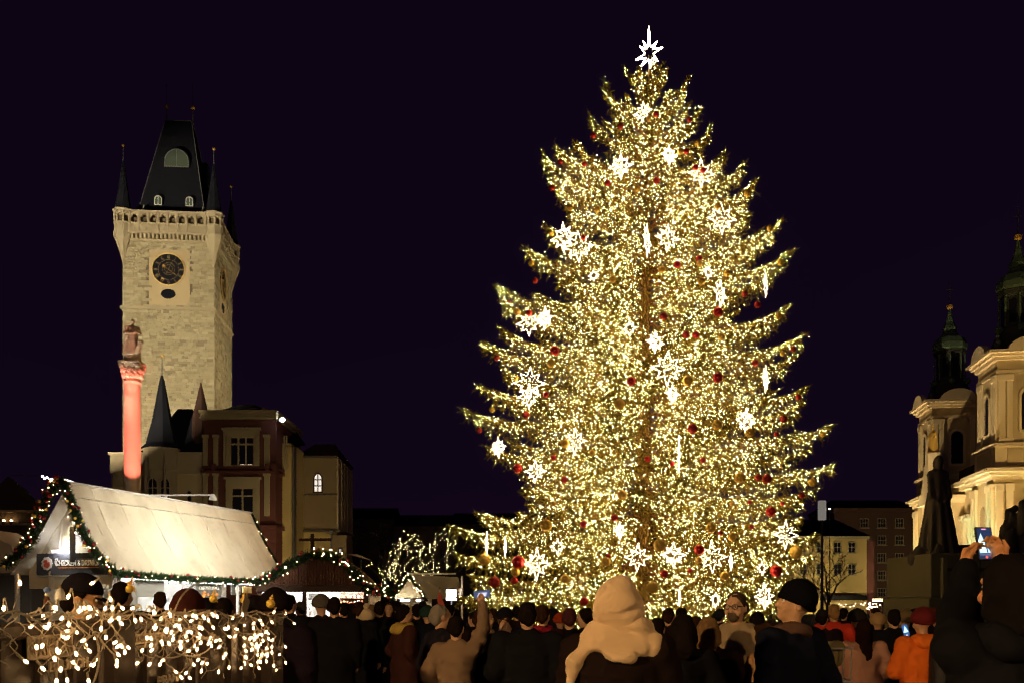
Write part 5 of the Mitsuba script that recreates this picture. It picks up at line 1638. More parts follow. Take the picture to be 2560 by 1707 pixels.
part(hu, 'back_wall', MB().box((kx(645), KY + 2.6, 0), (kx(925), KY + 2.7, kz(1468))), 'm_white_paint')
for px in (646, 920):
    part(hu, 'side_wall', MB().box((kx(px) - .05, KY + .1, 0), (kx(px) + .05, KY + 2.6, kz(1468))), 'm_white_paint')
part(hu, 'ceiling', MB().box((kx(646), KY + .1, kz(1466)), (kx(920), KY + 2.6, kz(1464))), 'm_white_paint')
for (p0, p1) in ((690, 702), (735, 755), (800, 815)):
    part(hu, 'wall_panel', MB().box((kx(p0), KY + 1.0, kz(1576)), (kx(p1), KY + 1.06, kz(1478))), 'm_white_paint')
part(hu, 'dark_screen', MB().box((kx(757), KY + .9, kz(1500)), (kx(788), KY + 1.0, kz(1482))), 'm_black')
part(hu, 'shelf_back', MB().box((kx(838), KY + .9, kz(1540)), (kx(905), KY + .95, kz(1480))), 'm_wood_dark')
for r, py in enumerate((1495, 1510, 1526, 1541)):
    part(hu, 'shelf', MB().box((kx(838), KY + .6, kz(py)), (kx(906), KY + .9, kz(py - 1.5))), 'm_wood_plank')
    for k in range(7):
        px = 842 + k * 9 + grng.uniform(-1, 1)
        if px > 902:
            continue
        hh_ = grng.uniform(.06, .12)
        cm_ = ['m_white_paint', 'm_gold_paint', 'm_orange_paint', 'm_canvas', 'm_logo_red'][int(grng.integers(5))]
        g_ = thing('gift_box' if k % 2 else 'jar', f'{"small box" if k % 2 else "small jar"} on the hut shelf, {["top", "second", "third", "lowest"][r]} board, {ORD[k].replace("topmost", "first")} from the left', 'box' if k % 2 else 'jar', 'goods on the hut shelves')
        if k % 2:
            part(g_, 'body', MB().box((kx(px) - .045, KY + .66, kz(py - 1.5)), (kx(px) + .045, KY + .8, kz(py - 1.5) + hh_), ch=.008), cm_)
            part(g_, 'ribbon', MB().box((kx(px) - .01, KY + .652, kz(py - 1.5)), (kx(px) + .01, KY + .66, kz(py - 1.5) + hh_)), 'm_gold_paint')
        else:
            part(g_, 'body', MB().lathe([(.035, 0), (.042, .02), (.042, hh_ * .8), (.03, hh_)], (kx(px), KY + .72, kz(py - 1.5)), 10), cm_)
            part(g_, 'lid', MB().lathe([(.032, hh_), (.032, hh_ + .015)], (kx(px), KY + .72, kz(py - 1.5)), 10), 'm_gold_paint')
for i, (p0, p1) in enumerate(((655, 756), (768, 912))):
    t = thing('tube_light', f'white tube light under the hut roof, {"left" if i == 0 else "right"} one', 'lamp')
    part(t, 'tube', MB().tube([(kx(p0) + .1, KY + .35, kz(1476)), (kx(p1) - .1, KY + .35, kz(1476))], .035, 8), 'm_bulb', emit=(230, 205, 165), weight=4)
    part(t, 'bracket', MB().box((kx(p0) + .1, KY + .31, kz(1473)), (kx(p1) - .1, KY + .39, kz(1471))), 'm_white_metal')
gpath = [P(640, 1458, 31.7), P(668, 1444, 31.7), P(700, 1424, 31.7), P(735, 1404, 31.7), P(770, 1389, 31.7), P(800, 1385, 31.7), P(835, 1392, 31.7), P(862, 1408, 31.7), P(885, 1430, 31.7), P(905, 1455, 31.7), P(917, 1476, 31.7)]
garland(gpath, .2, 'fir garland arching over the gable of the brown hut', 46, 14, 420, bulb_r=.026)
garland([P(917, 1470, 31.5), P(935, 1478, 31.5), P(955, 1474, 31.5), P(985, 1484, 31.5)], .2, 'bushy fir garland beside the right post of the brown hut', 14, 10, 420, bulb_r=.024)
for k, px in enumerate((705, 725, 812, 822, 845, 870)):
    t = thing('bag' if k % 2 else 'bottle', f'{"paper bag" if k % 2 else "pale bottle"} on the hut counter, {ORD[k].replace("topmost", "first")} from the left', 'bag' if k % 2 else 'bottle', 'goods on the hut counter')
    if k % 2:
        part(t, 'body', MB().box((kx(px) - .07, KY - .1, kz(1573)), (kx(px) + .07, KY + .05, kz(1573) + .24), ch=.01), 'm_canvas_matt')
        part(t, 'handle', MB().tube([(kx(px) - .03, KY, kz(1573) + .24), (kx(px), KY, kz(1573) + .32), (kx(px) + .03, KY, kz(1573) + .24)], .006, 4), 'm_wire')
    else:
        part(t, 'body', MB().lathe([(.05, 0), (.055, .02), (.055, .2), (.02, .27), (.02, .33)], (kx(px), KY, kz(1573)), 10), 'm_canvas_grey')
        part(t, 'cap', MB().lathe([(.022, .33), (.022, .36)], (kx(px), KY, kz(1573)), 8), 'm_logo_red')

# ------------------------------------------------------------------ the small tent with the dazzling work light
VY = 52.0
vx = lambda px: xx(px, VY)
vz = lambda py: zz(py, VY)
vt = thing('small_tent', 'small white tent stall with a grey side roof left of the tree foot', 'market stall')
part(vt, 'gable_canvas', MB().add([(vx(988), VY, vz(1494)), (vx(1062), VY, vz(1494)), (vx(1024), VY, vz(1441))], [[0, 1, 2]]), 'm_canvas_thin')
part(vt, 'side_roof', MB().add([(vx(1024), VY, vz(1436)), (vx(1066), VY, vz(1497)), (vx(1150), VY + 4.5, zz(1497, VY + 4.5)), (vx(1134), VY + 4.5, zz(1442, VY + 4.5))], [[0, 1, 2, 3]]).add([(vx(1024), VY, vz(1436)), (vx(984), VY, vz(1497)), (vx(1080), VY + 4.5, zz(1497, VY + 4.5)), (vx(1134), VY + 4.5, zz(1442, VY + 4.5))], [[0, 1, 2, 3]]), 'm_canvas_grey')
part(vt, 'ridge_bar', MB().tube([(vx(1022), VY, vz(1434)), (vx(1136), VY + 1, zz(1434, VY + 1))], .05, 6), 'm_white_metal')
for px in (988, 1062):
    part(vt, 'post', MB().box((vx(px) - .05, VY + .1, 0), (vx(px) + .05, VY + .2, vz(1494))), 'm_white_metal')
part(vt, 'counter', MB().box((vx(988), VY + .3, 0), (vx(1062), VY + .8, 1.0)), 'm_wood_plank')
part(vt, 'back_wall', MB().box((vx(990), VY + 2.4, 0), (vx(1070), VY + 2.5, vz(1494))), 'm_canvas_matt')
for i, px in enumerate((1009, 1044)):
    t = thing('counter_lamp', f'bright lamp under the small tent gable, {"left" if i == 0 else "right"} one', 'lamp', 'lamps in the small tent')
    part(t, 'tube', MB().box((vx(px) - (.25 if i == 0 else .12), VY + .5, vz(1503)), (vx(px) + (.25 if i == 0 else .12), VY + .6, vz(1498))), 'm_bulb', emit=(45, 36, 24), weight=.8)
    part(t, 'rod', MB().box((vx(px) - .02, VY + .54, vz(1498)), (vx(px) + .02, VY + .57, vz(1494) + .05)), 'm_iron')
garland([P(978, 1500, 51.7), P(1000, 1472, 51.7), P(1022, 1438, 51.7), P(1045, 1470, 51.7), P(1066, 1502, 51.7)], .15, 'thin lit garland round the small tent gable', 34, 5, 330, bulb_r=.035, emit=(12, 9, 4))
wl = thing('work_light', 'dazzling blue-white work light on a pole beside the small tent', 'floodlight')
p_ = P(1128, 1487, 49)
part(wl, 'lens', MB().box(p_ + [-.26, -.02, -.26], p_ + [.26, .02, .26]), 'm_bulb', emit=(70, 74, 76), weight=1.5)
part(wl, 'housing', MB().box(p_ + [-.26, .03, -.24], p_ + [.26, .2, .24], ch=.03), 'm_iron')
part(wl, 'pole', MB().tube([[p_[0], p_[1] + .25, 0], p_ + [0, .25, .2]], .04, 8), 'm_iron')
t = thing('white_post', 'thin white post beside the dazzling work light', 'post')
part(t, 'pole', MB().tube([P(1155, 1440, 49.5), [xx(1155, 49.5), 49.5, 0]], .06, 8), 'm_white_metal')
part(t, 'plate', MB().box(P(1146, 1492, 49.4), P(1153, 1470, 49.45)), 'm_white_paint')
t = thing('red_pennant', 'red pennant hanging beside the dazzling work light', 'flag')
p_ = P(1100, 1474, 46)
part(t, 'cloth', MB().prism([(0, 0), (.22, -.75), (-.05, -.95), (-.14, -.4)], .02, p_, EX, EZ), 'm_logo_red')
part(t, 'staff', MB().tube([p_ + [0, .03, .1], [p_[0], 46.03, 0]], .02, 6), 'm_iron')
t = thing('white_awning', 'pale sloping awning edge right of the brown hut roof', 'awning')
part(t, 'canvas', MB().prism([(xx(868, 70), zz(1384, 70)), (xx(895, 70), zz(1386, 70)), (xx(922, 70), zz(1398, 70)), (xx(895, 70), zz(1392, 70))], 2.0, (0, 72, 0), EX, EZ), 'm_canvas')
part(t, 'post', MB().tube([(xx(896, 70), 71, 0), (xx(896, 70), 71, zz(1388, 70))], .06, 6), 'm_iron')
t = thing('tilted_board', 'pale grey tilted panel showing through the tree beside the white hood', 'panel')
p_ = P(1474, 1466, 43)
part(t, 'sheet', MB().obox(p_, (.42, .04, .4), (.9, .0, .25), (0, 1, 0)), 'm_canvas')
part(t, 'post', MB().tube([[p_[0], p_[1] + .1, 0], p_ + [0, .1, 0]], .05, 6), 'm_iron')
for i, (px, py, w_) in enumerate(((1775, 1466, .34), (1818, 1466, .25), (1922, 1466, .3), (2035, 1486, .32))):
    t = thing('stall_board', f'small white stall panel glimpsed behind the low right branches, {ORD[i].replace("topmost", "first")} from the left', 'panel', 'white stall panels behind the tree')
    p_ = P(px, py, 54)
    part(t, 'sheet', MB().box(p_ + [-w_, 0, -w_ * .8], p_ + [w_, .05, w_ * .8]), 'm_white_paint')
    part(t, 'post', MB().tube([[p_[0], p_[1] + .1, 0], p_ + [0, .1, 0]], .04, 6), 'm_iron')

# ------------------------------------------------------------------ bare trees


def bare_tree(label, px, Y, py_top, spread, seed, lights=False, col=(.045, .03, .02), gen=5):
    g_ = np.random.default_rng(seed)
    base = np.array([xx(px, Y), Y, 0.0])
    Ht = zz(py_top, Y)
    t = thing('bare_tree', label, 'tree')
    trunk, crown, strings = MB(), MB(), []

    def grow(p, d, L, r, depth):
        n = 4
        pts = [p]
        for k in range(n):
            d = d + g_.normal(0, .13, 3) + np.array([0, 0, .05])
            d /= np.linalg.norm(d)
            pts.append(pts[-1] + d * L / n)
        (trunk if depth == 0 else crown).tube(pts, np.linspace(r, r * .6, n + 1), 6 if depth < 2 else 4)
        if lights and depth >= 3:
            strings.append(np.array(pts))
        if depth >= gen:
            return
        for k in range(3 if depth else 4):
            a = g_.uniform(0, 2 * PI)
            s = spread * g_.uniform(.6, 1.2)
            q = d + s * np.array([math.cos(a), math.sin(a), .15])
            grow(pts[-1 - (k % 2)], q / np.linalg.norm(q), L * g_.uniform(.6, .8), r * .55, depth + 1)
    grow(base, np.array([0, 0, 1.0]), Ht * .33, Ht * .022, 0)
    part(t, 'trunk', trunk.add(np.zeros((3, 3)), [[0, 1, 2]]) if False else trunk, 'm_vc' if False else 'm_wood_post')
    part(t, 'crown', crown, 'm_wood_post', kind='stuff')
    return t, strings, base, Ht


bare_tree('leafless tree in front of the yellow house on the right', 2058, 75, 1352, .75, 3)
for i, (px, pyt, sd) in enumerate(((1000, 1334, 5), (1078, 1340, 8))):
    t, strs, base, Ht = bare_tree(f'leafless tree wound with hanging light strings, {"left" if i == 0 else "right"} one of the two', px, 72 + 3 * i, pyt + 8, .85, sd, True, gen=4)
    g_ = np.random.default_rng(60 + i)
    q = []
    # strings laid in arcs over the crown and left hanging
    arcs = [[(966, 1455), (972, 1400), (985, 1362), (1008, 1336), (1040, 1334), (1060, 1362), (1068, 1385)], [(962, 1470), (975, 1430), (990, 1385), (1015, 1352), (1032, 1345)], [(985, 1380), (1010, 1360), (1035, 1352), (1058, 1376)],
            [(990, 1420), (1003, 1372), (1022, 1346), (1045, 1350)], [(1000, 1365), (1030, 1378), (1060, 1374), (1072, 1366)], [(1012, 1420), (1024, 1395), (1035, 1372), (1042, 1350)], [(950, 1462), (958, 1446), (970, 1430)], [(980, 1450), (985, 1410), (996, 1380)]] if i == 0 else \
           [[(1078, 1372), (1084, 1350), (1098, 1330), (1106, 1332)], [(1092, 1340), (1110, 1338), (1128, 1360), (1132, 1385)], [(1075, 1375), (1090, 1362), (1104, 1345)], [(1122, 1420), (1118, 1385), (1126, 1355), (1140, 1340)], [(1078, 1378), (1088, 1400), (1094, 1412)], [(1114, 1425), (1112, 1400), (1116, 1378)], [(1060, 1400), (1070, 1420), (1085, 1428), (1098, 1416)]]
    cords = MB()
    for a_ in arcs:
        al = np.linalg.norm(np.diff(np.array(a_, float), axis=0), axis=1).sum()
        na_ = max(6, int(al / 6.5))
        pts = resample(np.array(a_, float), na_, closed=False) + g_.normal(0, 4.2, (na_, 2))
        P3 = np.array([P(u, v, base[1] + g_.normal(0, .5)) for u, v in pts])
        q.append(P3)
        for k in g_.integers(0, len(P3), max(1, len(a_) // 3)):
            L_ = g_.uniform(.2, .8)
            q.append(P3[k] + np.array([[g_.normal(0, .04), g_.normal(0, .05), -L_ * s] for s in np.linspace(0, 1, 6)]))
        cords.tube(np.array([P(u, v, base[1]) for u, v in a_]), .012, 4)
    for s_ in strs[::4]:
        k = g_.integers(0, len(s_), 2)
        q.append(s_[k] + g_.normal(0, .05, (2, 3)))
    q = np.vstack(q)
    part(t, 'light_strings', scatter(OCTA, q, .025 * np.exp(g_.normal(0, .3, len(q)))), 'm_bulb', kind='stuff', emit=(8.5, 6.8, 2.8), weight=.4)
    part(t, 'cords', cords, 'm_iron', kind='stuff')
# little market lights on the right
ml = thing('market_lights', 'loose cluster of tiny market lights above the crowd below the orange light bar', 'string lights')
g_ = np.random.default_rng(77)
q = [P(2085 + 115 * u + g_.normal(0, 2), 1514 + g_.normal(0, 2.5) - 5 * u, 60) for u in np.linspace(0, 1, 15)] + [P(2178 + g_.normal(0, 9), 1517 + g_.normal(0, 5), 60) for k in range(22)]
part(ml, 'bulbs', scatter(ICO[0], q, .04), 'm_bulb', kind='stuff', emit=(11, 7.5, 4), weight=.3)
part(ml, 'cable', MB().tube([P(2080, 1513, 60), P(2140, 1512, 60), P(2205, 1508, 60)], .015, 4), 'm_iron')
part(ml, 'mast', MB().tube([P(2205, 1506, 60), [xx(2205, 60), 60, 0]], .04, 6), 'm_iron')

# ------------------------------------------------------------------ the light curtain on the terrace fence at the left
FX = -1.4


def fp(px, py, o=0.0):
    Y = -FX * FP / (1280 - px)
    return np.array([FX + o, Y, zz(py, Y)])


def fY(px):
    return -FX * FP / (1280 - px)


fe = thing('terrace_fence', 'dark wooden terrace fence with lettered panels at the lower left', 'fence')
for (p0, p1, pt) in ((-190, -120, 1520), (258, 306, 1522), (496, 534, 1530), (655, 688, 1534)):
    y0, y1 = fY(p0), fY(p1)
    z1 = zz(pt, y0)
    part(fe, 'post', MB().box((FX - .06, y0, 0), (FX + .05, y1, z1), ch=.012), 'm_wood_post')
    part(fe, 'post_cap', MB().box((FX - .055, y0 + .004, z1), (FX + .045, y1 - .004, z1 + .012)), 'm_wood_dark')
mat('panel_dark', (.030, .022, .018), .35, spec=.5)
mat('panel_text', (.30, .25, .18), .7)
mat('letter_brown', (.15, .115, .075), .7)
for k, (p0, p1, pt) in enumerate(((-120, 252, 1548), (308, 492, 1545), (540, 655, 1545))):
    y0, y1 = fY(p0) + .005, fY(p1) - .005
    zt_ = 1.55
    part(fe, 'panel', MB().box((FX - .03, y0, .12), (FX - .005, y1, zt_)), 'm_panel_dark')
    part(fe, 'top_rail', MB().box((FX - .045, y0, zt_), (FX + .02, y1, zt_ + .045), ch=.008), 'm_wood_post')
    part(fe, 'bottom_rail', MB().box((FX - .045, y0, .06), (FX + .02, y1, .12)), 'm_wood_post')
    for j in range(1, 4):
        yy = y0 + (y1 - y0) * j / 4
        part(fe, 'slat', MB().box((FX - .005, yy - .012, .12), (FX + .012, yy + .012, zt_)), 'm_wood_post')


EY = np.array([0, 1.0, 0])


def fence_sign(label, s, px0, px1, py0, py1, plate=True, o=.03, small=None):
    y0, y1 = fY(px0), fY(px1)
    ym = (y0 + y1) / 2
    z0, z1 = zz(py1, ym), zz(py0, ym)
    t = thing('lettered_plate' if plate else 'lettering', label, 'sign')
    # the fence is read from the right: text runs along +y, its face towards +x
    if plate:
        part(t, 'plate', MB().box((FX + o - .012, y0, z0), (FX + o, y1, z1), ch=.004), 'm_panel_text')
        part(t, 'raised_letters', text(s, (z1 - z0) * .62, (FX + o - .002, y0 + .04 * (y1 - y0), z0 + .2 * (z1 - z0)), EY, EZ, depth=.006, w=(y1 - y0) * .92), 'm_letter_brown')
    else:
        part(t, 'letters', text(s, z1 - z0, (FX + o - .02, y0, z0), EY, EZ, depth=.006, w=y1 - y0), 'm_panel_text')
    return t


fence_sign('large worn beige sign plate with raised letters on the left fence panel', 'TAVERNA', 48, 160, 1586, 1645)
fence_sign('pale capitals reading BRUNCH under the large beige plate', 'BRUNCH', 112, 210, 1648, 1672, plate=False)
fence_sign('pale slanting plate with half hidden letters on the second fence panel', 'INSGOLD', 310, 402, 1582, 1607)
fence_sign('tiny dark line of capitals under the slanting plate', 'KITCHEN', 332, 378, 1611, 1618, plate=False)
fence_sign('pale capitals reading PRAHA low on the second fence panel', 'PRAHA', 386, 446, 1685, 1706, plate=False)
fence_sign('outlined letter on the last fence post', 'R', 660, 676, 1540, 1562, plate=False, o=.075)
FB = [(7, 1457), (31, 1565), (98, 1590), (141, 1601), (91, 1654), (39, 1671), (58, 1673), (105, 1702), (138, 1700), (155, 1661), (180, 1661), (174, 1702), (222, 1652), (189, 1614), (236, 1616), (180, 1593), (194, 1594), (197, 1571), (220, 1547),
      (238, 1545), (250, 1558), (229, 1498), (194, 1532), (170, 1522), (147, 1520), (125, 1519), (98, 1525), (120, 1545), (132, 1542), (146, 1491), (3, 1617), (193, 1551), (213, 1520), (225, 1520), (157, 1457), (287, 1657), (313, 1660), (271, 1618),
      (316, 1548), (317, 1569), (335, 1530), (347, 1530), (356, 1535), (369, 1532), (377, 1546), (402, 1550), (342, 1563), (369, 1563), (350, 1574), (393, 1580), (321, 1594), (361, 1598), (373, 1589), (425, 1565), (417, 1579), (435, 1542), (446, 1544),
      (453, 1539), (483, 1541), (470, 1535), (507, 1548), (473, 1568), (486, 1570), (448, 1568), (441, 1586), (460, 1594), (464, 1608), (478, 1596), (482, 1614), (447, 1623), (425, 1606), (437, 1606), (399, 1620), (410, 1627), (341, 1625), (327, 1626),
      (501, 1617), (491, 1658), (496, 1679), (530, 1668), (422, 1661), (446, 1657), (403, 1679), (435, 1682), (434, 1693), (461, 1677), (456, 1694), (545, 1545), (535, 1571), (690, 1533), (694, 1558), (644, 1530), (642, 1555), (686, 1616), (682, 1656),
      (420, 1600), (432, 1590), (470, 1603), (455, 1580), (428, 1572), (382, 1604), (600, 1550), (608, 1558), (593, 1562), (566, 1536), (616, 1586), (564, 1590), (570, 1596)]
g_ = np.random.default_rng(99)
FB += [(float(np.clip(g_.normal(612, 27), 545, 672)), float(np.clip(g_.normal(1612, 34), 1545, 1700))) for k in range(48)]
FB += [(float(g_.uniform(312, 545)), float(np.clip(g_.normal(1596, 40), 1538, 1695))) for k in range(30)] + [(float(g_.uniform(-20, 312)), float(np.clip(g_.normal(1600, 55), 1520, 1700))) for k in range(30)]
cl = thing('curtain_lights', 'curtain of warm bulbs on white wires hung over the terrace fence', 'string lights')
bp = np.array([fp(x_, y_, g_.uniform(.03, .11)) for x_, y_ in FB])
R_ = []
bv = ICO[1][0] * np.array([1, 1, 1.7])
sc_ = np.interp(bp[:, 1], [2.6, 5.8], [.0052, .0068])
for k in range(len(bp)):
    a = g_.normal(0, .5, 2)
    cx_, sx_ = math.cos(a[0]), math.sin(a[0])
    cy_, sy_ = math.cos(a[1]), math.sin(a[1])
    R_.append(np.array([[1, 0, 0], [0, cx_, -sx_], [0, sx_, cx_]]) @ np.array([[cy_, 0, sy_], [0, 1, 0], [-sy_, 0, cy_]]))
R_ = np.array(R_)
part(cl, 'bulbs', scatter((bv, ICO[1][1]), bp, sc_, R_), 'm_bulb', kind='stuff', emit=(11, 6.2, 2.5), weight=2.5)
wires = MB()
strands = []
for px in np.arange(-30, 690, 21.0):                      # thin strands falling from the top wire
    px = px + g_.uniform(-6, 6)
    yb = g_.uniform(1600, 1706)
    yy = np.arange(1533, yb, 9.0)
    dx = np.cumsum(g_.normal(0, 2.6, len(yy)))
    s_ = np.array([fp(px + a, y_, .045 + .02 * math.sin(y_ * .08 + px)) for a, y_ in zip(dx - dx[0], yy)])
    wires.tube(s_, .0019, 5)
    strands.append(s_)
SA = np.vstack(strands)
for k in range(len(bp)):                                  # the pale socket of every bulb and its lead to the nearest strand
    up = R_[k] @ np.array([0, 0, 1.0])
    s0 = bp[k] + up * sc_[k] * 1.6
    s1 = s0 + up * .02
    wires.tube([s0, s1], .0040, 5)
    d_ = np.linalg.norm((SA - s1 - [0, 0, .02]) * [1, 1, 1.0], axis=1)
    e = SA[np.argmin(d_)]
    if d_.min() < .14:
        wires.tube(resample(np.array([s1, (s1 + e) / 2 + [.005, 0, -.008], e]), 5, closed=False), .0017, 4)
topw = np.array([fp(px, 1533 + 6 * math.sin(px * .06) + 3 * math.sin(px * .13), .06) for px in np.linspace(-150, 690, 44)])
wires.tube(topw, .0034, 5)
wires.tube(topw + np.array([.012, .01, -.012]) + g_.normal(0, .006, topw.shape), .0032, 5)
for (c0, rx, ry, lo, hi) in (((105, 1640), 72, 105, 200, 395), ((470, 1560), 95, 108, 95, 178), ((360, 1540), 95, 105, 250, 330), ((420, 1600), 60, 40, 200, 330)):
    aa = np.radians(np.linspace(lo, hi, 22))
    wires.tube([fp(c0[0] + rx * math.cos(q), c0[1] - ry * math.sin(q), .09) for q in aa], .0036, 5)
part(cl, 'wires', wires, 'm_wire', kind='stuff')
for k, (px, py, r, lk) in enumerate(((310, 1472, .015, 'gold'), (668, 1509, .026, 'gold'), (600, 1500, .018, 'gold'), (522, 1497, .018, 'gold'))):
    t = thing('bauble', f'gold bauble on top of the terrace fence, {ORD[[0, 3, 2, 1][k]].replace("topmost", "first")} from the left', 'bauble', 'gold baubles on the terrace fence')
    q = fp(px, py, .02)
    part(t, 'ball', (ICO[2][0] * r + q, ICO[2][1]), 'm_bauble_gold', smooth=True)
    part(t, 'cap', MB().lathe([(.008, r), (.008, r + .012)], q, 8).tube([q + [0, 0, r + .01], q + [.01, 0, r + .03], q + [.03, .0, 1.6 - q[2]] if q[2] < 1.58 else q + [.02, 0, -r]], .002, 4), 'm_gold')
t = thing('paper_tag', 'narrow pale paper tag hanging from the top wire near the last fence post', 'tag')
q0, q1 = fp(594, 1494, .05), fp(584, 1530, .05)
part(t, 'paper', MB().obox((q0 + q1) / 2, (np.linalg.norm(q1 - q0) / 2, .022, .002), q1 - q0, (.3, 1, 0)), 'm_panel_text')
part(t, 'loop', MB().tube([q0, q0 + [0, .01, .05]], .002, 4), 'm_wire')

t = thing('figurine', 'tiny figurine with a light blue ball hat on top of the left fence panel', 'figurine')
q = fp(92, 1486, .03)
part(t, 'hat', MB().ball(q + [0, 0, .013], .0105, 2, s=(1, 1, .85)), mat('ornament_blue', (.16, .26, .62), .5), smooth=True)
part(t, 'head', MB().ball(q, .007, 1), 'm_canvas', smooth=True)
part(t, 'body', MB().lathe([(.010, -.03), (.009, -.012), (.004, -.004)], q, 8), 'm_wood_plank')
t = thing('glass_bell', 'small pale glass bell ornament on top of the left fence panel', 'ornament')
q = fp(125, 1500, .03)
part(t, 'bell', MB().lathe([(.017, 0), (.0155, .004), (.014, .02), (.010, .032), (.004, .037)], q, 14), 'm_white_metal', smooth=40)
part(t, 'knob', MB().ball(q + [0, 0, .04], .004, 1), 'm_gold')
# ------------------------------------------------------------------ people
SKIN = (.50, .30, .19)
prng = np.random.default_rng(31)


def rotz(a):
    return np.array([[math.cos(a), -math.sin(a), 0], [math.sin(a), math.cos(a), 0], [0, 0, 1.0]])


def rotx(a):
    return np.array([[1.0, 0, 0], [0, math.cos(a), -math.sin(a)], [0, math.sin(a), math.cos(a)]])


def roty(a):
    return np.array([[math.cos(a), 0, math.sin(a)], [0, 1.0, 0], [-math.sin(a), 0, math.cos(a)]])


ARMS = {  # (elbow, wrist) for the right arm of a person facing +y; the left arm mirrors x
    'down': ((.27, -.03, 1.14), (.28, .05, .90)), 'pocket': ((.29, -.07, 1.14), (.20, .10, .96)), 'fold': ((.27, .04, 1.13), (.06, .20, 1.14)),
    'phone': ((.25, .10, 1.18), (.05, .34, 1.42)), 'raise': ((.26, .14, 1.62), (.22, .26, 1.90)), 'high': ((.21, .30, 1.46), (.065, .52, 1.64)), 'hold': ((.27, .06, 1.12), (.14, .28, 1.10))}


def hand_prims(w, d, nrm, side, fine, grip):
    """Palm and five fingers from the wrist w, pointing along d, the palm facing nrm."""
    d = d / np.linalg.norm(d)
    nrm = nrm - d * (nrm @ d)
    nrm /= np.linalg.norm(nrm)
    lat = np.cross(nrm, d) * side
    k = .008 if fine else .015
    rf = .0088 if fine else .011
    pr = [RC(w, w + d * .05 + lat * .016, .026, .022, .015), RC(w, w + d * .05 - lat * .016, .026, .021, .015), RC(w + d * .03, w + d * .085, .021, .019, .012)]
    for j, (o, L) in enumerate(((.027, .070), (.009, .078), (-.009, .073), (-.027, .056))):
        b = w + d * (.086 - .004 * abs(j - 1)) + lat * o
        c1 = .35 + .75 * grip
        m_ = b + (d * math.cos(c1) + nrm * math.sin(c1)) * L * .5 + lat * o * .18
        c2 = c1 + .4 + .7 * grip
        e = m_ + (d * math.cos(c2) + nrm * math.sin(c2)) * L * .5
        pr += [RC(b - d * .01, m_, rf * 1.1, rf, k * .6), RC(m_, e, rf, rf * .85, k * .6)]
    tb = w + d * .028 + lat * .030
    t1 = tb + (d * .55 + lat * .75 + nrm * .35) * .042
    t2 = t1 + (d * .85 + lat * .05 + nrm * .45) * .034
    pr += [RC(w + d * .02 + lat * .012, tb, .02, .016, .012), RC(tb, t1, rf * 1.35, rf * 1.15, k), RC(t1, t2, rf * 1.15, rf * .95, k)]
    return pr


def head_prims(fine):
    pr = [EL((0, -.005, 1.655), (.074, .096, .095), .02), EL((0, .032, 1.585), (.054, .062, .062), .03), EL((0, .07, 1.548), (.026, .026, .022), .02), RC((0, -.01, 1.44), (0, .0, 1.58), .056, .052, .03)]
    for s in (-1, 1):
        pr += [EL((s * .076, -.006, 1.625), (.012, .024, .033), .008), EL((s * .045, .065, 1.60), (.026, .026, .024), .02)]
        pr.append(('sub', EL((s * .032, .096, 1.642), (.018, .016, .012), .012)))
    pr += [RC((-.04, .082, 1.664), (.04, .082, 1.664), .013, .013, .014), RC((0, .088, 1.65), (0, .108, 1.612), .011, .015, .01), EL((.011, .096, 1.606), (.011, .012, .009), .006), EL((-.011, .096, 1.606), (.011, .012, .009), .006),
           EL((0, .086, 1.576), (.022, .011, .006), .004), EL((0, .085, 1.565), (.020, .011, .006), .004)]
    return pr


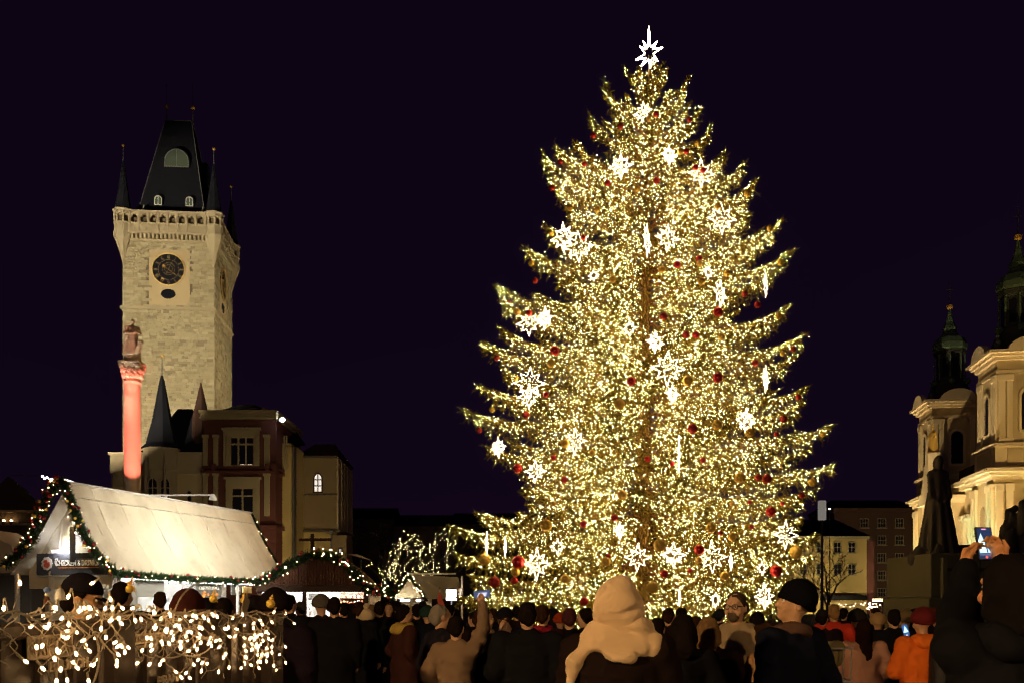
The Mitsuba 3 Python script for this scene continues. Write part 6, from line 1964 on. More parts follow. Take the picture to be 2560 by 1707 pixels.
def person(label, px, py_top, Y, turn, coat=(.012, .011, .016), trousers=(.012, .012, .016), hair=(.02, .012, .008), hairstyle='short', hat=None, hatcol=(.02, .02, .025), arms=('down', 'down'), length=.82, puffy=0.0, bulk=1.0,
           skin=SKIN, res=None, headturn=0.0, headtilt=0.0, scarf=None, extra=None, group=None, hood_down=None, beard=None, glasses=False, coat_rough=.8, wrists=None, headlift=0.0, top_add=None):
    """One figure, built facing +y at a height of 1.75 m, then scaled, turned and set on the ground. turn: 0 looks away from the camera, 90 to the right, 180 towards it."""
    hat_add = {None: .0, 'beanie': .035, 'cap': .03, 'hood': .06, 'pompom': .09, 'fur': .05}[hat]
    topz = zz(py_top, Y)
    hat_add = top_add if top_add is not None else hat_add
    sc = topz / (1.752 + hat_add)
    res = res or float(np.clip(Y * .0021, .011, .026))
    fine = res < .014
    t = thing('person', label, 'person', group)
    R = rotz(-math.radians(turn))
    base = np.array([xx(px, Y), Y, 0.0])
    Hm = rotz(-math.radians(headturn)) @ rotx(math.radians(headtilt))
    pivot = np.array([0, -.01, 1.50])

    def headx(v):
        return (v - pivot) @ Hm.T + pivot + [0, 0, headlift]

    def place(vf):
        v, f = vf
        return (v * sc) @ R.T + base, f

    def headp(pr):
        out = []
        for q in pr:
            s = q[0] == 'sub'
            p = q[1] if s else q
            if p[0] == 'rc':
                p = ('rc', headx(p[1]), headx(p[2]), p[3], p[4], p[5])
            else:
                p = ('el', headx(p[1]), p[2], Hm if p[3] is None else Hm @ p[3], p[4])
            out.append(('sub', p) if s else p)
        return out
    arm_pts = []
    body = headp(head_prims(fine)[:3]) + [RC((0, -.012, 1.42), headx(np.array([0, .0, 1.575])), .056, .052, .03)] + headp(head_prims(fine)[4:])
    body += [EL((0, 0, 1.27), (.16, .11, .2), .04), RC((-.15, -.01, 1.41), (.15, -.01, 1.41), .055, .055, .04), EL((0, .01, 1.07), (.14, .1, .16), .05), EL((0, 0, .95), (.155, .11, .12), .05)]
    for s in (-1, 1):
        body += [RC((s * .085, 0, .92), (s * .095, .015, .50), .078, .054, .04), RC((s * .095, .015, .50), (s * .10, -.015, .09), .052, .036, .03), RC((s * .10, -.03, .045), (s * .112, .13, .035), .036, .028, .03)]
        kind = arms[0] if s > 0 else arms[1]
        e, w = [np.array(q, float) * [s, 1, 1] for q in ARMS[kind]]
        if wrists and wrists[0 if s > 0 else 1] is not None:
            w = np.array(wrists[0 if s > 0 else 1], float)
            sh = np.array([s * .18, 0, 1.41])
            dirn = w - sh
            L = np.linalg.norm(dirn)
            bend = math.sqrt(max(.29 ** 2 - (L / 2) ** 2, .0004))
            down = np.array([s * .5, -.1, -1.0])
            down -= dirn * (down @ dirn) / (L * L)
            e = (sh + w) / 2 + down / np.linalg.norm(down) * bend
        arm_pts.append((s, e, w))
        body += [RC((s * .18, -.005, 1.41), e, .052, .042, .03), RC(e, w, .042, .027, .02)]
        fd = (w - e) / np.linalg.norm(w - e)
        if kind in ('phone', 'raise', 'high', 'hold'):
            nrm = np.array([-s * .85, -.15, .2]) if kind != 'raise' else np.array([-s * .3, .9, -.1])
            fd2 = fd * .6 + np.array([0, .05, .75])
            body += hand_prims(w, fd2, nrm, -s * 1.0, fine, .55)
        else:
            body += hand_prims(w, fd, np.array([-s, .1, 0.0]), s, fine, .35)
    part(t, 'body', place(sdf_mesh(body, res)), skinmat(skin), smooth=True)
    # eyes
    for s in (-1, 1):
        if Y < 16:
            c = headx(np.array([s * .032, .083, 1.643]))
            ev, ef = ICO[1][0] * .0115 + c, ICO[1][1]
            ek = part(t, 'eye', place((ev, ef)), 'm_eye_white', smooth=True)
            c2 = headx(np.array([s * .032, .0915, 1.643]))
            part(ek, 'iris', place((ICO[1][0] * np.array([.006, .004, .006]) + c2, ICO[1][1])), 'm_eye_dark', smooth=True)
    # coat
    b = bulk
    cp = [RC((-.165 * b, -.01, 1.405), (.165 * b, -.01, 1.405), .078, .078, .05), EL((0, .0, 1.26), (.195 * b, .145 * b, .2), .06), EL((0, .01, 1.08), (.185 * b, .145 * b, .18), .07), EL((0, 0, .93), (.20 * b, .155 * b, .16), .07)]
    if length < .75:
        cp += [RC((-.05, 0, .9), (-.07, 0, length), .15 * b, .16 * b, .06), RC((.05, 0, .9), (.07, 0, length), .15 * b, .16 * b, .06)]
    cp += [RC((-.04, -.01, 1.465), (.04, -.01, 1.465), .062, .062, .03)]
    for s, e, w in arm_pts:
        d = (w - e) / np.linalg.norm(w - e)
        cp += [RC((s * .175 * b, -.005, 1.405), e, .078 * b, .066 * b, .035), RC(e, w - d * .01, .066 * b, .05, .03)]
        for k in range(3):
            q = e + (np.array([s * .175, 0, 1.40]) - e) * (.12 + .2 * k)
            cp.append(EL(q + prng.normal(0, .008, 3), (.075 * b, .075 * b, .02), .03))
    if hood_down is not None:
        cp_h = [RC((-.09, -.08, 1.455), (.09, -.08, 1.455), .062, .062, .05), RC((-.07, -.13, 1.42), (.07, -.13, 1.42), .055, .055, .05), RC((-.10, -.02, 1.47), (-.05, .07, 1.42), .04, .03, .03), RC((.10, -.02, 1.47), (.05, .07, 1.42), .04, .03, .03)]
        part(t, 'hood', place(sdf_mesh(cp_h, res)), clothmat(hood_down, coat_rough), smooth=True)
    v, f = sdf_mesh(cp, res, cut=lambda X, Y_, Z: length + .012 * np.sin(9 * X) - Z)
    n3 = meshkit.noise(v * [14, 14, 7], int(px)) - .5
    cen = v * [0, 0, 1] + [0, 0, 0]
    out = v - cen
    ln = np.linalg.norm(out[:, :2], axis=1, keepdims=True) + 1e-6
    disp = n3 * .022 + (.5 - np.abs(meshkit.noise(v * [7, 7, 12] + [0, 0, 3], int(py_top)) - .5) * 2) * (.020 if Y < 9 else .010)
    if puffy:
        disp = disp + puffy * (np.abs(np.sin(v[:, 2] * PI / .085)) - .5)
    v = v + out * [1, 1, 0] / ln * disp[:, None]
    part(t, 'coat', place((v, f)), clothmat(coat, coat_rough), smooth=True)
    # trousers and shoes
    tp_ = [EL((0, 0, .93), (.165, .125, .12), .05)]
    for s in (-1, 1):
        tp_ += [RC((s * .088, 0, .92), (s * .098, .012, .50), .092, .07, .04), RC((s * .098, .012, .50), (s * .102, -.012, .10), .07, .058, .03)]
    part(t, 'trousers', place(sdf_mesh(tp_, max(res, .02), cut=lambda X, Y_, Z: .08 - Z)), clothmat(trousers), smooth=True)
    for s in (-1, 1):
        part(t, 'shoe', place(sdf_mesh([RC((s * .10, -.04, .05), (s * .112, .14, .04), .05, .04, .03), RC((s * .10, -.02, .12), (s * .10, -.02, .05), .05, .05, .03)], .022, cut=lambda X, Y_, Z: -Z)), 'm_black', smooth=True)
    # hair, hats
    hm = clothmat(hair, .55)
    dom = lambda grow, zc=1.66: EL((0, -.012, zc), (.080 + grow, .102 + grow, .098 + grow), .02)
    hcut = None
    if hairstyle != 'none' and hat not in ('hood', ):
        hp = [EL((0, -.018, 1.668), (.084, .100, .094), .02), EL((0, -.055, 1.62), (.074, .062, .08), .03)]
        if hairstyle in ('long', 'bob'):
            zl = 1.30 if hairstyle == 'long' else 1.49
            hp += [RC((0, -.07, 1.63), (0, -.11, zl), .08, .075 if hairstyle == 'long' else .085, .04)]
            for s in (-1, 1):
                hp += [RC((s * .066, -.03, 1.66), (s * .078, -.04, zl + .06), .034, .038, .03)]
        if hairstyle == 'bun':
            hp += [EL((0, -.115, 1.70), (.042, .042, .04), .015)]
        if hairstyle == 'pony':
            hp += [RC((0, -.11, 1.68), (0, -.15, 1.42), .04, .022, .02)]
        ff = lambda X, Y_, Z: X * 0 - 1
        hv, hf = sdf_mesh(hp, min(res, .016), cut=lambda X, Y_, Z: np.minimum(Y_ - .06 - (Z - 1.69) * .8, Y_ - .0))
        hv = hv + (meshkit.noise(hv * [34, 34, 16], 4)[:, None] - .5) * .026 * np.array([1, 1, 1])
        part(t, 'hair', place((headx(hv), hf)), hm, smooth=True)
    if beard:
        bv, bf = sdf_mesh([EL((0, .058, 1.562), (.047, .05, .044), .01), RC((-.025, .093, 1.590), (.025, .093, 1.590), .009, .009, .006)], .012)
        part(t, 'beard', place((headx(bv), bf)), clothmat(beard, .8), smooth=True)
    if glasses:
        gm_ = MB()
        for s in (-1, 1):
            a = np.arange(14) * 2 * PI / 14
            gm_.tube(headx(np.c_[s * .034 + .024 * np.cos(a), np.full(14, .112), 1.642 + .018 * np.sin(a)]), .0032, 4, closed=True)
            gm_.tube(headx(np.array([[s * .058, .11, 1.645], [s * .078, .01, 1.648]])), .003, 4)
        gm_.tube(headx(np.array([[-.01, .112, 1.645], [.01, .112, 1.645]])), .003, 4)
        v, f, c = gm_.mesh()
        part(t, 'glasses', place((v, f)), 'm_black')
    hc = clothmat(hatcol, .9)
    hres = min(res, .016)
    if hat in ('beanie', 'pompom', 'fur'):
        g = .02 if hat != 'fur' else .045
        hv, hf = sdf_mesh([EL((0, -.016, 1.685), (.080 + g, .102 + g, .098 + g), .02), RC((-.04, -.02, 1.675), (.04, -.02, 1.675), .07 + g, .07 + g, .03)], hres, cut=lambda X, Y_, Z: 1.665 - .22 * (Y_ + .0) * -1 * (1 if hat != 'fur' else .5) * 1.0 - .035 - Z)
        if hat == 'fur':
            hv = hv + (meshkit.noise(hv * 40, 9)[:, None] - .5) * .03
        hk = part(t, 'hat', place((headx(hv), hf)), hc, smooth=True)
        if hat != 'fur':
            a = np.arange(28) * 2 * PI / 28
            part(hk, 'brim', place((lambda q: (q[0], q[1]))(tube(headx(np.c_[.088 * np.cos(a), -.012 + .112 * np.sin(a), 1.652 + .22 * .112 * np.sin(a)]), .017, 6, closed=True))), hc, smooth=True)
        if hat == 'pompom':
            part(hk, 'pompom', place((headx(ICO[2][0] * .045 * (1 + .15 * prng.random((len(ICO[2][0]), 1))) + [0, -.02, 1.83]), ICO[2][1])), hc, smooth=True)
    if hat == 'cap':
        hv, hf = sdf_mesh([EL((0, -.012, 1.675), (.092, .114, .108), .02)], hres, cut=lambda X, Y_, Z: 1.672 - Z)
        hk = part(t, 'hat', place((headx(hv), hf)), hc, smooth=True)
        m_ = MB().prism([(.075 * math.cos(a), .085 + .105 * math.sin(a)) for a in np.linspace(0, PI, 12)], .008, (0, 0, 1.672), (1, 0, 0), (0, .96, -.22))
        v, f, _ = m_.mesh()
        part(hk, 'peak', place((headx(v), f)), hc)
    if hat == 'hood':
        hp = [EL((0, -.02, 1.685), (.112, .128, .130), .03), RC((0, -.05, 1.62), (0, -.03, 1.50), .115, .13, .05), ('sub', EL((0, .115, 1.64), (.075, .08, .105), .02))]
        hv, hf = sdf_mesh(hp, hres, cut=lambda X, Y_, Z: 1.40 - Z)
        hv = hv + (meshkit.noise(hv * 22, 7)[:, None] - .5) * .012
        part(t, 'hat_hood', place((headx(hv), hf)), hc, smooth=True)
    if scarf:
        a = np.arange(20) * 2 * PI / 20
        v, f = tube(np.c_[.085 * np.cos(a), -.01 + .09 * np.sin(a), 1.475 + .012 * np.sin(2 * a)], .042, 8, closed=True)
        v = v + (meshkit.noise(v * 30, 5)[:, None] - .5) * .02
        part(t, 'scarf', place((v, f)), clothmat(scarf, .9), smooth=True)
    if extra:
        for nm, (v, f), m_ in extra:
            part(t, nm, place((v, f)), m_, smooth=True)
    return t, place, arm_pts, headx


mat('eye_white', (.7, .68, .62), .3)
mat('eye_dark', (.03, .02, .015), .2)
_cloth = {}


def clothmat(c, rough=.85):
    if isinstance(c, str):
        return c
    k = tuple(np.round(c, 4)) + (rough,)
    if k not in _cloth:
        _cloth[k] = f'm_cloth_{len(_cloth)}'
        scene[_cloth[k]] = {'type': 'twosided', 'bsdf': {'type': 'diffuse', 'reflectance': {'type': 'rgb', 'value': list(map(float, c))}}}
    return _cloth[k]


def skinmat(c):
    k = ('skin',) + tuple(np.round(c, 3))
    if k not in _cloth:
        _cloth[k] = mat(f'skin_{len(_cloth)}', c, .55, spec=.35)
    return _cloth[k]


BLACK, NAVY, PLUM, BROWN = (.010, .010, .013), (.009, .011, .022), (.019, .011, .014), (.019, .012, .010)
HB, HK, HG, HBL = (.035, .017, .008), (.012, .008, .007), (.20, .18, .16), (.28, .17, .07)
CREAM, BEIGE, TAN = (.62, .46, .30), (.30, .23, .15), (.36, .21, .10)

# --- the foreground row
hood = sdf_mesh([EL((0, -.02, 1.675), (.120, .136, .130), .04), RC((-.012, -.03, 1.62), (.012, -.03, 1.60), .120, .120, .05), RC((-.01, -.02, 1.56), (.01, -.02, 1.52), .108, .10, .05), ('sub', EL((0, .125, 1.64), (.08, .08, .105), .02)),
                 ('sub', RC((-.14, -.12, 1.60), (.0, -.168, 1.575), .006, .010, .03)), ('sub', RC((.0, -.165, 1.60), (.14, -.10, 1.645), .010, .006, .03))], .0105)
hv = hood[0] + (meshkit.noise(hood[0] * [11, 11, 15], 8)[:, None] - .5) * .022 + (meshkit.noise(hood[0] * 45, 6)[:, None] - .5) * .007
shawl = sdf_mesh([RC((-.10, -.06, 1.515), (.10, -.07, 1.535), .058, .062, .03), RC((-.10, .05, 1.51), (.10, .05, 1.52), .055, .055, .03), RC((-.13, -.03, 1.51), (-.12, .06, 1.50), .055, .05, .03), RC((.13, -.04, 1.525), (.12, .05, 1.51), .055, .05, .03),
                  RC((-.15, -.06, 1.452), (.17, -.05, 1.440), .066, .070, .02), RC((-.08, -.11, 1.455), (.10, -.10, 1.43), .06, .055, .03), RC((-.06, -.15, 1.40), (.05, -.155, 1.385), .038, .042, .02), RC((-.16, -.04, 1.46), (-.235, -.09, 1.35), .052, .042, .03), RC((-.235, -.09, 1.35), (-.275, -.09, 1.20), .042, .022, .02),
                  ('sub', RC((-.20, -.15, 1.50), (.02, -.19, 1.485), .008, .010, .02)), ('sub', RC((.02, -.19, 1.485), (.22, -.10, 1.535), .010, .008, .02)), ('sub', RC((-.1, -.18, 1.43), (.2, -.15, 1.40), .006, .009, .02))], .0105)
sv = shawl[0] + (meshkit.noise(shawl[0] * [10, 10, 16], 3)[:, None] - .5) * .024 + (meshkit.noise(shawl[0] * 45, 5)[:, None] - .5) * .006
mat('fleece_cream', (.66, .49, .31), .95, spec=.1)
person('woman seen from behind in a big cream hood and shawl over a dark coat', 1547, 1440, 5.2, 4, coat=(.016, .010, .009), hat=None, hairstyle='none', arms=('fold', 'fold'), bulk=1.22, length=.6, extra=[('hat', (hv, hood[1]), 'm_fleece_cream'), ('shawl', (sv, shawl[1]), 'm_fleece_cream')], res=.013, top_add=.053)
person('young man in a black knitted beanie and dark jacket looking left', 1976, 1450, 6.2, 325, coat=(.010, .012, .024), hat='beanie', hatcol=(.006, .006, .008), hairstyle='none', arms=('pocket', 'pocket'), bulk=1.12, res=.012, headtilt=12, headturn=-58, scarf=(.10, .06, .045), skin=(.58, .34, .2), length=.7)
person('grey bearded man with glasses in a beige fur-hooded jacket looking left', 1840, 1482, 7.7, 205, coat=BEIGE, hair=(.05, .035, .025), hairstyle='short', beard=(.10, .075, .055), glasses=True, arms=('pocket', 'pocket'), bulk=1.15, hood_down=(.36, .27, .17), res=.014, headturn=8)
person('light haired woman in a dark plum coat in front of the bearded man', 1772, 1544, 7.3, 25, coat=PLUM, hair=(.20, .12, .055), hairstyle='bob', arms=('fold', 'pocket'), bulk=1.1, res=.015, length=.6)
person('person with thick dark hair and dark coat right of the cream hood', 1706, 1537, 6.9, 0, coat=BLACK, hair=HK, hairstyle='bob', arms=('pocket', 'pocket'), bulk=1.1, length=.6)
person('brown haired woman in a tan jacket looking right beside the black beanie', 1925, 1556, 7.1, 72, coat=TAN, hair=HB, hairstyle='bun', arms=('fold', 'pocket'), bulk=1.1, scarf=(.05, .03, .025), length=.6, res=.015)
person('person in an orange hooded jacket, maroon beanie and black backpack', 2305, 1519, 9.2, 350, coat=(.75, .16, .025), hat='beanie', hatcol=(.13, .018, .022), hairstyle='none', hood_down=(.80, .19, .03), arms=('hold', 'hold'), bulk=1.18, length=.78,
       extra=[('backpack', sdf_mesh([RC((.08, -.22, 1.33), (.08, -.24, .98), .12, .14, .06), RC((.20, -.18, 1.3), (.20, -.2, 1.0), .09, .1, .05)], .02), 'm_black')])
pm, plc, arms_, _h = person('man in a black coat holding up a phone at the right edge', 2515, 1392, 3.8, 354, coat=BLACK, hair=(.010, .008, .008), hairstyle='bob', hood_down=BLACK, arms=('high', 'high'), bulk=1.1, length=.6, res=.0105, skin=(.56, .26, .11), wrists=((.30, .50, 1.745), (.155, .52, 1.73)))
person('long haired woman in a dusty pink fleece seen from behind', 2158, 1550, 10.3, 0, coat=(.44, .24, .18), hair=(.018, .008, .008), hairstyle='long', arms=('pocket', 'fold'), bulk=1.2, length=.82)
person('person in a pale yellow puffer jacket with hands at the head', 2196, 1532, 12.5, 20, coat=(.62, .44, .10), hat='beanie', hatcol=(.42, .28, .14), hairstyle='none', arms=('phone', 'phone'), puffy=.012, bulk=1.15, length=.62)
person('fair haired person in a red jacket right of the black beanie', 2084, 1512, 13.0, 10, coat=(.55, .05, .03), hair=HBL, hairstyle='short', bulk=1.15)
person('person in dark clothes with a broad dark fur hat behind the pink fleece', 2142, 1524, 13.5, 0, coat=NAVY, hat='fur', hatcol=(.025, .022, .02), hairstyle='none', bulk=1.2)
person('tall dark figure left of the orange jacket', 2234, 1524, 11.5, 10, coat=BLACK, hair=HK, bulk=1.15, length=.6)
pp, plc2, arm2, _ = person('dark dressed person filming with a glowing phone beside the orange jacket', 2262, 1524, 12.0, 340, coat=NAVY, hat='beanie', hatcol=(.16, .12, .06), hairstyle='none', arms=('phone', 'phone'))
person('person in black at the right of the orange jacket', 2352, 1530, 10.5, 0, coat=BLACK, hair=HB, bulk=1.2, length=.6)
# --- centre
person('grey haired man in a dark jacket left of the raised arm', 1102, 1512, 9.2, 62, coat=(.018, .016, .024), hair=HG, hairstyle='short', arms=('pocket', 'pocket'), bulk=1.15)
cj, plc3, arm3, _ = person('person in a cream jacket with a black bag, one arm raised with a phone', 1140, 1541, 8.8, 8, coat=(.22, .15, .10), hair=HK, hairstyle='short', arms=('raise', 'pocket'), bulk=1.05, length=.62, trousers=(.40, .28, .2),
                           extra=[('shoulder_bag', sdf_mesh([RC((-.06, -.20, .93), (.10, -.20, .93), .09, .09, .04), RC((-.04, -.2, .85), (.08, -.2, .85), .08, .08, .04)], .02), 'm_black')])
person('short haired woman in profile with a pale scarf looking right', 1210, 1520, 9.5, 68, coat=BLACK, hair=(.03, .014, .008), hairstyle='short', scarf=(.30, .2, .12), arms=('pocket', 'pocket'), bulk=1.1, length=.6, skin=(.56, .34, .2))
person('short person with a ruddy face looking at the camera in the centre', 1264, 1544, 10.0, 196, coat=BLACK, hair=HB, hairstyle='short', scarf=(.16, .12, .08))
person('broad man in black seen from behind left of the cream hood', 1318, 1507, 8.3, 0, coat=BLACK, hair=HK, hairstyle='short', arms=('pocket', 'pocket'), bulk=1.3, length=.6)
person('person with a red scarf beside the broad man in black', 1357, 1513, 10.5, 20, coat=(.03, .01, .012), hair=HB, scarf=(.30, .02, .04))
person('bald looking person in black just left of the cream hood', 1424, 1521, 10.5, 10, coat=BLACK, hair=(.06, .02, .025), hairstyle='short', bulk=1.2)
person('dark haired woman facing left close to the cream hood', 1462, 1521, 11.0, 300, coat=PLUM, hair=HK, hairstyle='short')
person('person with a reddish cap deep in the crowd left of the cream hood', 1400, 1532, 14.5, 0, coat=(.16, .03, .02), hair=HB, hat='beanie', hatcol=(.35, .05, .02), hairstyle='none')
person('person in a dark bobble hat behind the woman in profile', 1262, 1519, 13.0, 0, coat=NAVY, hat='beanie', hatcol=(.012, .012, .018), hairstyle='none')
person('large dark figure beside the last fence post', 690, 1472, 7.6, 10, coat=(.012, .008, .014), hair=HK, hat='beanie', hatcol=(.012, .008, .01), hairstyle='none', bulk=1.3, length=.5)
person('dark figure with a hand on the hip in front of the hut', 724, 1487, 12.5, 25, coat=BLACK, hair=HK, arms=('pocket', 'fold'), bulk=1.2)
pq, plc4, arm4, _ = person('person in a grey knitted hat and orange backed jacket at the hut counter', 803, 1486, 13.0, 340, coat=(.025, .014, .012), hat='beanie', hatcol=(.10, .085, .08), hairstyle='none', arms=('pocket', 'hold'), bulk=1.25,
                           extra=[('backpack', sdf_mesh([RC((-.12, -.2, 1.32), (-.12, -.21, 1.02), .1, .12, .06)], .025), clothmat((.22, .06, .025)))])
person('dark haired person in black beside the grey knitted hat', 836, 1494, 12.0, 0, coat=BLACK, hair=HK, bulk=1.3, length=.55)
person('curly haired person in black right of the hut counter', 899, 1504, 13.5, 20, coat=BLACK, hair=HB, hairstyle='bun', bulk=1.1)
person('person wearing a pale cream pointed hat right of the hut', 916, 1513, 13.5, 0, coat=BLACK, hat='pompom', hatcol=(.55, .45, .30), hairstyle='none')
person('fair haired person behind the pale pointed hat', 930, 1512, 17.0, 0, coat=NAVY, hair=(.22, .13, .07), hairstyle='bob')
person('dark person in the gap right of the pale pointed hat', 949, 1504, 14.5, 0, coat=BLACK, hair=HK, bulk=1.2)
person('brown haired woman facing the camera under the small tent', 972, 1506, 17.0, 170, coat=PLUM, hair=HB, hairstyle='bob')
person('woman with a yellow fleece collar and dark tied hair', 1012, 1512, 12.0, 60, coat=(.05, .02, .018), hair=HK, hairstyle='bun', hood_down=(.50, .36, .09), scarf=(.5, .36, .09), arms=('pocket', 'pocket'), bulk=1.1, length=.65)
person('dark figure in front of the small tent, right of the yellow collar', 1042, 1511, 15.0, 0, coat=BLACK, hair=HK, bulk=1.2)
person('person in a teal beanie left of the grey haired man', 1068, 1514, 14.0, 0, coat=NAVY, hair=HK, hat='beanie', hatcol=(.02, .05, .045), hairstyle='none')
person('person in a pale hat between the small tent and the yellow collar', 1030, 1516, 18.0, 180, coat=BROWN, hat='beanie', hatcol=(.38, .30, .12), hairstyle='none')
person('person in a dark hood below the white awning', 880, 1507, 17.5, 0, coat=BLACK, hat='hood', hatcol=(.012, .010, .012), hairstyle='none')
person('dark dressed man with his back turned in front of the hut counter', 860, 1507, 15.0, 350, coat=NAVY, hair=HK, bulk=1.15)
person('seller with fair hair lit up inside the brown hut', 765, 1508, 33.3, 180, coat=(.5, .45, .42), hair=HBL, hairstyle='bob', skin=(.62, .42, .32), res=.024)
person('woman in dark coat in the hut light, left of the counter', 700, 1499, 18.0, 30, coat=BROWN, hair=HB, hairstyle='bob')
# --- behind the fence
person('man in a black peaked cap close behind the terrace fence', 196, 1430, 5.6, 82, coat=(.030, .022, .020), hat='cap', hatcol=(.012, .010, .014), hairstyle='short', hair=HK, hood_down=(.035, .024, .02), arms=('hold', 'pocket'), bulk=1.2, headtilt=-10, skin=(.55, .30, .14))
person('dark haired person behind the second fence panel', 306, 1456, 9.5, 10, coat=BROWN, hair=HK, bulk=1.15)
person('person in a maroon hood behind the middle of the fence', 474, 1470, 7.0, 20, coat=(.06, .018, .014), hat='hood', hatcol=(.055, .016, .014), hairstyle='none', bulk=1.2)
person('person in dark clothes behind the third fence panel', 560, 1496, 8.4, 0, coat=BLACK, hair=HK, bulk=1.2)
person('stocky dark person under the far end of the tent eave', 640, 1487, 8.8, 10, coat=BLACK, hat='hood', hatcol=(.012, .009, .012), hairstyle='none', bulk=1.3)
person('dark person at the counter of the chicken stall', 400, 1480, 13.5, 340, coat=BROWN, hair=HB)
# --- deep crowd in front of the tree
DEEP = [(1490, 1524, 15, 'woman with dark hair right behind the cream hood on the left', 'bob', HK), (1645, 1545, 9.5, 'short dark haired person at the right shoulder of the cream hood', 'short', HK), (1672, 1521, 12.5, 'person with brown hair in the gap right of the cream hood', 'bun', HB),
        (1702, 1520, 13.5, 'dark haired person behind the thick dark hair', 'short', HK), (1742, 1541, 11.5, 'brown haired child between the dark hair and the light hair', 'short', HB), (1385, 1520, 16, 'dark person far off between the red scarf and the bald looking one', 'short', HK),
        (1292, 1516, 15.5, 'dark haired person behind the left shoulder of the broad man', 'short', HK), (1184, 1530, 14, 'dark haired person behind the raised arm', 'short', HK), (1235, 1522, 16, 'brown haired person behind the profile woman', 'bob', HB),
        (1895, 1528, 14, 'dark person between the bearded man and the tan jacket', 'short', HK), (2056, 1522, 13, 'dark person close behind the black beanie', 'short', HK), (2110, 1520, 17, 'dark haired person right of the red jacket', 'short', HK),
        (2186, 1519, 19, 'brown haired person behind the yellow puffer jacket', 'short', HB), (2285, 1520, 18, 'dark person behind the glowing phone', 'short', HK), (2330, 1518, 17, 'person with reddish hair right behind the maroon beanie', 'short', (.12, .03, .015)),
        (2385, 1515, 14, 'dark figure between the orange jacket and the man with the phone', 'short', HK), (2420, 1512, 13, 'dark figure beside the elbow of the man with the phone', 'short', HK), (990, 1503, 20, 'dark haired person in front of the small tent gable', 'short', HK),
        (1056, 1502, 21, 'dark person right under the small tent roof', 'short', HK), (1125, 1513, 17, 'dark person below the dazzling work light', 'short', HK), (750, 1505, 19, 'dark person left of the hut seller', 'short', HK), (660, 1499, 17, 'dark person left of the brown hut post', 'short', HK),
        (1560, 1520, 18, 'dark person hidden in front of the tree trunk', 'short', HK), (1600, 1520, 17, 'brown haired person right of the cream hood by the trunk', 'bob', HB), (1800, 1522, 17, 'dark person left of the bearded man', 'short', HK), (520, 1493, 12, 'dark person in front of the round sign', 'short', HK)]
for i, (px, py, Y, lab, hs, hc_) in enumerate(DEEP):
    hk_ = {} if 'hair' in lab or 'child' in lab else [dict(hat='beanie', hatcol=[(.02, .022, .03), (.05, .02, .022), (.06, .055, .05)][i % 3]), dict(hat='hood', hatcol=(.014, .012, .016)), dict(hat='cap', hatcol=(.02, .018, .02)), {}][i % 4]
    person(lab, px, py, Y, float(prng.uniform(-60, 60)), **hk_, coat=[BLACK, NAVY, PLUM, BROWN][i % 4], hair=hc_, hairstyle=hs, arms=('pocket', 'pocket') if i % 2 else ('down', 'pocket'), bulk=1.15, length=.7 if i % 3 else .55)

# --- what people hold


def phone(label, c, ex, ey, w=.074, h=.155, emit=(.5, .7, 1.2), pic=None, weight=.1):
    ex, ey = np.array(ex, float), np.array(ey, float)
    ex /= np.linalg.norm(ex)
    ey -= ex * (ey @ ex)
    ey /= np.linalg.norm(ey)
    n = np.cross(ex, ey)
    t = thing('phone', label, 'phone')
    part(t, 'body', MB().obox(np.array(c) - n * .006, (w / 2, h / 2, .005), ex, ey), 'm_black')
    part(t, 'screen', MB().prism(sg.box(-w / 2 + .004, -h / 2 + .004, w / 2 - .004, h / 2 - .004), .001, c, ex, ey), 'm_dark_glass', emit=emit, weight=weight)
    for nm, poly, e in (pic or []):
        part(t, nm, MB().prism(sg.Polygon(poly).buffer(0), .0012, np.array(c) + n * .0012, ex, ey), 'm_dark_glass', emit=e, weight=.01)
    return t


pc = P(2463, 1358, 4.42)
phone('bright phone held up by the man at the right edge, filming the tree', pc, (1, .05, -.02), (-.06, .25, 1), emit=(.015, .035, .10), pic=[
    ('picture_tree', [(-.032, .012), (-.024, .03), (-.018, .048), (-.012, .03), (-.004, .008), (.0, -.02), (.004, -.045), (-.03, -.045)], (.9, 1.5, 1.4)), ('picture_tower', [(.008, -.04), (.008, -.012), (.014, -.004), (.02, .008), (.024, -.004), (.031, -.018), (.031, -.045), (.01, -.045)], (.7, 1.0, 1.5)),
    ('picture_crowd', [(-.032, -.047), (.032, -.047), (.032, -.058), (-.032, -.058)], (.12, .16, .3)), ('record_button', [(.006 * math.cos(a), -.065 + .006 * math.sin(a)) for a in np.linspace(0, 2 * PI, 12, endpoint=False)], (1.6, .15, .12)),
    ('top_bar', [(-.012, .064), (.01, .064), (.01, .069), (-.012, .069)], (1.6, .5, .7))])
phone('phone with a pale blue picture filming in the crowd left of the orange jacket', P(2264, 1576, 11.4), (1, .1, .2), (-.1, .2, 1), w=.16 * .5, h=.15, emit=(.05, .12, .3), pic=[('picture_tree', [(-.03, -.02), (-.01, .03), (.0, .06), (.012, .03), (.03, -.02)], (.9, 1.6, 2.0)), ('shutter_button', [(-.008, -.06), (.008, -.06), (.008, -.048), (-.008, -.048)], (1.2, 1.3, 1.5))])
phone('phone with a bright blue screen hanging at the hip in front of the hut', P(778, 1580, 12.3), (.75, .1, -.62), (.5, .2, .8), w=.075, h=.16, emit=(.25, .75, 1.7))
wr = plc3((np.array([[.225, .275, 1.985]]), np.zeros((1, 3), int)))[0][0]
phone('phone raised at arm\'s length above the cream jacket', wr, (1, .1, .12), (.1, .3, 1), w=.16, h=.078, emit=(.06, .08, .14), pic=[('picture_lights', [(-.05, -.02), (.03, -.025), (.05, .01), (-.03, .015)], (.8, .8, 1.1))])
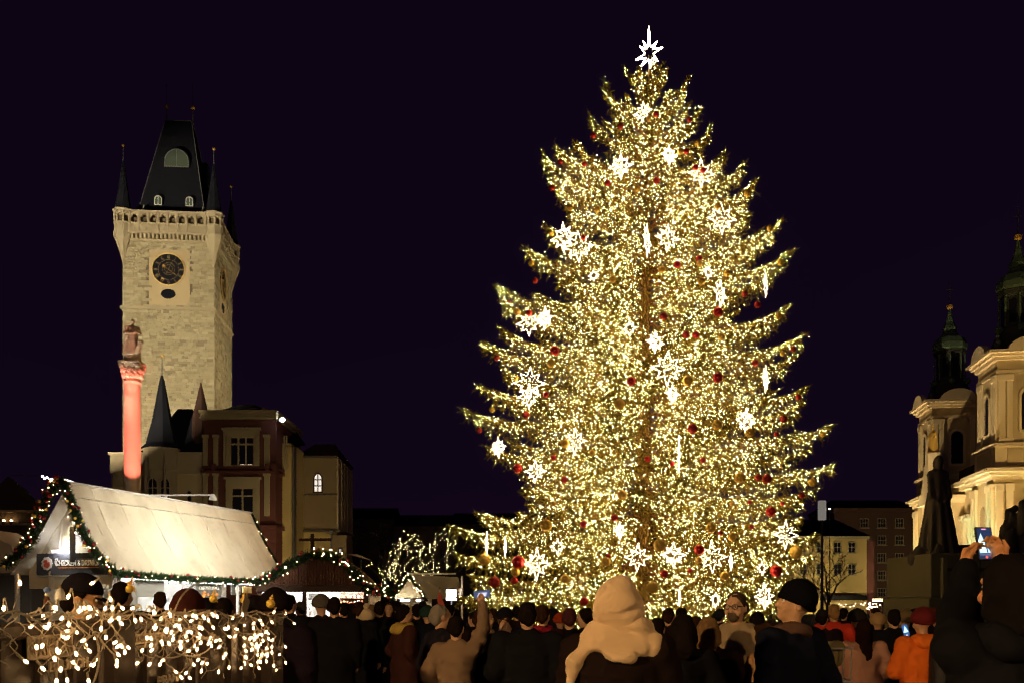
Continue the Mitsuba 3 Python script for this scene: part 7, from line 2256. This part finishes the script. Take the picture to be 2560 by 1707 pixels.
# round wire litter basket right of the beanie man, and its pale pot
tb_ = thing('wire_basket', 'round wire basket with pale cloth beside the black jacket on the right', 'basket')
q = np.array([xx(2075, 9), 9.0, 0])
bm_ = MB()
a = np.arange(20) * 2 * PI / 20
for zq, rq in ((.62, .17), (.95, .19), (1.25, .2)):
    bm_.tube(np.c_[q[0] + rq * np.cos(a), q[1] + rq * np.sin(a), np.full(20, zq)], .008, 4, closed=True)
part(tb_, 'rings', bm_, 'm_white_metal', kind='stuff')
for k in range(10):
    part(tb_, 'rod', MB().tube([q + [.17 * math.cos(k * .628), .17 * math.sin(k * .628), .6], q + [.2 * math.cos(k * .628), .2 * math.sin(k * .628), 1.25]], .006, 4), 'm_white_metal')
part(tb_, 'foot', MB().lathe([(.16, 0), (.16, .03), (.03, .05), (.03, .62)], q, 12), 'm_iron')
part(tb_, 'cloth', sdf_mesh([EL(q + [0, 0, 1.18], (.13, .13, .13), .03), EL(q + [.05, -.05, 1.26], (.07, .06, .06), .03)], .02), clothmat((.30, .25, .12)), smooth=True)
# ------------------------------------------------------------------ the square's own floodlights and street lamps
LW = np.array([1.0, .76, .39])
floodlight((-62, 62, 14), TO + e1 * 5 + e2 * 2 + [0, 0, 38], np.array([1, .80, .48]) * 17800, 17, 'floodlight on a mast left of the view, aimed at the tower', beam=14, weight=4.5)
floodlight((-20, 78, .8), (-33, 112, 14), LW * 300, 40, 'ground floodlight in front of the red house', beam=20, weight=2, post=False)
floodlight((-22, 100, .8), (-26, 122, 12), LW * 270, 40, 'ground floodlight in front of the corner wing', beam=20, weight=1.5, post=False)
floodlight((-24.5, 130, 22.1), TO + e1 * 11.4 + e2 * 5.5 + [0, 0, 43], LW * 1000, 56, 'floodlight behind the roof ridge of the corner wing, aimed at the tower', beam=16, weight=2, post=False)
floodlight((-15, 38.5, .6), cc_col + [0, 0, 10.5], np.array([1, .17, .12]) * 3300, 8.1, 'red floodlight at the foot of the column', beam=7.2, weight=7, post=False)
floodlight((-21.5, 39, .6), cc_col + [0, 0, 14.6], np.array([1, .36, .24]) * 2400, 9, 'small warm floodlight aimed at the statue on the column', beam=6, weight=1.5, post=False)
floodlight((35.2, 82, .6), CA + [-2, 1, 15], np.array([1, .70, .33]) * 1350, 50, 'ground floodlight at the foot of the right church tower', beam=25, weight=3, post=False)
floodlight((37.5, 101, .6), CB + [-2, 1, 15], np.array([1, .68, .30]) * 1150, 50, 'ground floodlight at the foot of the left church tower', beam=25, weight=3, post=False)
floodlight((41, 62, .6), CA + [0, 0, 18], np.array([1, .62, .2]) * 1100, 34, 'amber floodlight beside the right church tower', beam=18, weight=3, post=False)
floodlight((9, -5, 9), (-10.8, 31.5, 3.4), np.array([1, .93, .75]) * 16500, 5.6, 'floodlight on a mast behind the viewer, aimed at the tent roof', beam=.3, weight=4)
floodlight((45, 150, .6), (50, 160, 6), np.array([1, .80, .40]) * 480, 50, 'ground floodlight in front of the yellow house', beam=30, weight=2, post=False)
floodlight((66, 150, .6), (64, 176, 11), LW * 330, 40, 'ground floodlight in front of the brown brick house', beam=30, weight=1.2, post=False)
for i, (x_, y_, h_, I) in enumerate(((-7.5, -1.2, 4.6, 255), (7.0, -5.0, 5.0, 100))):
    t = thing('street_lamp', f'warm street lamp behind the viewer, {"left" if i == 0 else "right"} one', 'street lamp')
    part(t, 'post', MB().lathe([(.16, 0), (.14, .8), (.07, 1.0), (.05, h_ - .3), (.09, h_ - .25)], (x_, y_, 0), 10), 'm_iron')
    R_ = .2
    scene[t + '__globe'] = {'type': 'sphere', 'center': [x_, y_, h_], 'radius': R_, 'bsdf': {'type': 'ref', 'id': 'm_bulb'},
                            'emitter': {'type': 'area', 'radiance': {'type': 'rgb', 'value': list(map(float, np.array([1, .60, .25]) * I / (PI * R_ * R_)))}, 'sampling_weight': 4.0}}
    part(t, 'cap', MB().lathe([(.24, h_ + R_), (.05, h_ + R_ + .2)], (x_, y_, 0), 10), 'm_iron')
